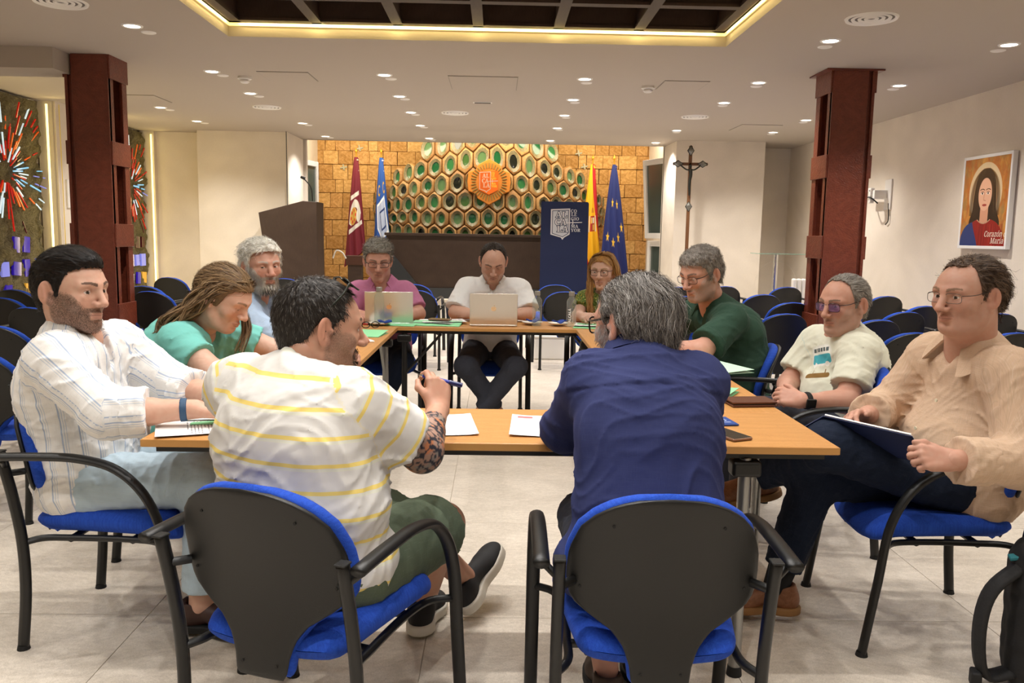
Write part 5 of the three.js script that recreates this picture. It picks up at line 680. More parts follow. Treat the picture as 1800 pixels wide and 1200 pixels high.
// ---------- people ----------
const L3 = (a, b, t) => A(a).lerp(A(b), t);
function torsoFrame(J) { const X = A(J.shL).sub(A(J.shR)).normalize(), U = A(J.neck).sub(A(J.pel)).normalize(); X.addScaledVector(U, -X.dot(U)).normalize(); const F = X.clone().cross(U); const hx = A(J.hipL).sub(A(J.hipR)).normalize(), FP = hx.clone().cross(V(0, 1, 0)).normalize(); return { X, U, F, hx, hp: [hx, FP.clone().negate().cross(hx).normalize().negate(), FP] }; }
function torsoPrims(J, b, o, T) {
  const { X, U, F, hx } = T, w = b.w ?? 1, d = b.d ?? 1, be = b.belly ?? 0, ax = [X, U, F], pa = [hx, V(0, 1, 0), hx.clone().cross(V(0, 1, 0)).normalize()], k = { k: 0.05, tag: 'torso' };
  const at = (t, f = 0) => L3(J.pel, J.neck, t).addScaledVector(F, f - (b.slouch ?? 0.02) * Math.sin(t * Math.PI));
  const sr = L3(J.shR, J.shL, 0.1), sl = L3(J.shR, J.shL, 0.9);
  const P = [ell(at(0.0), [0.168 * w * (b.hipW ?? 1) + o, 0.11 + o, 0.125 * d + o], pa, k), ell(at(0.3, 0.01 + be * 0.5), [0.152 * w * (b.waist ?? 1) + o + be * 0.35, 0.15 + o, 0.112 * d + o + be], ax, k), ell(at(0.63, 0.008), [0.168 * w + o, 0.17 + o, 0.112 * d + o], ax, k), cap(sr, sl, 0.058 + o, 0.058 + o, k)];
  for (const s of [sr, sl]) P.push(cap(A(J.neck).addScaledVector(U, -0.015), s, 0.05 + o * 0.8, 0.05 + o, { k: 0.04, tag: 'torso' }));
  if (b.bust) for (const s of [-1, 1]) P.push(ell(at(0.62, 0.1).addScaledVector(X, s * 0.075), [0.07, 0.075, 0.065].map((r) => r * b.bust + o), ax, { k: 0.04, tag: 'torso' }));
  return P;
}
function armPrims(J, s, o, b, flare = 0, upto = 2, k = 0.035) {
  const sh = A(J['sh' + s]), el = A(J['el' + s]), wr = A(J['wr' + s]), a = b.arm ?? 1, tag = 'arm' + s, P = [];
  if (upto <= 1) { const c = L3(sh, el, upto), n = el.clone().sub(sh).normalize(); P.push(cap(sh, c.clone().addScaledVector(n, 0.05), 0.054 * a + o, 0.05 * a + o + flare, { k: 0.05, tag, cut: [c, n] })); return P; }
  P.push(cap(sh, el, 0.054 * a + o, 0.043 * a + o, { k: 0.05, tag }));
  const t = Math.min(1, upto - 1), c = L3(el, wr, t), n = wr.clone().sub(el).normalize(); P.push(cap(el, t < 1 ? c.clone().addScaledVector(n, 0.03) : wr, 0.042 * a + o, lerp(0.042, 0.027, t) * a + o + flare, t < 1 ? { k, tag, cut: [c, n] } : { k, tag }));
  if (o < 0.004) P.push(cap(L3(el, wr, 0.1), L3(el, wr, 0.45), 0.043 * a + o, 0.036 * a + o, { k: 0.02, tag })); return P;
}
function legPrims(J, s, o, b, upto = 2) {
  const hp = A(J['hip' + s]), kn = A(J['kn' + s]), an = A(J['an' + s]), l = b.leg ?? 1, tag = 'leg' + s;
  if (upto <= 1) { const c = L3(hp, kn, upto), n = kn.clone().sub(hp).normalize(); return [cap(hp, c.clone().addScaledVector(n, 0.05), 0.088 * l + o, 0.07 * l + o, { k: 0.04, tag, cut: [c, n] })]; }
  const t = Math.min(1, upto - 1), c = L3(kn, an, t), n = an.clone().sub(kn).normalize(), mid = kn.clone().addScaledVector(hp.clone().sub(kn).normalize(), -0.01);
  return [cap(L3(hp, mid, 0.1), mid, 0.086 * l + o, 0.06 * l + o, { k: 0.04, tag }), cap(kn, t < 1 ? c.clone().addScaledVector(n, 0.03) : an, 0.057 * l + o, lerp(0.057, 0.04, t) * l + o, t < 1 ? { k: 0.03, tag, cut: [c, n] } : { k: 0.03, tag })];
}
function clothUV(g, P, J, T) {
  const p = g.attributes.position, uv = new Float32Array(p.count * 2), Q = P.filter((q) => q.op === 0), pel = A(J.pel), v = V(0, 0, 0), fr = {};
  for (const s of ['L', 'R']) for (const [k, a, b] of [['arm', 'sh', 'el'], ['leg', 'hip', 'kn']]) { const o = A(J[a + s]), d = A(J[b + s]).sub(o).normalize(), e = Math.abs(d.y) < 0.9 ? V(0, 1, 0) : V(0, 0, 1); const u = e.cross(d).normalize(); fr[k + s] = [o, d, u, d.clone().cross(u)]; }
  const lower = {}; for (const s of ['L', 'R']) for (const [k, a, b] of [['arm', 'el', 'wr'], ['leg', 'kn', 'an']]) { const o = A(J[a + s]), d = A(J[b + s]).sub(o).normalize(), e = Math.abs(d.y) < 0.9 ? V(0, 1, 0) : V(0, 0, 1); const u = e.cross(d).normalize(); lower[k + s] = [o, d, u, d.clone().cross(u)]; }
  for (let i = 0; i < p.count; i++) {
    v.fromBufferAttribute(p, i); let m = 1e3, tag = 'torso'; for (const q of Q) { const e = q.fn(v.x, v.y, v.z); if (e < m) { m = e; tag = q.tag ?? 'torso'; } }
    if (tag === 'torso') { v.sub(pel); uv[2 * i] = Math.atan2(v.dot(T.X), v.dot(T.F)) / 6.28319; uv[2 * i + 1] = v.dot(T.V ?? T.U); } else { let [o, d, a, b] = fr[tag]; let w = v.clone().sub(o); const [o2, d2, a2, b2] = lower[tag], w2 = v.clone().sub(o2); if (w2.dot(d2) > 0) { o = o2; d = d2; a = a2; b = b2; w = w2; } uv[2 * i] = 0.9 + Math.atan2(w.dot(b), w.dot(a)) * 0.062; uv[2 * i + 1] = w.dot(d) + 0.003; }
  }
  g.setAttribute('uv', new THREE.BufferAttribute(uv, 2)); return g;
}
const ridge = (n) => 1 - Math.abs(n);
function wrinkles(J, T, o) { // folds: long ridges across the torso, finer creases over them
  const pel = A(J.pel), { X, U, F } = T, a = o.a ?? 0.005, fx = o.fx ?? 4, fy = o.fy ?? 17, sd = o.seed ?? 1, sk = o.skew ?? 0.5, fine = o.fine ?? 0.0015;
  return (x, y, z, d) => { const px = x - pel.x, py = y - pel.y, pz = z - pel.z, u = px * X.x + py * X.y + pz * X.z, v = px * U.x + py * U.y + pz * U.z, w = px * F.x + py * F.y + pz * F.z; const wob = noise3(u * 3.1, v * 2.2, w * 3 + sd) * 0.5; const q = ridge(noise3(u * fx + sd, (v + sk * u) * fy + wob * 2, w * fx)); const r2 = ridge(noise3(u * fx * 1.7 - sd, (v - sk * 1.3 * u) * fy * 1.4 + wob * 3, w * fx * 1.7)); let e = d - a * (q * q * q * 0.9 + r2 ** 5 * 0.7) + a * 0.35 - fine * noise3(u * 38, v * 60, w * 38); if (o.extra) e += o.extra(u, v, w); return e; };
}
function collarGeo(c, U, F, r, o = {}) { // folded shirt collar, open at the front
  const X = A(U).cross(A(F)).normalize(), Th = o.open ?? 2.55, h = o.h ?? 0.032, fall = o.fall ?? 0.042, n = 40, pos = [], idx = [], tilt = o.tilt ?? 0.55; c = A(c); U = A(U); F = A(F);
  for (let i = 0; i <= n; i++) {
    const t = -1 + 2 * i / n, th = t * Th, e = Math.abs(t), fr = sstep(0.62, 1, e), R = A(X).multiplyScalar(Math.sin(th)).addScaledVector(F, -Math.cos(th)), spread = (o.spread ?? 0.03) * (1 + 0.6 * fr), fl = fall * (1 + (o.point ?? 0.55) * fr), dn = -tilt * r * (1 - Math.cos(th)) * 0.5 - (o.vee ?? 0) * fr * fr;
    const q = [[r, -0.01 - 0.01 * fr], [r + 0.003, h], [r + 0.008, h + 0.004], [r + 0.014, h], [r + 0.014 + spread, h - fl], [r + 0.009 + spread, h - fl - 0.001], [r + 0.008, h - 0.006], [r + 0.006, -0.012 - 0.01 * fr]];
    for (const [rad, y] of q) { const p = c.clone().addScaledVector(R, rad).addScaledVector(U, y + dn); pos.push(p.x, p.y, p.z); }
  }
  const m = 8; for (let i = 0; i < n; i++) for (let k = 0; k < m; k++) { const a = i * m + k, b = i * m + (k + 1) % m; idx.push(a, b, a + m, b, b + m, a + m); }
  for (const i of [0, n]) for (let k = 1; k < m - 1; k++) { const b = i * m; i ? idx.push(b, b + k, b + k + 1) : idx.push(b, b + k + 1, b + k); }
  const g = new THREE.BufferGeometry(); g.setAttribute('position', new THREE.Float32BufferAttribute(pos, 3)); g.setIndex(idx); const q = toCreasedNormals(g, 0.9); return boxUV(q);
}
function hitSurface(P, from, dir, max = 0.4) { const p = A(from), d = A(dir).normalize(); for (let k = 0; k < 60; k++) { const e = evalField(P, p.x, p.y, p.z); if (Math.abs(e) < 0.0006) break; p.addScaledVector(d, -e * -1 * 0.7 * (e > 0 ? 1 : 1)); } return p; }
function shoeGeo(an, dir, up, sc, kind) { // returns [upper, sole] in world space
  const f = A(dir).normalize(), u0 = A(up ?? [0, 1, 0]), x = u0.clone().cross(f).normalize(), u = f.clone().cross(x), o = A(an).addScaledVector(u, -0.085 * sc), s = sc, w = kind === 'sneaker' ? 1.08 : 1;
  const P = [ell([0, 0.045 * s, -0.035 * s], [0.035 * s * w, 0.045 * s, 0.046 * s], ID), cap([0, 0.075 * s, -0.025 * s], [0, 0.042 * s, 0.1 * s], 0.034 * s * w, 0.032 * s, { k: 0.03 }), ell([0.003, 0.032 * s, 0.115 * s], [0.045 * s * w, 0.034 * s, 0.06 * s], ID, { k: 0.03 }), ell([0.002, 0.028 * s, 0.165 * s], [0.037 * s * w, 0.028 * s, 0.042 * s], ID, { k: 0.03 }), cap([0, 0.07 * s, -0.03 * s], [0, 0.105 * s, -0.025 * s], 0.036 * s, 0.037 * s, { k: 0.02 })];
  const top = nets([...P, gen((a, b, c) => Math.max(0.018 * s - b, b - 0.098 * s - 0.12 * Math.max(0, -c - 0.02))), gen((a, b, c) => cap([0, 0.095 * s, -0.022 * s], [0, 0.14 * s, -0.02 * s], 0.029 * s, 0.03 * s).fn(a, b, c), { op: 1, k: 0.006 })].map((p, i) => i === 5 ? { ...p, op: 2 } : p), 0.005 * s);
  const sole = nets([...P.slice(0, 4).map((p) => ({ ...p, fn: (a, b, c) => p.fn(a, 0.04 * s, c) - 0.006 })), gen((a, b, c) => Math.max(-b, b - 0.026 * s - (kind === 'sneaker' ? 0.008 : 0)), { op: 2 })], 0.005 * s, null, [-0.07, -0.012, -0.11, 0.07, 0.05, 0.23]);
  const m = new THREE.Matrix4().makeBasis(x, u, f).setPosition(o); return [top.applyMatrix4(m), sole.applyMatrix4(m)];
}
const QUAL = { near: [0.0062, 0.0023, 0.003], mid: [0.008, 0.0029, 0.0036], far: [0.0105, 0.0029, 0.0042] };
const SKIN = { fair: [0.62, 0.385, 0.285], tan: [0.5, 0.285, 0.195], ruddy: [0.58, 0.325, 0.24], pale: [0.65, 0.43, 0.33] };
function makePerson(sp) {
  const J = sp.J, pel = A(J.pel), root = V(pel.x, 0, pel.z), [cc, ch, chd] = QUAL[sp.q], T = torsoFrame(J), b = sp.build ?? {}, g0 = thing('person', sp.label, 'person', [root.x, 0, root.z]);
  const put = (name, g, m, parent = g0) => part(name, g.translate(-root.x, 0, -root.z), m, parent);
  // head frame
  const hF = dirAz(sp.az, sp.pitch ?? 0), hx = V(0, 1, 0).cross(hF).normalize(), hU0 = hF.clone().cross(hx), ro = (sp.roll ?? 0) * Math.PI / 180, hX = hx.clone().multiplyScalar(Math.cos(ro)).addScaledVector(hU0, Math.sin(ro)), hU = hF.clone().cross(hX), sc = sp.hs ?? 1.08, fx = sp.face?.wide ?? 1;
  const HM = new THREE.Matrix4().makeBasis(hX.clone().multiplyScalar(sc * fx), hU.clone().multiplyScalar(sc), hF.clone().multiplyScalar(sc)).setPosition(A(J.head)), inv = HM.clone().invert();
  const neckL = A(J.neck).addScaledVector(T.U, -0.02).addScaledVector(T.F, 0.045).applyMatrix4(inv), hf = headField(sp.face ?? {}, neckL), bb = [-0.11, Math.min(-0.15, neckL.y - 0.08), -0.16, 0.11, 0.14, 0.14]; bb[0] = Math.min(-0.11, neckL.x - 0.08); bb[3] = Math.max(0.11, neckL.x + 0.08); bb[2] = Math.min(-0.16, neckL.z - 0.09); bb[5] = Math.max(0.14, neckL.z + 0.09);
  const face = { skin: SKIN.fair, ...sp.face }, head = paint(nets(hf.P, ch, null, bb), headColor(face, hf.eyes)).applyMatrix4(HM);
  // skin of trunk, arms and legs
  const SP = torsoPrims(J, b, -0.012, T); SP.push(cap(A(J.neck).addScaledVector(T.F, 0.04).addScaledVector(T.U, -0.05), L3(J.neck, J.head, 0.4), 0.054, 0.05, { k: 0.03 }));
  for (const s of ['L', 'R']) { SP.push(...armPrims(J, s, 0, b)); SP.push(...legPrims(J, s, -0.004, b)); }
  const wob = (x, y, z) => noise3(x * 45, y * 45, z * 45), redder = mix3(face.skin, [0.5, 0.13, 0.08], 0.22);
  const trunk = paint(nets(SP, sp.skinCell ?? cc), (x, y, z) => { const c = mix3(face.skin, redder, clamp(0.4 + wob(x, y, z) * 0.4, 0, 1)); return sp.ink ? sp.ink(x, y, z, c) : c; });
  const hands = ['L', 'R'].map((s) => { const h = sp['hand' + s]; if (!h) return null; const P = handPrims(J['wr' + s], h.D, h.N, s === 'L' ? 1 : -1, h, (b.hand ?? 1)); P.push(cap(L3(J['el' + s], J['wr' + s], 0.7), J['wr' + s], 0.031 * (b.arm ?? 1), 0.0255, { k: 0.02 })); return paint(nets(P, chd), (x, y, z) => mix3(face.skin, redder, clamp(0.6 + wob(x, y, z) * 0.4, 0, 1))); });
  put('body', keep([head, trunk, ...hands]), M.skin);
  // hair
  if (sp.hair) { const gs = makeHair(sp.hair, ch * 1.15).map((g) => g.applyMatrix4(HM)); if (sp.locks) gs.push(...sp.locks(HM)); put('hair', keep(gs), M.hair); }
  if (sp.beard) put('beard', keep([sp.beard(hf, HM)]), M.hair);
  if (sp.glasses) { const gg = new THREE.Group(); gg.name = 'eyeglasses'; g0.add(gg); const m2 = HM.clone().premultiply(new THREE.Matrix4().makeTranslation(-root.x, 0, -root.z)); m2.decompose(gg.position, gg.quaternion, gg.scale); glassesParts(sp.glasses, gg); }
  // shirt
  const t = sp.top, o = t.o ?? 0.016, TP = torsoPrims(J, b, o, T), nk = A(J.neck);
  for (const s of ['L', 'R']) TP.push(...armPrims(J, s, o * (t.armO ?? 0.9), b, t.flare ?? 0.008, t['sleeve' + s] ?? t.sleeve));
  const hd = V(0, -1, 0).lerp(T.U.clone().negate(), 0.5).normalize(), hc = pel.clone().addScaledVector(hd, t.hem ?? 0.07); TP.push(gen((x, y, z) => (x - hc.x) * hd.x + (y - hc.y) * hd.y + (z - hc.z) * hd.z, { op: 2 }));
  const nd = L3(J.neck, J.head, 1).sub(nk).normalize(); TP.push(cap(nk.clone().addScaledVector(T.F, 0.03).addScaledVector(nd, -0.015), nk.clone().addScaledVector(nd, 0.14).addScaledVector(T.F, 0.04), t.neckR ?? 0.064, 0.09, { op: 1, k: 0.01 }));
  if (t.vee) TP.push(cap(nk.clone().addScaledVector(T.F, 0.1), nk.clone().addScaledVector(T.F, 0.15).addScaledVector(T.U, -t.vee), 0.045, 0.006, { op: 1, k: 0.008 }));
  const post = wrinkles(J, T, t.wr ?? {}); const shirt = clothUV(nets(TP, t.cell ?? cc, post), TP, J, t.uvUp ? { ...T, V: V(...t.uvUp).normalize() } : T); put(t.name ?? 'shirt', shirt, t.mat);
  if (t.collar) put('collar', collarGeo(nk.clone().addScaledVector(T.F, 0.034).addScaledVector(nd, (t.collar.lift ?? 0.053)), nd.clone().lerp(T.U, 0.4).normalize(), T.F, t.collar.r ?? 0.064, t.collar), t.collar.mat ?? t.mat);
  if (t.buttons) for (const q of t.buttons) { const from = L3(J.pel, J.neck, q).addScaledVector(T.F, 0.02).addScaledVector(T.X, t.buttonX ?? 0); let p = from.clone(); for (let k = 0; k < 120 && evalField(TP, p.x, p.y, p.z) < 0.002; k++) p.addScaledVector(T.F, 0.003); const bt = part('button', cyl(0.0065, 0.0065, 0.003, 0, 0, 0, 12), M.button ??= S({ color: 0xe6dcc0, roughness: 0.3 }), g0, p.sub(root).toArray()); bt.quaternion.setFromUnitVectors(V(0, 1, 0), T.F); }
  if (t.cuffs) for (const s of t.cuffs) { const up = t['sleeve' + s] ?? t.sleeve, e = A(J['el' + s]), w = A(J['wr' + s]), c = up > 1 ? L3(e, w, up - 1) : L3(J['sh' + s], e, up), d = (up > 1 ? w.clone().sub(e) : e.clone().sub(A(J['sh' + s]))).normalize(), r = (up > 1 ? lerp(0.042, 0.027, up - 1) : 0.05) * (b.arm ?? 1) + o * 0.9 + (t.flare ?? 0.008) + 0.004; const n = [cap(c.clone().addScaledVector(d, -(t.cuffL ?? 0.05)), c.clone().addScaledVector(d, 0.03), r, r * 0.98, { cut: [c.clone().addScaledVector(d, 0.006), d] }), gen((x, y, z) => (c.x - d.x * (t.cuffL ?? 0.05) - x) * d.x + (c.y - d.y * (t.cuffL ?? 0.05) - y) * d.y + (c.z - d.z * (t.cuffL ?? 0.05) - z) * d.z, { op: 2 })]; const pst = (x, y, z, dd) => dd - 0.003 * noise3(x * 28, y * 28, z * 28); put('cuff', clothUV(nets(n, cc * 0.9, pst), n.slice(0, 1).map((q) => ({ ...q, tag: 'arm' + s })), J, T), t.mat); }
  // trousers and shoes
  const bt = sp.bottom; if (bt) { const BP = [ell(pel.clone().add(V(0, -0.005, 0)), [0.166 * (b.w ?? 1) - 0.002, 0.105, 0.126 * (b.d ?? 1)], [T.hx, V(0, 1, 0), T.hx.clone().cross(V(0, 1, 0))], { k: 0.05, tag: 'torso' })]; for (const s of ['L', 'R']) BP.push(...legPrims(J, s, bt.o ?? 0.012, b, bt['len' + s] ?? bt.len ?? 1.88)); const w2 = wrinkles({ ...J }, T, bt.wr ?? { a: 0.004, fx: 9, fy: 9, fine: 0.001, seed: 4 }); put(bt.name ?? 'trousers', clothUV(nets(BP, cc, w2), BP, J, T), bt.mat); }
  if (sp.shoes) for (const s of ['L', 'R']) { const f = sp.shoes[s]; if (!f) continue; const [u, so] = shoeGeo(J['an' + s], f.dir, f.up, sp.shoes.sc ?? 1.02, sp.shoes.kind); const up = put('shoe', boxUV(u), sp.shoes.mat); put('sole', boxUV(so), sp.shoes.sole ?? M.rubber, up); if (sp.shoes.sock) put('sock', boxUV(nets([cap(J['an' + s], L3(J['an' + s], J['kn' + s], sp.shoes.sockL ?? 0.3), 0.043, 0.054)], 0.007)), sp.shoes.sock); }
  if (sp.extra) sp.extra({ g0, put, J, T, HM, TP, root, hF, hU, hX });
  return g0;
}
// long locks between world points, with loose strands around each
function lockSet(guides, colors, perLock, r0) {
  const out = newOut(), pal = colors.map(lin), tubes = [];
  for (const pts of guides) {
    const c = new THREE.CatmullRomCurve3(pts.map(A), false, 'centripetal'), col = pal[Math.floor(rnd() * pal.length)], ph = rnd() * 6; const w = sweep(c.getPoints(14), (t) => r0 * 0.55 * (1.05 - 0.75 * t * t), (t) => r0 * 0.4 * (1.05 - 0.75 * t * t), [0, 0, 1], 6, 14, false); tubes.push(paint(w, () => col.map((v) => v * 0.75)));
    for (let k = 0; k < perLock; k++) { const a = rnd() * 6.28, rad = r0 * rr(0.4, 1.6), P = [], N = [], cl = pal[Math.floor(rnd() * pal.length)]; for (let i = 0; i <= 12; i++) { const t = i / 12, p = c.getPoint(t), q = V(Math.cos(a + t), Math.sin(a * 1.3 + t) * 0.6, Math.sin(a + t)); const k2 = rad * (1.05 - 0.6 * t) + 0.003 * Math.sin(t * 14 + ph); P.push(p.addScaledVector(q, k2)); N.push(q.clone().normalize()); } ribbon(out, P, 0.0009, N, cl); }
  }
  return [...tubes, outGeo(out)];
}
// strands growing on the jaw, for full beards
function beardOf(opts) { return (hf, HM) => { const out = newOut(), fn = (x, y, z) => evalField(hf.P, x, y, z), pal = opts.colors.map(lin); let made = 0; for (let i = 0; i < 40000 && made < opts.n; i++) { const x = rr(-0.075, 0.075), y = rr(-0.125, -0.0), z = rr(-0.01, 0.11), ax = Math.abs(x); const d0 = fn(x, y, z); if (Math.abs(d0) > 0.004) continue; const top = interp([[0, -0.05], [0.03, -0.048], [0.045, -0.042], [0.06, -0.025], [0.07, 0]], ax); if (y > top || (ax < 0.024 && y > -0.082 && y < -0.0575) || (opts.goatee && ax > 0.034) || (opts.keep && !opts.keep(x, y, z))) continue; made++; const p = V(x, y, z), n = gradN(fn, p), L = opts.len(x, y, z) * rr(0.6, 1.3), f = V(x * 1.5, -0.9, 0.35 + n.z * 0.2).add(V(rr(-1, 1), rr(-1, 1), rr(-1, 1)).multiplyScalar(0.3)); f.addScaledVector(n, 0.3).normalize(); const P = [], N = []; for (let k = 0; k <= 3; k++) { P.push(p.clone().addScaledVector(f, L * k / 3).addScaledVector(V(0, -1, -0.2), L * 0.15 * (k / 3) ** 2)); N.push(n); } ribbon(out, P, opts.w ?? 0.0012, N, opts.pick ? lin(opts.pick(x, y, z)) : pal[Math.floor(rnd() * pal.length)]); } return outGeo(out).applyMatrix4(HM); }; }
const linen = (c, amp, stripes) => canvasTex(512, 512, (x, w, h) => { x.fillStyle = c; x.fillRect(0, 0, w, h); for (let i = 0; i < 5200; i++) { const v = rnd() < 0.5; x.globalAlpha = amp * rnd(); x.fillStyle = rnd() < 0.5 ? '#ffffff' : '#6b5a48'; if (v) x.fillRect(rnd() * w, rnd() * h, 1.2, rr(10, 60)); else x.fillRect(rnd() * w, rnd() * h, rr(10, 60), 1.2); } x.globalAlpha = 1; if (stripes) stripes(x, w, h); }, [4, 4]);
const cloth = (o) => PH({ roughness: 0.9, sheen: 0.15, sheenRoughness: 0.6, sheenColor: new THREE.Color(0xffffff), specularIntensity: 0.3, ...o });
M.jeansLight = cloth({ map: linen('#b2c6d3', 0.07) }); M.jeansDark = cloth({ map: linen('#1a2233', 0.035), sheen: 0.05 }); M.slacks = cloth({ map: linen('#3c3f49', 0.03), sheen: 0.05 });
const down = (p) => V(p.x * 0.4, -0.8, p.z * 0.25), fromCrown = (p) => p.clone().sub(V(0, 0.115, -0.05));
const onTable = (s) => ({ D: s, N: [0, 1, 0], curl: [0.3, 0.32, 0.36, 0.42] });
makePerson({
  label: 'bearded dark-haired man in white striped linen shirt seated on the left', q: 'near', az: 74, pitch: -3, hs: 1.1, build: { w: 1.1, d: 1.12, arm: 1.12, leg: 1.08, belly: 0.02 },
  J: { pel: [-1.37, 0.5, -2.79], neck: [-1.425, 0.985, -2.78], head: [-1.372, 1.142, -2.735], shR: [-1.375, 0.92, -2.6], shL: [-1.33, 0.925, -2.96], elR: [-1.165, 0.785, -2.5], wrR: [-0.925, 0.79, -2.56], elL: [-1.12, 0.785, -2.93], wrL: [-0.92, 0.785, -2.79], hipR: [-1.35, 0.5, -2.7], hipL: [-1.35, 0.5, -2.88], knR: [-0.93, 0.535, -2.67], knL: [-0.93, 0.53, -2.97], anR: [-0.97, 0.1, -2.68], anL: [-0.93, 0.1, -2.98] },
  face: { skin: SKIN.fair, jaw: 1.04, stubble: [[0.07, 0.05, 0.04], 0.72], brow: [0.02, 0.013, 0.01], gaze: [-0.25, -0.05, 1], nose: 1.0, cheek: 1.02, neck: 1.08 },
  hair: { colors: ['#120e0c', '#1d1612', '#2a201a'], n: 9000, thick: (x, y, z) => 0.007 + 0.016 * sstep(0.05, 0.1, y) * sstep(-0.12, 0.06, z), len: (p) => p.y > 0.05 ? 0.055 : 0.02, flow: (p) => p.y > 0.045 ? V(-0.35, 0.15, -0.9) : V(0, -0.75, -0.5), mess: 0.12, lift: 0.002 },
  beard: (...a) => beardOf({ n: 3200, colors: ['#2a211b', '#352a22', '#43362c'], len: () => 0.003, w: 0.0004 })(...a),
  top: { o: 0.025, sleeve: 1.42, flare: 0.012, cuffs: ['L', 'R'], cuffL: 0.065, hem: 0.16, vee: 0.13, neckR: 0.068, wr: { a: 0.006, fx: 5, fy: 11, skew: 0.9, fine: 0.0007, seed: 3 }, collar: { r: 0.07, open: 2.45, spread: 0.034, vee: 0.045, fall: 0.05 }, mat: cloth({ map: linen('#efeeec', 0.06, (x, w, h) => { for (let k = 0; k < 6; k++) { const u = k * w / 6 + 12; x.fillStyle = '#9fb2cf'; x.globalAlpha = 0.8; x.fillRect(u, 0, 7, h); x.globalAlpha = 0.5; x.fillRect(u + 14, 0, 4, h); x.fillRect(u + 26, 0, 3, h); } x.globalAlpha = 1; }), side: THREE.DoubleSide }) },
  bottom: { mat: M.jeansLight, o: 0.016, len: 1.86 }, handR: onTable([1, -0.1, -0.15]), handL: onTable([1, -0.1, 0.3]),
  shoes: { mat: S({ color: 0x3a211b, roughness: 0.5 }), L: { dir: [1, 0, 0.05] }, R: { dir: [0.97, 0, 0.2] } },
  extra: ({ put, J }) => { const w = L3(J.elR, J.wrR, 0.86), d = A(J.wrR).sub(A(J.elR)).normalize(); put('bracelet', boxUV(nets([cap(w.clone().addScaledVector(d, -0.02), w.clone().addScaledVector(d, 0.03), 0.0365, 0.0355, { cut: [w.clone().addScaledVector(d, 0.011), d] }), gen((x, y, z) => (w.x - d.x * 0.009 - x) * d.x + (w.y - d.y * 0.009 - y) * d.y + (w.z - d.z * 0.009 - z) * d.z, { op: 2 })], 0.003)), S({ color: 0x2b4a6a, roughness: 0.6 })); },
});
const line = (front, temple = 0, nape = 0, burn = 0) => HAIRLINE.map(([a, y]) => [a, a < 30 ? y + front : a < 60 ? y + front * 0.7 + temple : a < 82 ? y + burn : a > 115 ? y + nape : y]);
const shirtTex = (c, a = 0.05) => linen(c, a);
const tattoo = (x, y, z, c) => { // sleeve tattoo on the right forearm
  const el = [-0.19, 0.77, -2.15], wr = [-0.158, 0.835, -2.36], dx = x - el[0], dy = y - el[1], dz = z - el[2]; if (dx * dx + dy * dy + dz * dz > 0.055 || (wr[2] - z) > -0.06 || x < -0.3) return c; const n = noise3(x * 26, y * 26, z * 26), m = noise3(x * 48 + 9, y * 48, z * 48), r = noise3(x * 17 + 3, y * 17, z * 17); let q = c; if (Math.abs(n) < 0.2 || m > 0.38) q = [0.035, 0.035, 0.045]; else if (r > 0.45) q = mix3(c, [0.5, 0.16, 0.05], 0.7); else if (r < -0.5) q = mix3(c, [0.12, 0.2, 0.2], 0.6); else q = mix3(c, [0.2, 0.16, 0.14], 0.45); return q; };
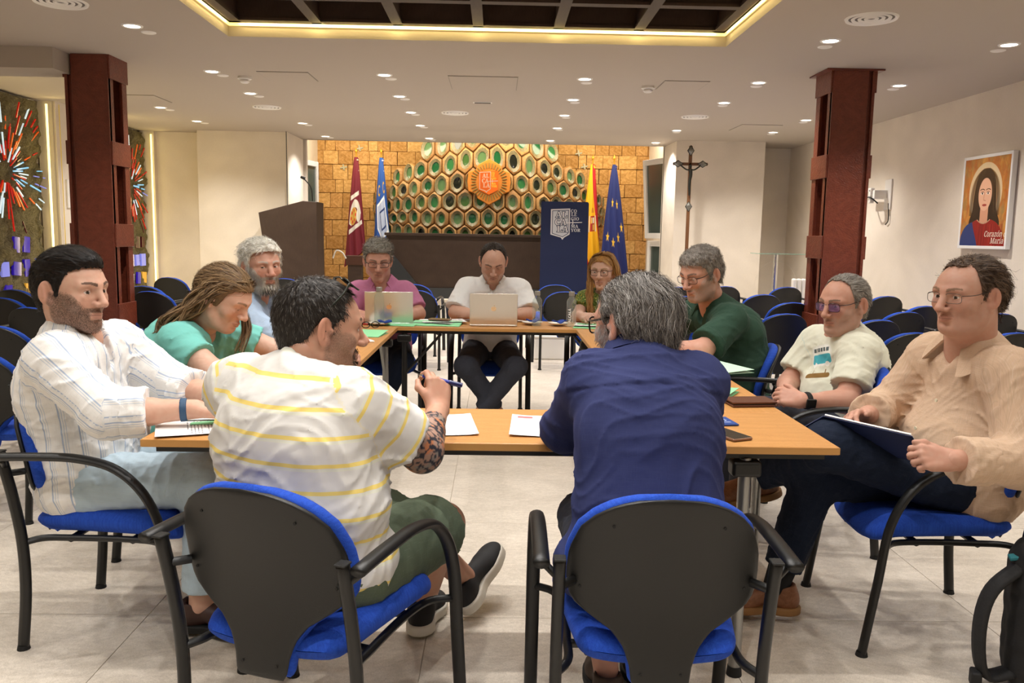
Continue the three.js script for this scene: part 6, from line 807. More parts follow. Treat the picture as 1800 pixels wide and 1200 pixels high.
makePerson({
  label: 'man in white tee with yellow stripes seen from behind holding a pen', q: 'near', az: 118, pitch: -6, hs: 1.05, skinCell: 0.005, build: { w: 1.2, d: 1.15, arm: 1.12, leg: 1.1, slouch: 0.05, belly: 0.02, waist: 1.16 },
  J: { pel: [-0.45, 0.53, -2.05], neck: [-0.505, 0.99, -2.07], head: [-0.45, 1.1, -2.15], shR: [-0.335, 0.925, -2.0], shL: [-0.68, 0.93, -2.18], elR: [-0.19, 0.77, -2.15], wrR: [-0.165, 0.835, -2.37], elL: [-0.64, 0.79, -2.46], wrL: [-0.46, 0.93, -2.4], hipR: [-0.365, 0.5, -2.02], hipL: [-0.535, 0.5, -2.08], knR: [-0.155, 0.465, -2.46], knL: [-0.3, 0.46, -2.53], anR: [-0.235, 0.1, -2.73], anL: [-0.1, 0.145, -2.82] },
  face: { skin: SKIN.tan, stubble: [[0.07, 0.05, 0.04], 0.55], brow: [0.02, 0.015, 0.012], jaw: 1.03, nose: 1.02, neck: 1.12, fat: 0.3, gaze: [0.1, 0.05, 1] }, ink: tattoo,
  hair: { colors: ['#2a2522', '#38322e', '#55504b', '#7d7873'], weights: [0.45, 0.33, 0.14, 0.08], n: 14000, line: line(0.012, 0.006, 0.012, -0.008), thick: (x, y, z) => 0.003 + 0.005 * sstep(0, 0.08, y), len: (p) => p.y > 0.04 ? 0.02 : 0.011, flow: (p) => fromCrown(p).add(V(0, -0.02, 0.02)).multiplyScalar(12), mess: 0.3, lift: 0.003, stand: 0.15, width: 0.0006 },
  beard: beardOf({ n: 900, goatee: true, colors: ['#2a2420', '#3a332e', '#6d6660'], len: (x, y) => y < -0.085 ? 0.016 : 0.006 }),
  top: { name: 'striped_tee', o: 0.02, uvUp: [0.03, 1, 0], sleeve: 0.66, flare: 0.018, hem: 0.17, neckR: 0.064, wr: { a: 0.0065, fx: 3.2, fy: 10, skew: 0.35, fine: 0.0006, seed: 8 }, mat: cloth({ map: canvasTex(64, 256, (x, w, h) => { x.fillStyle = '#d6d4d0'; x.fillRect(0, 0, w, h); x.fillStyle = '#e8d078'; x.fillRect(0, 100, w, 38); x.globalAlpha = 0.35; x.fillStyle = '#dfe3c0'; x.fillRect(0, 144, w, 26); x.globalAlpha = 1; }, [1, 1 / 0.062]) }) },
  bottom: { name: 'cargo_shorts', mat: cloth({ map: linen('#5a6654', 0.05), sheen: 0.05 }), o: 0.024, len: 0.9, wr: { a: 0.004, fx: 5, fy: 6, fine: 0.0005, seed: 6 } },
  handR: { D: [-0.02, 0.86, -0.5], N: [0.5, 0.2, 0.85], curl: [[0.5, 1.0, 0.6], [0.8, 1.1, 0.6], [0.95, 1.2, 0.6], [1.0, 1.2, 0.6]], thumb: [[0.5, 0.7, -0.5], [-0.1, 0.9, -0.45]] }, handL: { D: [0.35, 0.75, 0.4], N: [-0.4, 0.3, -0.85], curl: [0.7, 0.8, 0.9, 0.9] },
  shoes: { kind: 'sneaker', sc: 1.08, mat: S({ color: 0x17171a, roughness: 0.75 }), sole: S({ color: 0xd8d3c6, roughness: 0.7 }), R: { dir: [0.15, -0.05, -1] }, L: { dir: [0.35, 0.45, -0.8], up: [-0.5, 0.75, 0.3] } },
  extra: ({ g0, HM, root, put, J }) => { const gg = new THREE.Group(); gg.name = 'sunglasses'; const lift = new THREE.Matrix4().makeTranslation(0, 0.012, -0.02).multiply(new THREE.Matrix4().makeRotationX(-0.98)).multiply(new THREE.Matrix4().makeTranslation(0, -0.004, 0.026)); const m = HM.clone().multiply(lift).premultiply(new THREE.Matrix4().makeTranslation(-root.x, 0, -root.z)); m.decompose(gg.position, gg.quaternion, gg.scale); g0.add(gg); glassesParts({ r: 0.0022, w: 0.028, h: 0.02, color: 0x23261e, lens: S({ color: 0x161414, roughness: 0.1 }) }, gg); void put; void J; },
});
makePerson({
  label: 'grey-haired man in navy shirt seen from behind at the nearest table', q: 'near', az: -143, pitch: -6, hs: 1.1, build: { w: 1.04, d: 1.1, arm: 1.05, slouch: 0.03, hipW: 1.22, waist: 1.08 },
  J: { pel: [0.385, 0.53, -2.0], neck: [0.395, 1.01, -2.17], head: [0.372, 1.108, -2.28], shL: [0.25, 0.955, -2.18], shR: [0.54, 0.945, -2.2], elL: [0.2, 0.785, -2.37], wrL: [0.3, 0.775, -2.56], elR: [0.59, 0.785, -2.4], wrR: [0.48, 0.775, -2.58], hipL: [0.295, 0.5, -2.02], hipR: [0.475, 0.5, -2.02], knL: [0.27, 0.5, -2.44], knR: [0.49, 0.5, -2.44], anL: [0.33, 0.1, -2.26], anR: [0.45, 0.1, -2.3] },
  face: { skin: SKIN.ruddy, stubble: [[0.45, 0.42, 0.4], 0.6], brow: [0.1, 0.09, 0.08], neck: 1.08, jaw: 1.05, fat: 0.3 },
  hair: { colors: ['#6a645f', '#807a75', '#9c9792', '#bdb8b3', '#4a4541'], weights: [0.3, 0.25, 0.18, 0.1, 0.17], n: 24000, line: line(0.004, 0, 0.008, -0.015), thick: (x, y, z) => 0.007 + 0.008 * sstep(0.02, -0.08, z) + 0.004 * noise3(x * 22, y * 22, z * 22), bump: 0.005, len: (p) => p.z < 0 ? 0.085 : 0.06, flow: (p) => V(p.x * 3 + 0.25 * Math.sin(p.y * 60), -0.55 - (p.y < 0.05 ? 0.5 : 0), -0.7 + (p.z < -0.06 ? 0.5 : 0)), mess: 0.22, lift: 0.005, width: 0.0007, free: false },
  beard: beardOf({ n: 2500, colors: ['#c9c5c0', '#a8a39e', '#e0dcd6'], len: () => 0.007, w: 0.0007 }), glasses: { color: 0x0c0c0e, r: 0.0022, w: 0.026, h: 0.02 },
  top: { o: 0.02, sleeve: 1.3, flare: 0.016, cuffs: ['L', 'R'], cuffL: 0.06, hem: 0.24, neckR: 0.066, cell: 0.0055, wr: { a: 0.0055, fx: 1.7, fy: 10, skew: 0.3, fine: 0.0004, seed: 21, extra: (u, v, w) => w < 0 ? -0.0036 * sstep(-0.003, 0.003, v - 0.44 + 0.05 * Math.abs(u)) + 0.002 * Math.exp(-(((v - 0.434 + 0.05 * Math.abs(u)) / 0.004) ** 2)) : 0 }, collar: { r: 0.07, open: 2.7, spread: 0.024, fall: 0.042, h: 0.036, lift: 0.066 }, mat: cloth({ map: linen('#31375f', 0.02), sheen: 0.25, sheenColor: new THREE.Color(0x6f78b8) }) },
  bottom: { mat: M.slacks }, handL: onTable([0.9, -0.05, -0.3]), handR: onTable([-0.8, -0.05, -0.5]), shoes: { mat: S({ color: 0x3a2a20, roughness: 0.6 }), L: { dir: [0, 0, -1] }, R: { dir: [0, 0, -1] } },
});
makePerson({
  label: 'man in beige linen shirt and glasses with crossed legs on the right', q: 'near', az: -70, pitch: -4, hs: 1.03, build: { w: 1.16, d: 1.2, arm: 1.18, leg: 1.06, belly: 0.055, slouch: 0.03 },
  J: { pel: [1.66, 0.5, -2.84], neck: [1.665, 0.985, -2.82], head: [1.55, 1.17, -2.745], shL: [1.655, 0.915, -2.62], shR: [1.6, 0.92, -3.02], elL: [1.625, 0.665, -2.5], wrL: [1.375, 0.69, -2.44], elR: [1.47, 0.71, -3.08], wrR: [1.3, 0.735, -2.86], hipL: [1.6, 0.52, -2.75], hipR: [1.6, 0.5, -2.93], knL: [1.13, 0.655, -2.74], knR: [1.14, 0.51, -2.87], anL: [0.985, 0.44, -3.09], anR: [1.0, 0.12, -2.82] },
  face: { skin: [0.56, 0.325, 0.24], brow: [0.16, 0.1, 0.06], fat: 1.0, jaw: 1.1, wide: 1.08, nose: 1.08, noseW: 1.1, neck: 1.24, gaze: [0.15, -0.05, 1], stubble: [[0.4, 0.24, 0.18], 0.25] },
  hair: { colors: ['#4a382b', '#5d493a', '#7a6350', '#382920'], n: 11000, line: line(0.024, 0.022, 0.006, -0.005), thick: (x, y, z) => 0.006 + 0.01 * sstep(0.02, -0.06, z) + 0.004 * noise3(x * 26, y * 26, z * 26), bump: 0.005, len: () => 0.05, flow: (p) => V(p.x * 4, -0.4 - (p.y < 0.04 ? 0.5 : 0), -0.8 + 0.4 * Math.sin(p.y * 90 + p.x * 40)), mess: 0.28, lift: 0.005, width: 0.0008 },
  glasses: { color: 0x55504c, r: 0.0009, w: 0.026, h: 0.0155, temple: S({ color: 0x2a2726, metalness: 0.5, roughness: 0.3 }) },
  top: { o: 0.024, sleeve: 1.86, flare: 0.014, cuffs: ['L', 'R'], cuffL: 0.09, hem: 0.13, vee: 0.075, neckR: 0.076, wr: { a: 0.0055, fx: 2.6, fy: 9, skew: 0.6, fine: 0.0005, seed: 14 }, collar: { r: 0.077, open: 2.55, spread: 0.045, fall: 0.055, vee: 0.03 }, buttons: [0.84, 0.62, 0.42, 0.2], mat: cloth({ map: linen('#cdb096', 0.12) }) },
  bottom: { mat: M.jeansDark, o: 0.018, lenL: 1.84, lenR: 1.82 }, handL: { D: [-1, 0.12, 0.05], N: [0.1, 0.5, 0.85], curl: [[0.9, 1.1, 0.6], [1.0, 1.1, 0.6], [1.1, 1.1, 0.6], [1.1, 1.1, 0.6]], thumb: [[0.35, 0.9, 0.1], [0, 1, -0.2]] }, handR: { D: [-0.8, 0.1, 0.5], N: [-0.2, 0.8, -0.5], curl: [0.6, 0.6, 0.7, 0.7] },
  shoes: { mat: S({ map: grain(128, [124, 78, 48], 14, 6, 2, 8), roughness: 0.5 }), sole: S({ color: 0x8a6236, roughness: 0.7 }), sock: S({ color: 0x0d0d10, roughness: 0.95 }), sockL: 0.34, sc: 1.06, R: { dir: [-0.95, 0, -0.12] }, L: { dir: [-0.85, -0.25, -0.35], up: [-0.35, 0.9, 0.1] } },
});
makePerson({
  label: 'man in cream tee with van print and clasped hands on the right', q: 'mid', az: -62, pitch: -6, hs: 1.1, build: { w: 1.06, d: 1.12, arm: 1.08, belly: 0.045, slouch: 0.04 },
  J: { pel: [1.6, 0.5, -3.79], neck: [1.615, 0.92, -3.79], head: [1.548, 1.062, -3.715], shL: [1.595, 0.855, -3.61], shR: [1.53, 0.85, -3.97], elL: [1.5, 0.66, -3.5], wrL: [1.3, 0.665, -3.47], elR: [1.4, 0.655, -3.93], wrR: [1.28, 0.675, -3.64], hipL: [1.56, 0.5, -3.7], hipR: [1.56, 0.5, -3.88], knL: [1.14, 0.53, -3.62], knR: [1.14, 0.53, -3.9], anL: [1.1, 0.1, -3.65], anR: [1.1, 0.1, -3.92] },
  face: { skin: SKIN.ruddy, brow: [0.12, 0.09, 0.07], fat: 0.4, jaw: 1.0, nose: 1.04, stubble: [[0.42, 0.36, 0.32], 0.35], gaze: [0.1, -0.1, 1] },
  hair: { colors: ['#7d766e', '#9a938b', '#5b554f', '#b5afa7'], n: 8000, line: line(0.028, 0.012, 0, 0), thick: () => 0.007, len: () => 0.03, flow: (p) => V(p.x * 2, -0.1 - (p.y < 0.05 ? 0.8 : 0), -0.9), mess: 0.2, lift: 0.003 },
  glasses: { color: 0x3a2320, r: 0.0013, w: 0.026, h: 0.017, lens: PH({ color: 0xb79bd0, transmission: 0.8, thickness: 0, roughness: 0.04 }) },
  top: { name: 'printed_tee', o: 0.02, sleeve: 0.72, flare: 0.018, hem: 0.14, neckR: 0.064, wr: { a: 0.0065, fx: 3.5, fy: 9, skew: 0.5, fine: 0.0006, seed: 31 }, mat: cloth({ map: (() => { const t = canvasTex(1024, 1024, (x, w, h) => { x.fillStyle = '#dfdfcd'; x.fillRect(0, 0, w, h); x.save(); x.translate(520, 1024 - 500); x.rotate(-0.22); x.scale(1.3, 1); x.fillStyle = '#f2f2ea'; x.strokeStyle = '#e8e8de'; x.lineWidth = 7; x.beginPath(); x.roundRect(-66, -72, 132, 92, 26); x.fill(); x.stroke(); x.fillStyle = '#4fb3c4'; x.beginPath(); x.roundRect(-64, -32, 128, 44, 10); x.fill(); x.fillStyle = '#5f6b6c'; for (let k = 0; k < 6; k++) x.fillRect(-54 + k * 19, -62, 14, 18); x.fillStyle = '#f6f6f0'; for (const k of [-40, 40]) { x.beginPath(); x.arc(k, 16, 13, 0, 7); x.fill(); } x.fillStyle = '#8a6a3e'; x.beginPath(); x.roundRect(-52, 56, 104, 22, 9); x.fill(); x.fillRect(-32, 40, 5, 18); x.fillRect(28, 40, 5, 18); x.restore(); }); t.offset.set(0.5, 0.2); return t; })() }) },
  bottom: { mat: M.slacks }, handL: { D: [-0.75, 0.12, -0.55], N: [-0.35, 0.55, 0.75], curl: [0.5, 0.55, 0.6, 0.65] }, handR: { D: [-0.55, 0.05, 0.8], N: [-0.55, 0.75, -0.3], curl: [0.7, 0.75, 0.8, 0.8] }, shoes: { mat: S({ color: 0x4a3428, roughness: 0.6 }), L: { dir: [-1, 0, 0.1] }, R: { dir: [-1, 0, 0] } },
  extra: ({ g0, root, J }) => { const c = L3(J.elL, J.wrL, 0.9).sub(root), d = A(J.wrL).sub(A(J.elL)).normalize(), w = new THREE.Group(); w.name = 'wristwatch'; w.position.copy(c); w.quaternion.setFromUnitVectors(V(0, 1, 0), d); g0.add(w); part('strap', new THREE.TorusGeometry(0.033, 0.005, 8, 28).scale(1, 1, 2.4).rotateX(Math.PI / 2), M.blackRough, w); const cs = part('case', rbox(0.04, 0.044, 0.012, 0.005), M.black, w); cs.position.set(0, 0, 0.037); const yaw = new THREE.Group(); void yaw; },
});
makePerson({
  label: 'grey-haired man in dark green polo and glasses looking down on the right', q: 'mid', az: -56, pitch: -17, hs: 1.09, build: { w: 1.15, d: 1.2, arm: 1.12, belly: 0.06, slouch: 0.05 },
  J: { pel: [1.29, 0.52, -4.4], neck: [1.185, 0.99, -4.42], head: [1.05, 1.158, -4.33], shL: [1.195, 0.925, -4.22], shR: [1.09, 0.92, -4.62], elL: [1.01, 0.79, -4.07], wrL: [0.8, 0.785, -4.2], elR: [0.93, 0.79, -4.72], wrR: [0.78, 0.785, -4.5], hipL: [1.24, 0.5, -4.31], hipR: [1.24, 0.5, -4.49], knL: [0.85, 0.52, -4.28], knR: [0.85, 0.52, -4.52], anL: [0.88, 0.1, -4.3], anR: [0.88, 0.1, -4.5] },
  face: { skin: SKIN.ruddy, brow: [0.1, 0.08, 0.07], fat: 0.4, nose: 1.05, open: 0.0035, lidDrop: 0.002, stubble: [[0.45, 0.4, 0.37], 0.5], gaze: [0, -0.6, 1] },
  hair: { colors: ['#857d76', '#9d958d', '#6b645e', '#b8b0a8'], n: 8000, line: line(-0.004, 0, 0, 0), thick: (x, y, z) => 0.012 + 0.01 * sstep(0.04, 0.1, y), bump: 0.004, len: () => 0.035, flow: (p) => V(0.5, -0.1 - (p.y < 0.05 ? 0.8 : 0), 0.3), mess: 0.45, lift: 0.005 },
  glasses: { color: 0x22252a, r: 0.0013, w: 0.027, h: 0.0155 }, beard: beardOf({ n: 900, colors: ['#9a948e', '#b9b3ac'], len: () => 0.0035, w: 0.0006 }),
  top: { name: 'polo_shirt', o: 0.018, sleeve: 0.8, flare: 0.016, cuffs: ['L', 'R'], cuffL: 0.03, hem: 0.17, vee: 0.08, neckR: 0.066, wr: { a: 0.006, fx: 3, fy: 10, skew: 0.5, fine: 0.0006, seed: 41 }, collar: { r: 0.068, open: 2.5, spread: 0.032, vee: 0.03 }, mat: cloth({ map: linen('#30493c', 0.025), sheen: 0.1 }) },
  bottom: { mat: cloth({ map: linen('#6d6459', 0.1) }) }, handL: onTable([-1, 0, -0.2]), handR: onTable([-0.9, 0, 0.4]), shoes: { mat: S({ color: 0x5a3d2a, roughness: 0.6 }), L: { dir: [-1, 0, 0.1] }, R: { dir: [-1, 0, 0] } },
});
makePerson({
  label: 'woman in teal top with long light brown hair writing on the left', q: 'mid', az: 76, pitch: -30, hs: 1.07, build: { w: 1.1, d: 1.1, arm: 1.16, bust: 1.05, slouch: 0.06, belly: 0.03 },
  J: { pel: [-1.37, 0.52, -3.56], neck: [-1.285, 0.965, -3.56], head: [-1.125, 1.065, -3.5], shR: [-1.29, 0.885, -3.39], shL: [-1.185, 0.88, -3.74], elR: [-1.1, 0.765, -3.3], wrR: [-0.9, 0.775, -3.42], elL: [-0.99, 0.79, -3.8], wrL: [-0.84, 0.775, -3.62], hipR: [-1.33, 0.5, -3.47], hipL: [-1.33, 0.5, -3.65], knR: [-0.9, 0.53, -3.45], knL: [-0.9, 0.53, -3.72], anR: [-0.85, 0.1, -3.5], anL: [-0.61, 0.12, -3.74] },
  face: { skin: SKIN.pale, brow: [0.2, 0.13, 0.08], jaw: 0.95, fat: 0.5, open: 0.003, lidDrop: 0.003, nose: 0.96, ruddy: 1.1, gaze: [0, -0.7, 1], neck: 0.95 },
  hair: { colors: ['#6b5238', '#8a6d4c', '#a58760', '#4e3b28'], n: 6000, line: line(-0.002, 0, -0.02, -0.03), thick: (x, y, z) => 0.012, len: () => 0.09, flow: (p) => V(p.x * 3, -0.35, -0.9), mess: 0.15, lift: 0.004, width: 0.001 },
  locks: (HM) => { const gs = []; for (let i = 0; i < 120; i++) { const a = rr(-1, 1), near = a < 0.35, st = V(a * 0.07, 0.1 - Math.abs(a) * 0.03 + rr(-0.01, 0.01), rr(-0.03, 0.06)), m = V(Math.sign(a || 1) * rr(0.08, 0.098), rr(-0.02, 0.05), rr(-0.07, 0.005)); gs.push([st.applyMatrix4(HM), m.applyMatrix4(HM), V(-1.24 + rr(-0.04, 0.03), 1.03 + rr(-0.03, 0.03), -3.5 + (near ? rr(0, 0.08) : rr(-0.16, -0.06))), V(-1.33 + rr(-0.05, 0.04), 0.95 + rr(-0.04, 0.03), -3.46 + (near ? rr(-0.02, 0.07) : rr(-0.14, -0.04))), V(-1.37 + rr(-0.04, 0.03), 0.87 + rr(-0.03, 0.05), -3.47 + (near ? rr(-0.02, 0.06) : rr(-0.12, -0.03)))]); } for (let i = 0; i < 10; i++) gs.push([V(rr(0.03, 0.06), 0.07, 0.03).applyMatrix4(HM), V(0.085, 0.0, rr(0, 0.03)).applyMatrix4(HM), V(-1.07 + rr(-0.02, 0.02), 0.93, -3.6 + rr(-0.03, 0.02)), V(-1.09 + rr(-0.02, 0.02), 0.83 + rr(-0.03, 0.03), -3.56 + rr(-0.02, 0.04))]); return lockSet(gs, ['#6b5238', '#8a6d4c', '#a58760', '#54402c'], 20, 0.009); },
  top: { name: 'teal_top', o: 0.014, sleeve: 0.52, flare: 0.01, hem: 0.1, vee: 0.14, neckR: 0.075, wr: { a: 0.005, fx: 4, fy: 9, skew: 0.6, fine: 0.0006, seed: 51 }, mat: cloth({ map: linen('#76c2b9', 0.04) }) },
  bottom: { mat: M.jeansDark }, handR: onTable([0.9, -0.05, -0.3]), handL: onTable([0.9, -0.05, 0.4]), shoes: { kind: 'sneaker', mat: S({ color: 0xd8562a, roughness: 0.7 }), sole: S({ color: 0x55565a, roughness: 0.8 }), L: { dir: [0.97, 0.12, 0.1] }, R: { dir: [1, 0, 0] } },
});
makePerson({
  label: 'smiling white-haired man with grey beard in pale blue shirt', q: 'mid', az: 38, pitch: -2, roll: 3, hs: 1.1, build: { w: 1.15, d: 1.15, arm: 1.1, belly: 0.06 },
  J: { pel: [-1.37, 0.52, -4.52], neck: [-1.345, 0.99, -4.57], head: [-1.25, 1.155, -4.5], shR: [-1.345, 0.91, -4.4], shL: [-1.215, 0.92, -4.76], elR: [-1.12, 0.78, -4.32], wrR: [-0.92, 0.785, -4.42], elL: [-1.0, 0.79, -4.84], wrL: [-0.85, 0.785, -4.66], hipR: [-1.33, 0.5, -4.43], hipL: [-1.33, 0.5, -4.61], knR: [-0.92, 0.53, -4.4], knL: [-0.92, 0.53, -4.65], anR: [-0.9, 0.1, -4.4], anL: [-0.9, 0.1, -4.65] },
  face: { skin: SKIN.ruddy, brow: [0.5, 0.46, 0.42], ruddy: 1.2, cheek: 1.12, fat: 0.4, open: 0.004, smile: true, nose: 1.05, noseW: 1.1, stubble: [[0.55, 0.52, 0.49], 0.7], gaze: [-0.3, -0.1, 1] },
  hair: { colors: ['#dedad0', '#f0ece2', '#c9c4b8', '#fbf9f2'], n: 8000, line: line(0.004, 0.004, -0.01, -0.02), thick: (x, y, z) => 0.014 + 0.012 * sstep(0.04, 0.1, y) + 0.005 * noise3(x * 20, y * 20, z * 20), bump: 0.006, len: () => 0.05, flow: (p) => V(-0.6 + 0.3 * Math.sin(p.z * 70), -0.15 - (p.y < 0.04 ? 0.7 : 0), -0.25), mess: 0.4, lift: 0.006 },
  beard: beardOf({ n: 6000, colors: ['#cfcabf', '#e4e0d6'], pick: (x, y) => (y < -0.092 && Math.abs(x) < 0.036 && rnd() < 0.6) ? '#5a5855' : rnd() < 0.5 ? '#d8d4ca' : '#b9b4aa', len: (x, y) => y < -0.08 ? 0.02 : 0.009, w: 0.0008 }),
  top: { o: 0.02, sleeve: 1.9, flare: 0.012, hem: 0.14, vee: 0.09, neckR: 0.07, wr: { a: 0.006, fx: 4, fy: 9, skew: 0.6, fine: 0.001, seed: 61 }, collar: { r: 0.072, open: 2.5, spread: 0.036, vee: 0.03 }, mat: cloth({ map: linen('#a9bdd6', 0.08) }) },
  bottom: { mat: M.slacks }, handR: onTable([1, 0, -0.2]), handL: onTable([1, 0, 0.3]), shoes: { mat: M.blackRough, L: { dir: [1, 0, 0] }, R: { dir: [1, 0, 0] } },
});
makePerson({
  label: 'man in pink polo and glasses looking down at his laptop', q: 'far', az: 10, pitch: -14, hs: 1.14, build: { w: 1.08, d: 1.1, arm: 1.1, belly: 0.04 },
  J: { pel: [-0.81, 0.52, -6.1], neck: [-0.825, 0.975, -6.09], head: [-0.845, 1.145, -5.98], shR: [-1.005, 0.915, -6.03], shL: [-0.645, 0.915, -6.03], elL: [-0.555, 0.775, -5.93], wrL: [-0.62, 0.785, -5.72], elR: [-1.06, 0.775, -5.93], wrR: [-0.92, 0.785, -5.72], hipR: [-0.9, 0.5, -6.06], hipL: [-0.72, 0.5, -6.06], knR: [-0.96, 0.5, -5.64], knL: [-0.63, 0.49, -5.62], anR: [-0.95, 0.1, -5.6], anL: [-0.82, 0.1, -5.6] },
  face: { skin: SKIN.ruddy, brow: [0.14, 0.1, 0.08], jaw: 1.03, open: 0.0035, lidDrop: 0.002, gaze: [0, -0.6, 1], stubble: [[0.45, 0.34, 0.28], 0.2] },
  hair: { colors: ['#8a867e', '#a19d95', '#6f6b64', '#bdb9b0'], n: 4500, line: line(0, 0, 0, 0), thick: (x, y, z) => 0.01 + 0.016 * sstep(0.05, 0.1, y), bump: 0.004, len: () => 0.03, flow: (p) => V(0.5, 0.3, 0.1), mess: 0.4, lift: 0.006, stand: 0.3, width: 0.0013 }, glasses: { color: 0x191b20, r: 0.0016, w: 0.027, h: 0.015 },
  top: { name: 'polo_shirt', o: 0.016, sleeve: 0.78, flare: 0.014, hem: 0.17, vee: 0.09, neckR: 0.066, wr: { a: 0.005, fx: 4, fy: 9, fine: 0.0005, seed: 71 }, collar: { r: 0.068, open: 2.5, spread: 0.036, vee: 0.035 }, mat: cloth({ map: linen('#c27b9f', 0.05) }) },
  bottom: { mat: M.jeansDark }, handR: onTable([0.3, -0.05, 1]), handL: onTable([-0.3, -0.05, 1]), shoes: { mat: M.blackRough, L: { dir: [0, 0, 1] }, R: { dir: [-0.1, 0, 1] } },
});
makePerson({
  label: 'balding man in white short-sleeved shirt typing at the far table', q: 'far', az: 2, pitch: -30, hs: 1.12, build: { w: 1.1, d: 1.1, arm: 1.08, belly: 0.03 },
  J: { pel: [-0.045, 0.52, -6.12], neck: [-0.03, 1.0, -6.1], head: [-0.028, 1.152, -5.95], shR: [-0.225, 0.945, -6.04], shL: [0.17, 0.945, -6.04], elR: [-0.29, 0.79, -5.93], wrR: [-0.13, 0.79, -5.78], elL: [0.225, 0.79, -5.93], wrL: [0.09, 0.79, -5.78], hipR: [-0.14, 0.5, -6.08], hipL: [0.05, 0.5, -6.08], knR: [-0.205, 0.455, -5.62], knL: [0.135, 0.455, -5.62], anR: [0.03, 0.11, -5.74], anL: [-0.12, 0.11, -5.66] },
  face: { skin: SKIN.fair, brow: [0.05, 0.03, 0.025], open: 0.003, lidDrop: 0.003, gaze: [0, -0.7, 1], stubble: [[0.35, 0.22, 0.17], 0.25] },
  hair: { colors: ['#2a211c', '#3a2f28', '#1d1714'], n: 4500, line: line(0.03, 0.012, 0, 0), thick: (x, y, z) => 0.0065 - 0.004 * sstep(0.07, 0.1, y), len: () => 0.022, flow: (p) => V(p.x * 2, -0.9, -0.4), mess: 0.2, width: 0.0012 },
  top: { o: 0.02, sleeve: 0.85, flare: 0.02, hem: 0.17, vee: 0.07, neckR: 0.066, wr: { a: 0.006, fx: 4, fy: 9, fine: 0.0006, seed: 81 }, collar: { r: 0.068, open: 2.5, spread: 0.036, vee: 0.03 }, buttons: [0.7, 0.5, 0.3], mat: cloth({ map: linen('#eeeeed', 0.04) }) },
  bottom: { mat: M.slacks, o: 0.016 }, handR: onTable([0.6, -0.05, 0.9]), handL: onTable([-0.6, -0.05, 0.9]), shoes: { mat: M.blackRough, sole: S({ color: 0x77746e, roughness: 0.8 }), R: { dir: [0.6, 0, 0.8] }, L: { dir: [-0.6, 0, 0.8] } },
});
makePerson({
  label: 'blonde woman in green floral top and glasses at the far table', q: 'far', az: -22, pitch: -6, hs: 1.06, build: { w: 0.95, d: 0.95, arm: 0.9, bust: 0.9 },
  J: { pel: [0.79, 0.52, -6.15], neck: [0.785, 0.945, -6.08], head: [0.755, 1.098, -6.0], shR: [0.63, 0.88, -6.04], shL: [0.935, 0.88, -6.04], elR: [0.575, 0.775, -5.93], wrR: [0.6, 0.79, -5.74], elL: [0.96, 0.775, -5.93], wrL: [0.82, 0.79, -5.74], hipR: [0.7, 0.5, -6.1], hipL: [0.88, 0.5, -6.1], knR: [0.7, 0.5, -5.7], knL: [0.88, 0.5, -5.7], anR: [0.68, 0.1, -5.72], anL: [0.88, 0.1, -5.72] },
  face: { skin: SKIN.pale, brow: [0.3, 0.2, 0.1], jaw: 0.92, nose: 0.95, neck: 0.88, gaze: [-0.2, -0.2, 1] },
  hair: { colors: ['#a9793f', '#c4955a', '#8f6230', '#d8b079'], n: 4000, line: line(-0.002, 0.008, -0.02, -0.03), thick: () => 0.011, len: () => 0.07, flow: (p) => V(Math.sign(p.x) * 0.8, -0.7, -0.2), mess: 0.12, width: 0.0013 },
  locks: (HM) => { const gs = []; for (let i = 0; i < 80; i++) { const s = i & 1 ? 1 : -1, st = V(s * rr(0.002, 0.02), 0.118, rr(-0.05, 0.05)), m = V(s * rr(0.075, 0.1), rr(0, 0.04), rr(-0.05, 0.03)); gs.push([st.applyMatrix4(HM), V(s * 0.06, 0.1, rr(-0.03, 0.03)).applyMatrix4(HM), m.applyMatrix4(HM), V(0.765 + s * rr(0.085, 0.12), 1.0, -6.0 + rr(-0.03, 0.04)), V(0.765 + s * rr(0.08, 0.14), 0.9, -5.97 + rr(-0.03, 0.03)), V(0.765 + s * rr(0.06, 0.13), 0.8 + rr(-0.04, 0.03), -5.94 + rr(-0.02, 0.02))]); } return lockSet(gs, ['#a9793f', '#c4955a', '#8f6230', '#d0a568'], 14, 0.01); },
  glasses: { color: 0x3a2418, r: 0.0015, w: 0.024, h: 0.019 },
  top: { name: 'floral_top', o: 0.012, sleeve: 0.5, flare: 0.02, hem: 0.12, vee: 0.1, neckR: 0.07, wr: { a: 0.004, fx: 4, fy: 9, seed: 91 }, mat: cloth({ map: canvasTex(256, 256, (x, w, h) => { x.fillStyle = '#5d7038'; x.fillRect(0, 0, w, h); for (let i = 0; i < 420; i++) { x.fillStyle = ['#8aa048', '#36481f', '#c3bf74', '#a98b3c', '#466a3a'][i % 5]; x.beginPath(); x.ellipse(rnd() * w, rnd() * h, rr(3, 9), rr(2, 5), rnd() * 3, 0, 7); x.fill(); } }, [6, 6]) }) },
  bottom: { mat: M.slacks }, handR: { D: [0.2, 0.1, 1], N: [-0.5, 0.8, 0.2], curl: [0.6, 0.7, 0.8, 0.9] }, handL: onTable([-0.3, -0.05, 1]), shoes: { mat: M.blackRough, L: { dir: [0, 0, 1] }, R: { dir: [0, 0, 1] } },
});
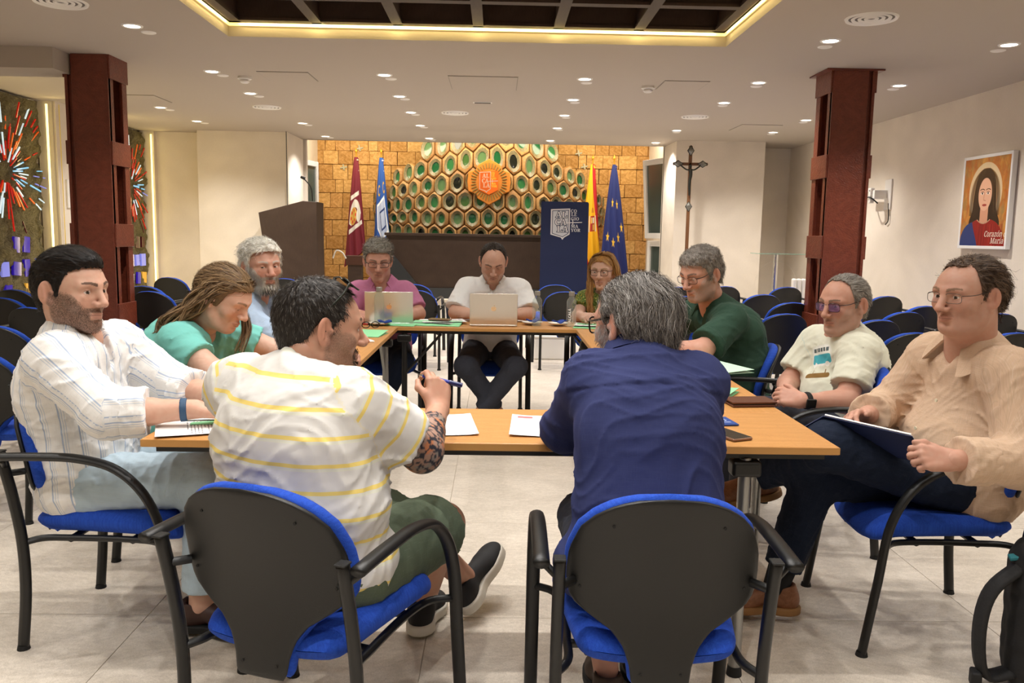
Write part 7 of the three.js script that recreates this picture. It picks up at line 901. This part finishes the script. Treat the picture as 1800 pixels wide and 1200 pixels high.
// ---------- things held, and the backpack ----------
{
  const pen = thing('blue_pen', 'blue ballpoint pen in the tattooed man hand', 'pen', [-0.16, 0.915, -2.425]); const q = V(0.97, -0.2, 0.1).normalize(); pen.quaternion.setFromUnitVectors(V(0, 1, 0), q); const bm = S({ color: 0x1c2f9c, roughness: 0.35 });
  part('pen_barrel', cyl(0.0055, 0.0055, 0.11, 0, 0, 0, 12), bm, pen); part('pen_cap', cyl(0.0066, 0.0066, 0.04, 0, 0.045, 0, 12), S({ color: 0x0f1c5c, roughness: 0.3 }), pen); part('clip', rbox(0.002, 0.034, 0.004, 0.0008, 0.0075, 0.045, 0), bm, pen); part('pen_tip', new THREE.ConeGeometry(0.0055, 0.016, 12).rotateX(Math.PI).translate(0, -0.063, 0), M.chrome, pen);
  const f = thing('document_folder', 'open navy blue folder held by the man in beige', 'folder', [1.19, 0.752, -2.62]); const n = V(-0.55, -0.75, 0.36).normalize(), w = V(0.58, 0, 0.82).normalize(); w.addScaledVector(n, -w.dot(n)).normalize(); const dn = w.clone().cross(n).normalize(); if (dn.y > 0) dn.negate(); f.quaternion.setFromRotationMatrix(new THREE.Matrix4().makeBasis(w, dn.clone().negate(), w.clone().cross(dn.clone().negate())));
  const nv = S({ color: 0x16244f, roughness: 0.6 }), out = V(0, 0, 1).applyQuaternion(f.quaternion).dot(n) > 0 ? 1 : -1; part('cover_board', rbox(0.31, 0.17, 0.004, 0.0015, 0, -0.085, 0, 1), nv, f); part('inner_sheets', box(0.3, 0.165, 0.005, 0, -0.08, -out * 0.005), M.paper, f); part('second_cover', rbox(0.12, 0.17, 0.004, 0.0015, -0.06, -0.085, 0, 1).rotateY(out * 0.9).translate(-0.155, 0, 0), nv, f);
  const bp = thing('backpack', 'black backpack standing on the floor at the right edge', 'backpack', [1.72, 0, -2.36], -0.35); const bm2 = S({ map: grain(128, [22, 21, 22], 8, 12, 3, 12), roughness: 0.8 });
  const sb = (c, r, e) => gen((x, y, z) => { const qx = Math.abs(x - c[0]) - r[0] + e, qy = Math.abs(y - c[1]) - r[1] + e, qz = Math.abs(z - c[2]) - r[2] + e; return Math.sqrt(Math.max(qx, 0) ** 2 + Math.max(qy, 0) ** 2 + Math.max(qz, 0) ** 2) + Math.min(0, Math.max(qx, qy, qz)) - e; }, { k: 0.03 });
  part('main_compartment', boxUV(nets([sb([0, 0.23, 0], [0.16, 0.23, 0.1], 0.07)], 0.008, (x, y, z, d) => d - 0.004 * noise3(x * 14, y * 14, z * 14), [-0.2, -0.03, -0.15, 0.2, 0.5, 0.15])), bm2, bp); part('front_pocket', boxUV(nets([sb([0.02, 0.17, 0.1], [0.12, 0.14, 0.05], 0.04)], 0.008, (x, y, z, d) => d - 0.004 * noise3(x * 18, y * 18, z * 18), [-0.16, 0, 0, 0.18, 0.36, 0.19])), bm2, bp);
  part('shoulder_strap', sweep([[-0.13, 0.4, 0.04], [-0.22, 0.3, 0.06], [-0.24, 0.14, 0.07], [-0.21, 0.04, 0.06], [-0.14, 0.06, 0.05]], 0.014, 0.034, [0.3, 0, 1], 8, 26), bm2, bp); part('strap_buckle', rbox(0.03, 0.05, 0.05, 0.008, -0.24, 0.03, 0.07), M.rubber, bp); part('zip_puller', rbox(0.008, 0.05, 0.005, 0.002, -0.09, 0.3, 0.155), M.steel, bp); part('top_handle', sweep([[-0.05, 0.45, -0.02], [-0.03, 0.49, -0.02], [0.03, 0.49, -0.02], [0.05, 0.45, -0.02]], 0.008, 0.014, [0, 0, 1], 8, 14), bm2, bp); part('teal_tag', rbox(0.09, 0.012, 0.035, 0.004, -0.1, 0.455, 0.03).rotateZ(0.25).translate(0.08, 0.0, 0), S({ color: 0x1d6b74, roughness: 0.7 }), bp); part('brand_label', rbox(0.07, 0.004, 0.04, 0.001, -0.02, 0.462, 0.05), S({ color: 0x2a3450, roughness: 0.7 }), bp);
}
scene.traverse((o) => { if (o.isMesh) { o.castShadow = true; o.receiveShadow = true; } });
renderer.render(scene, camera);
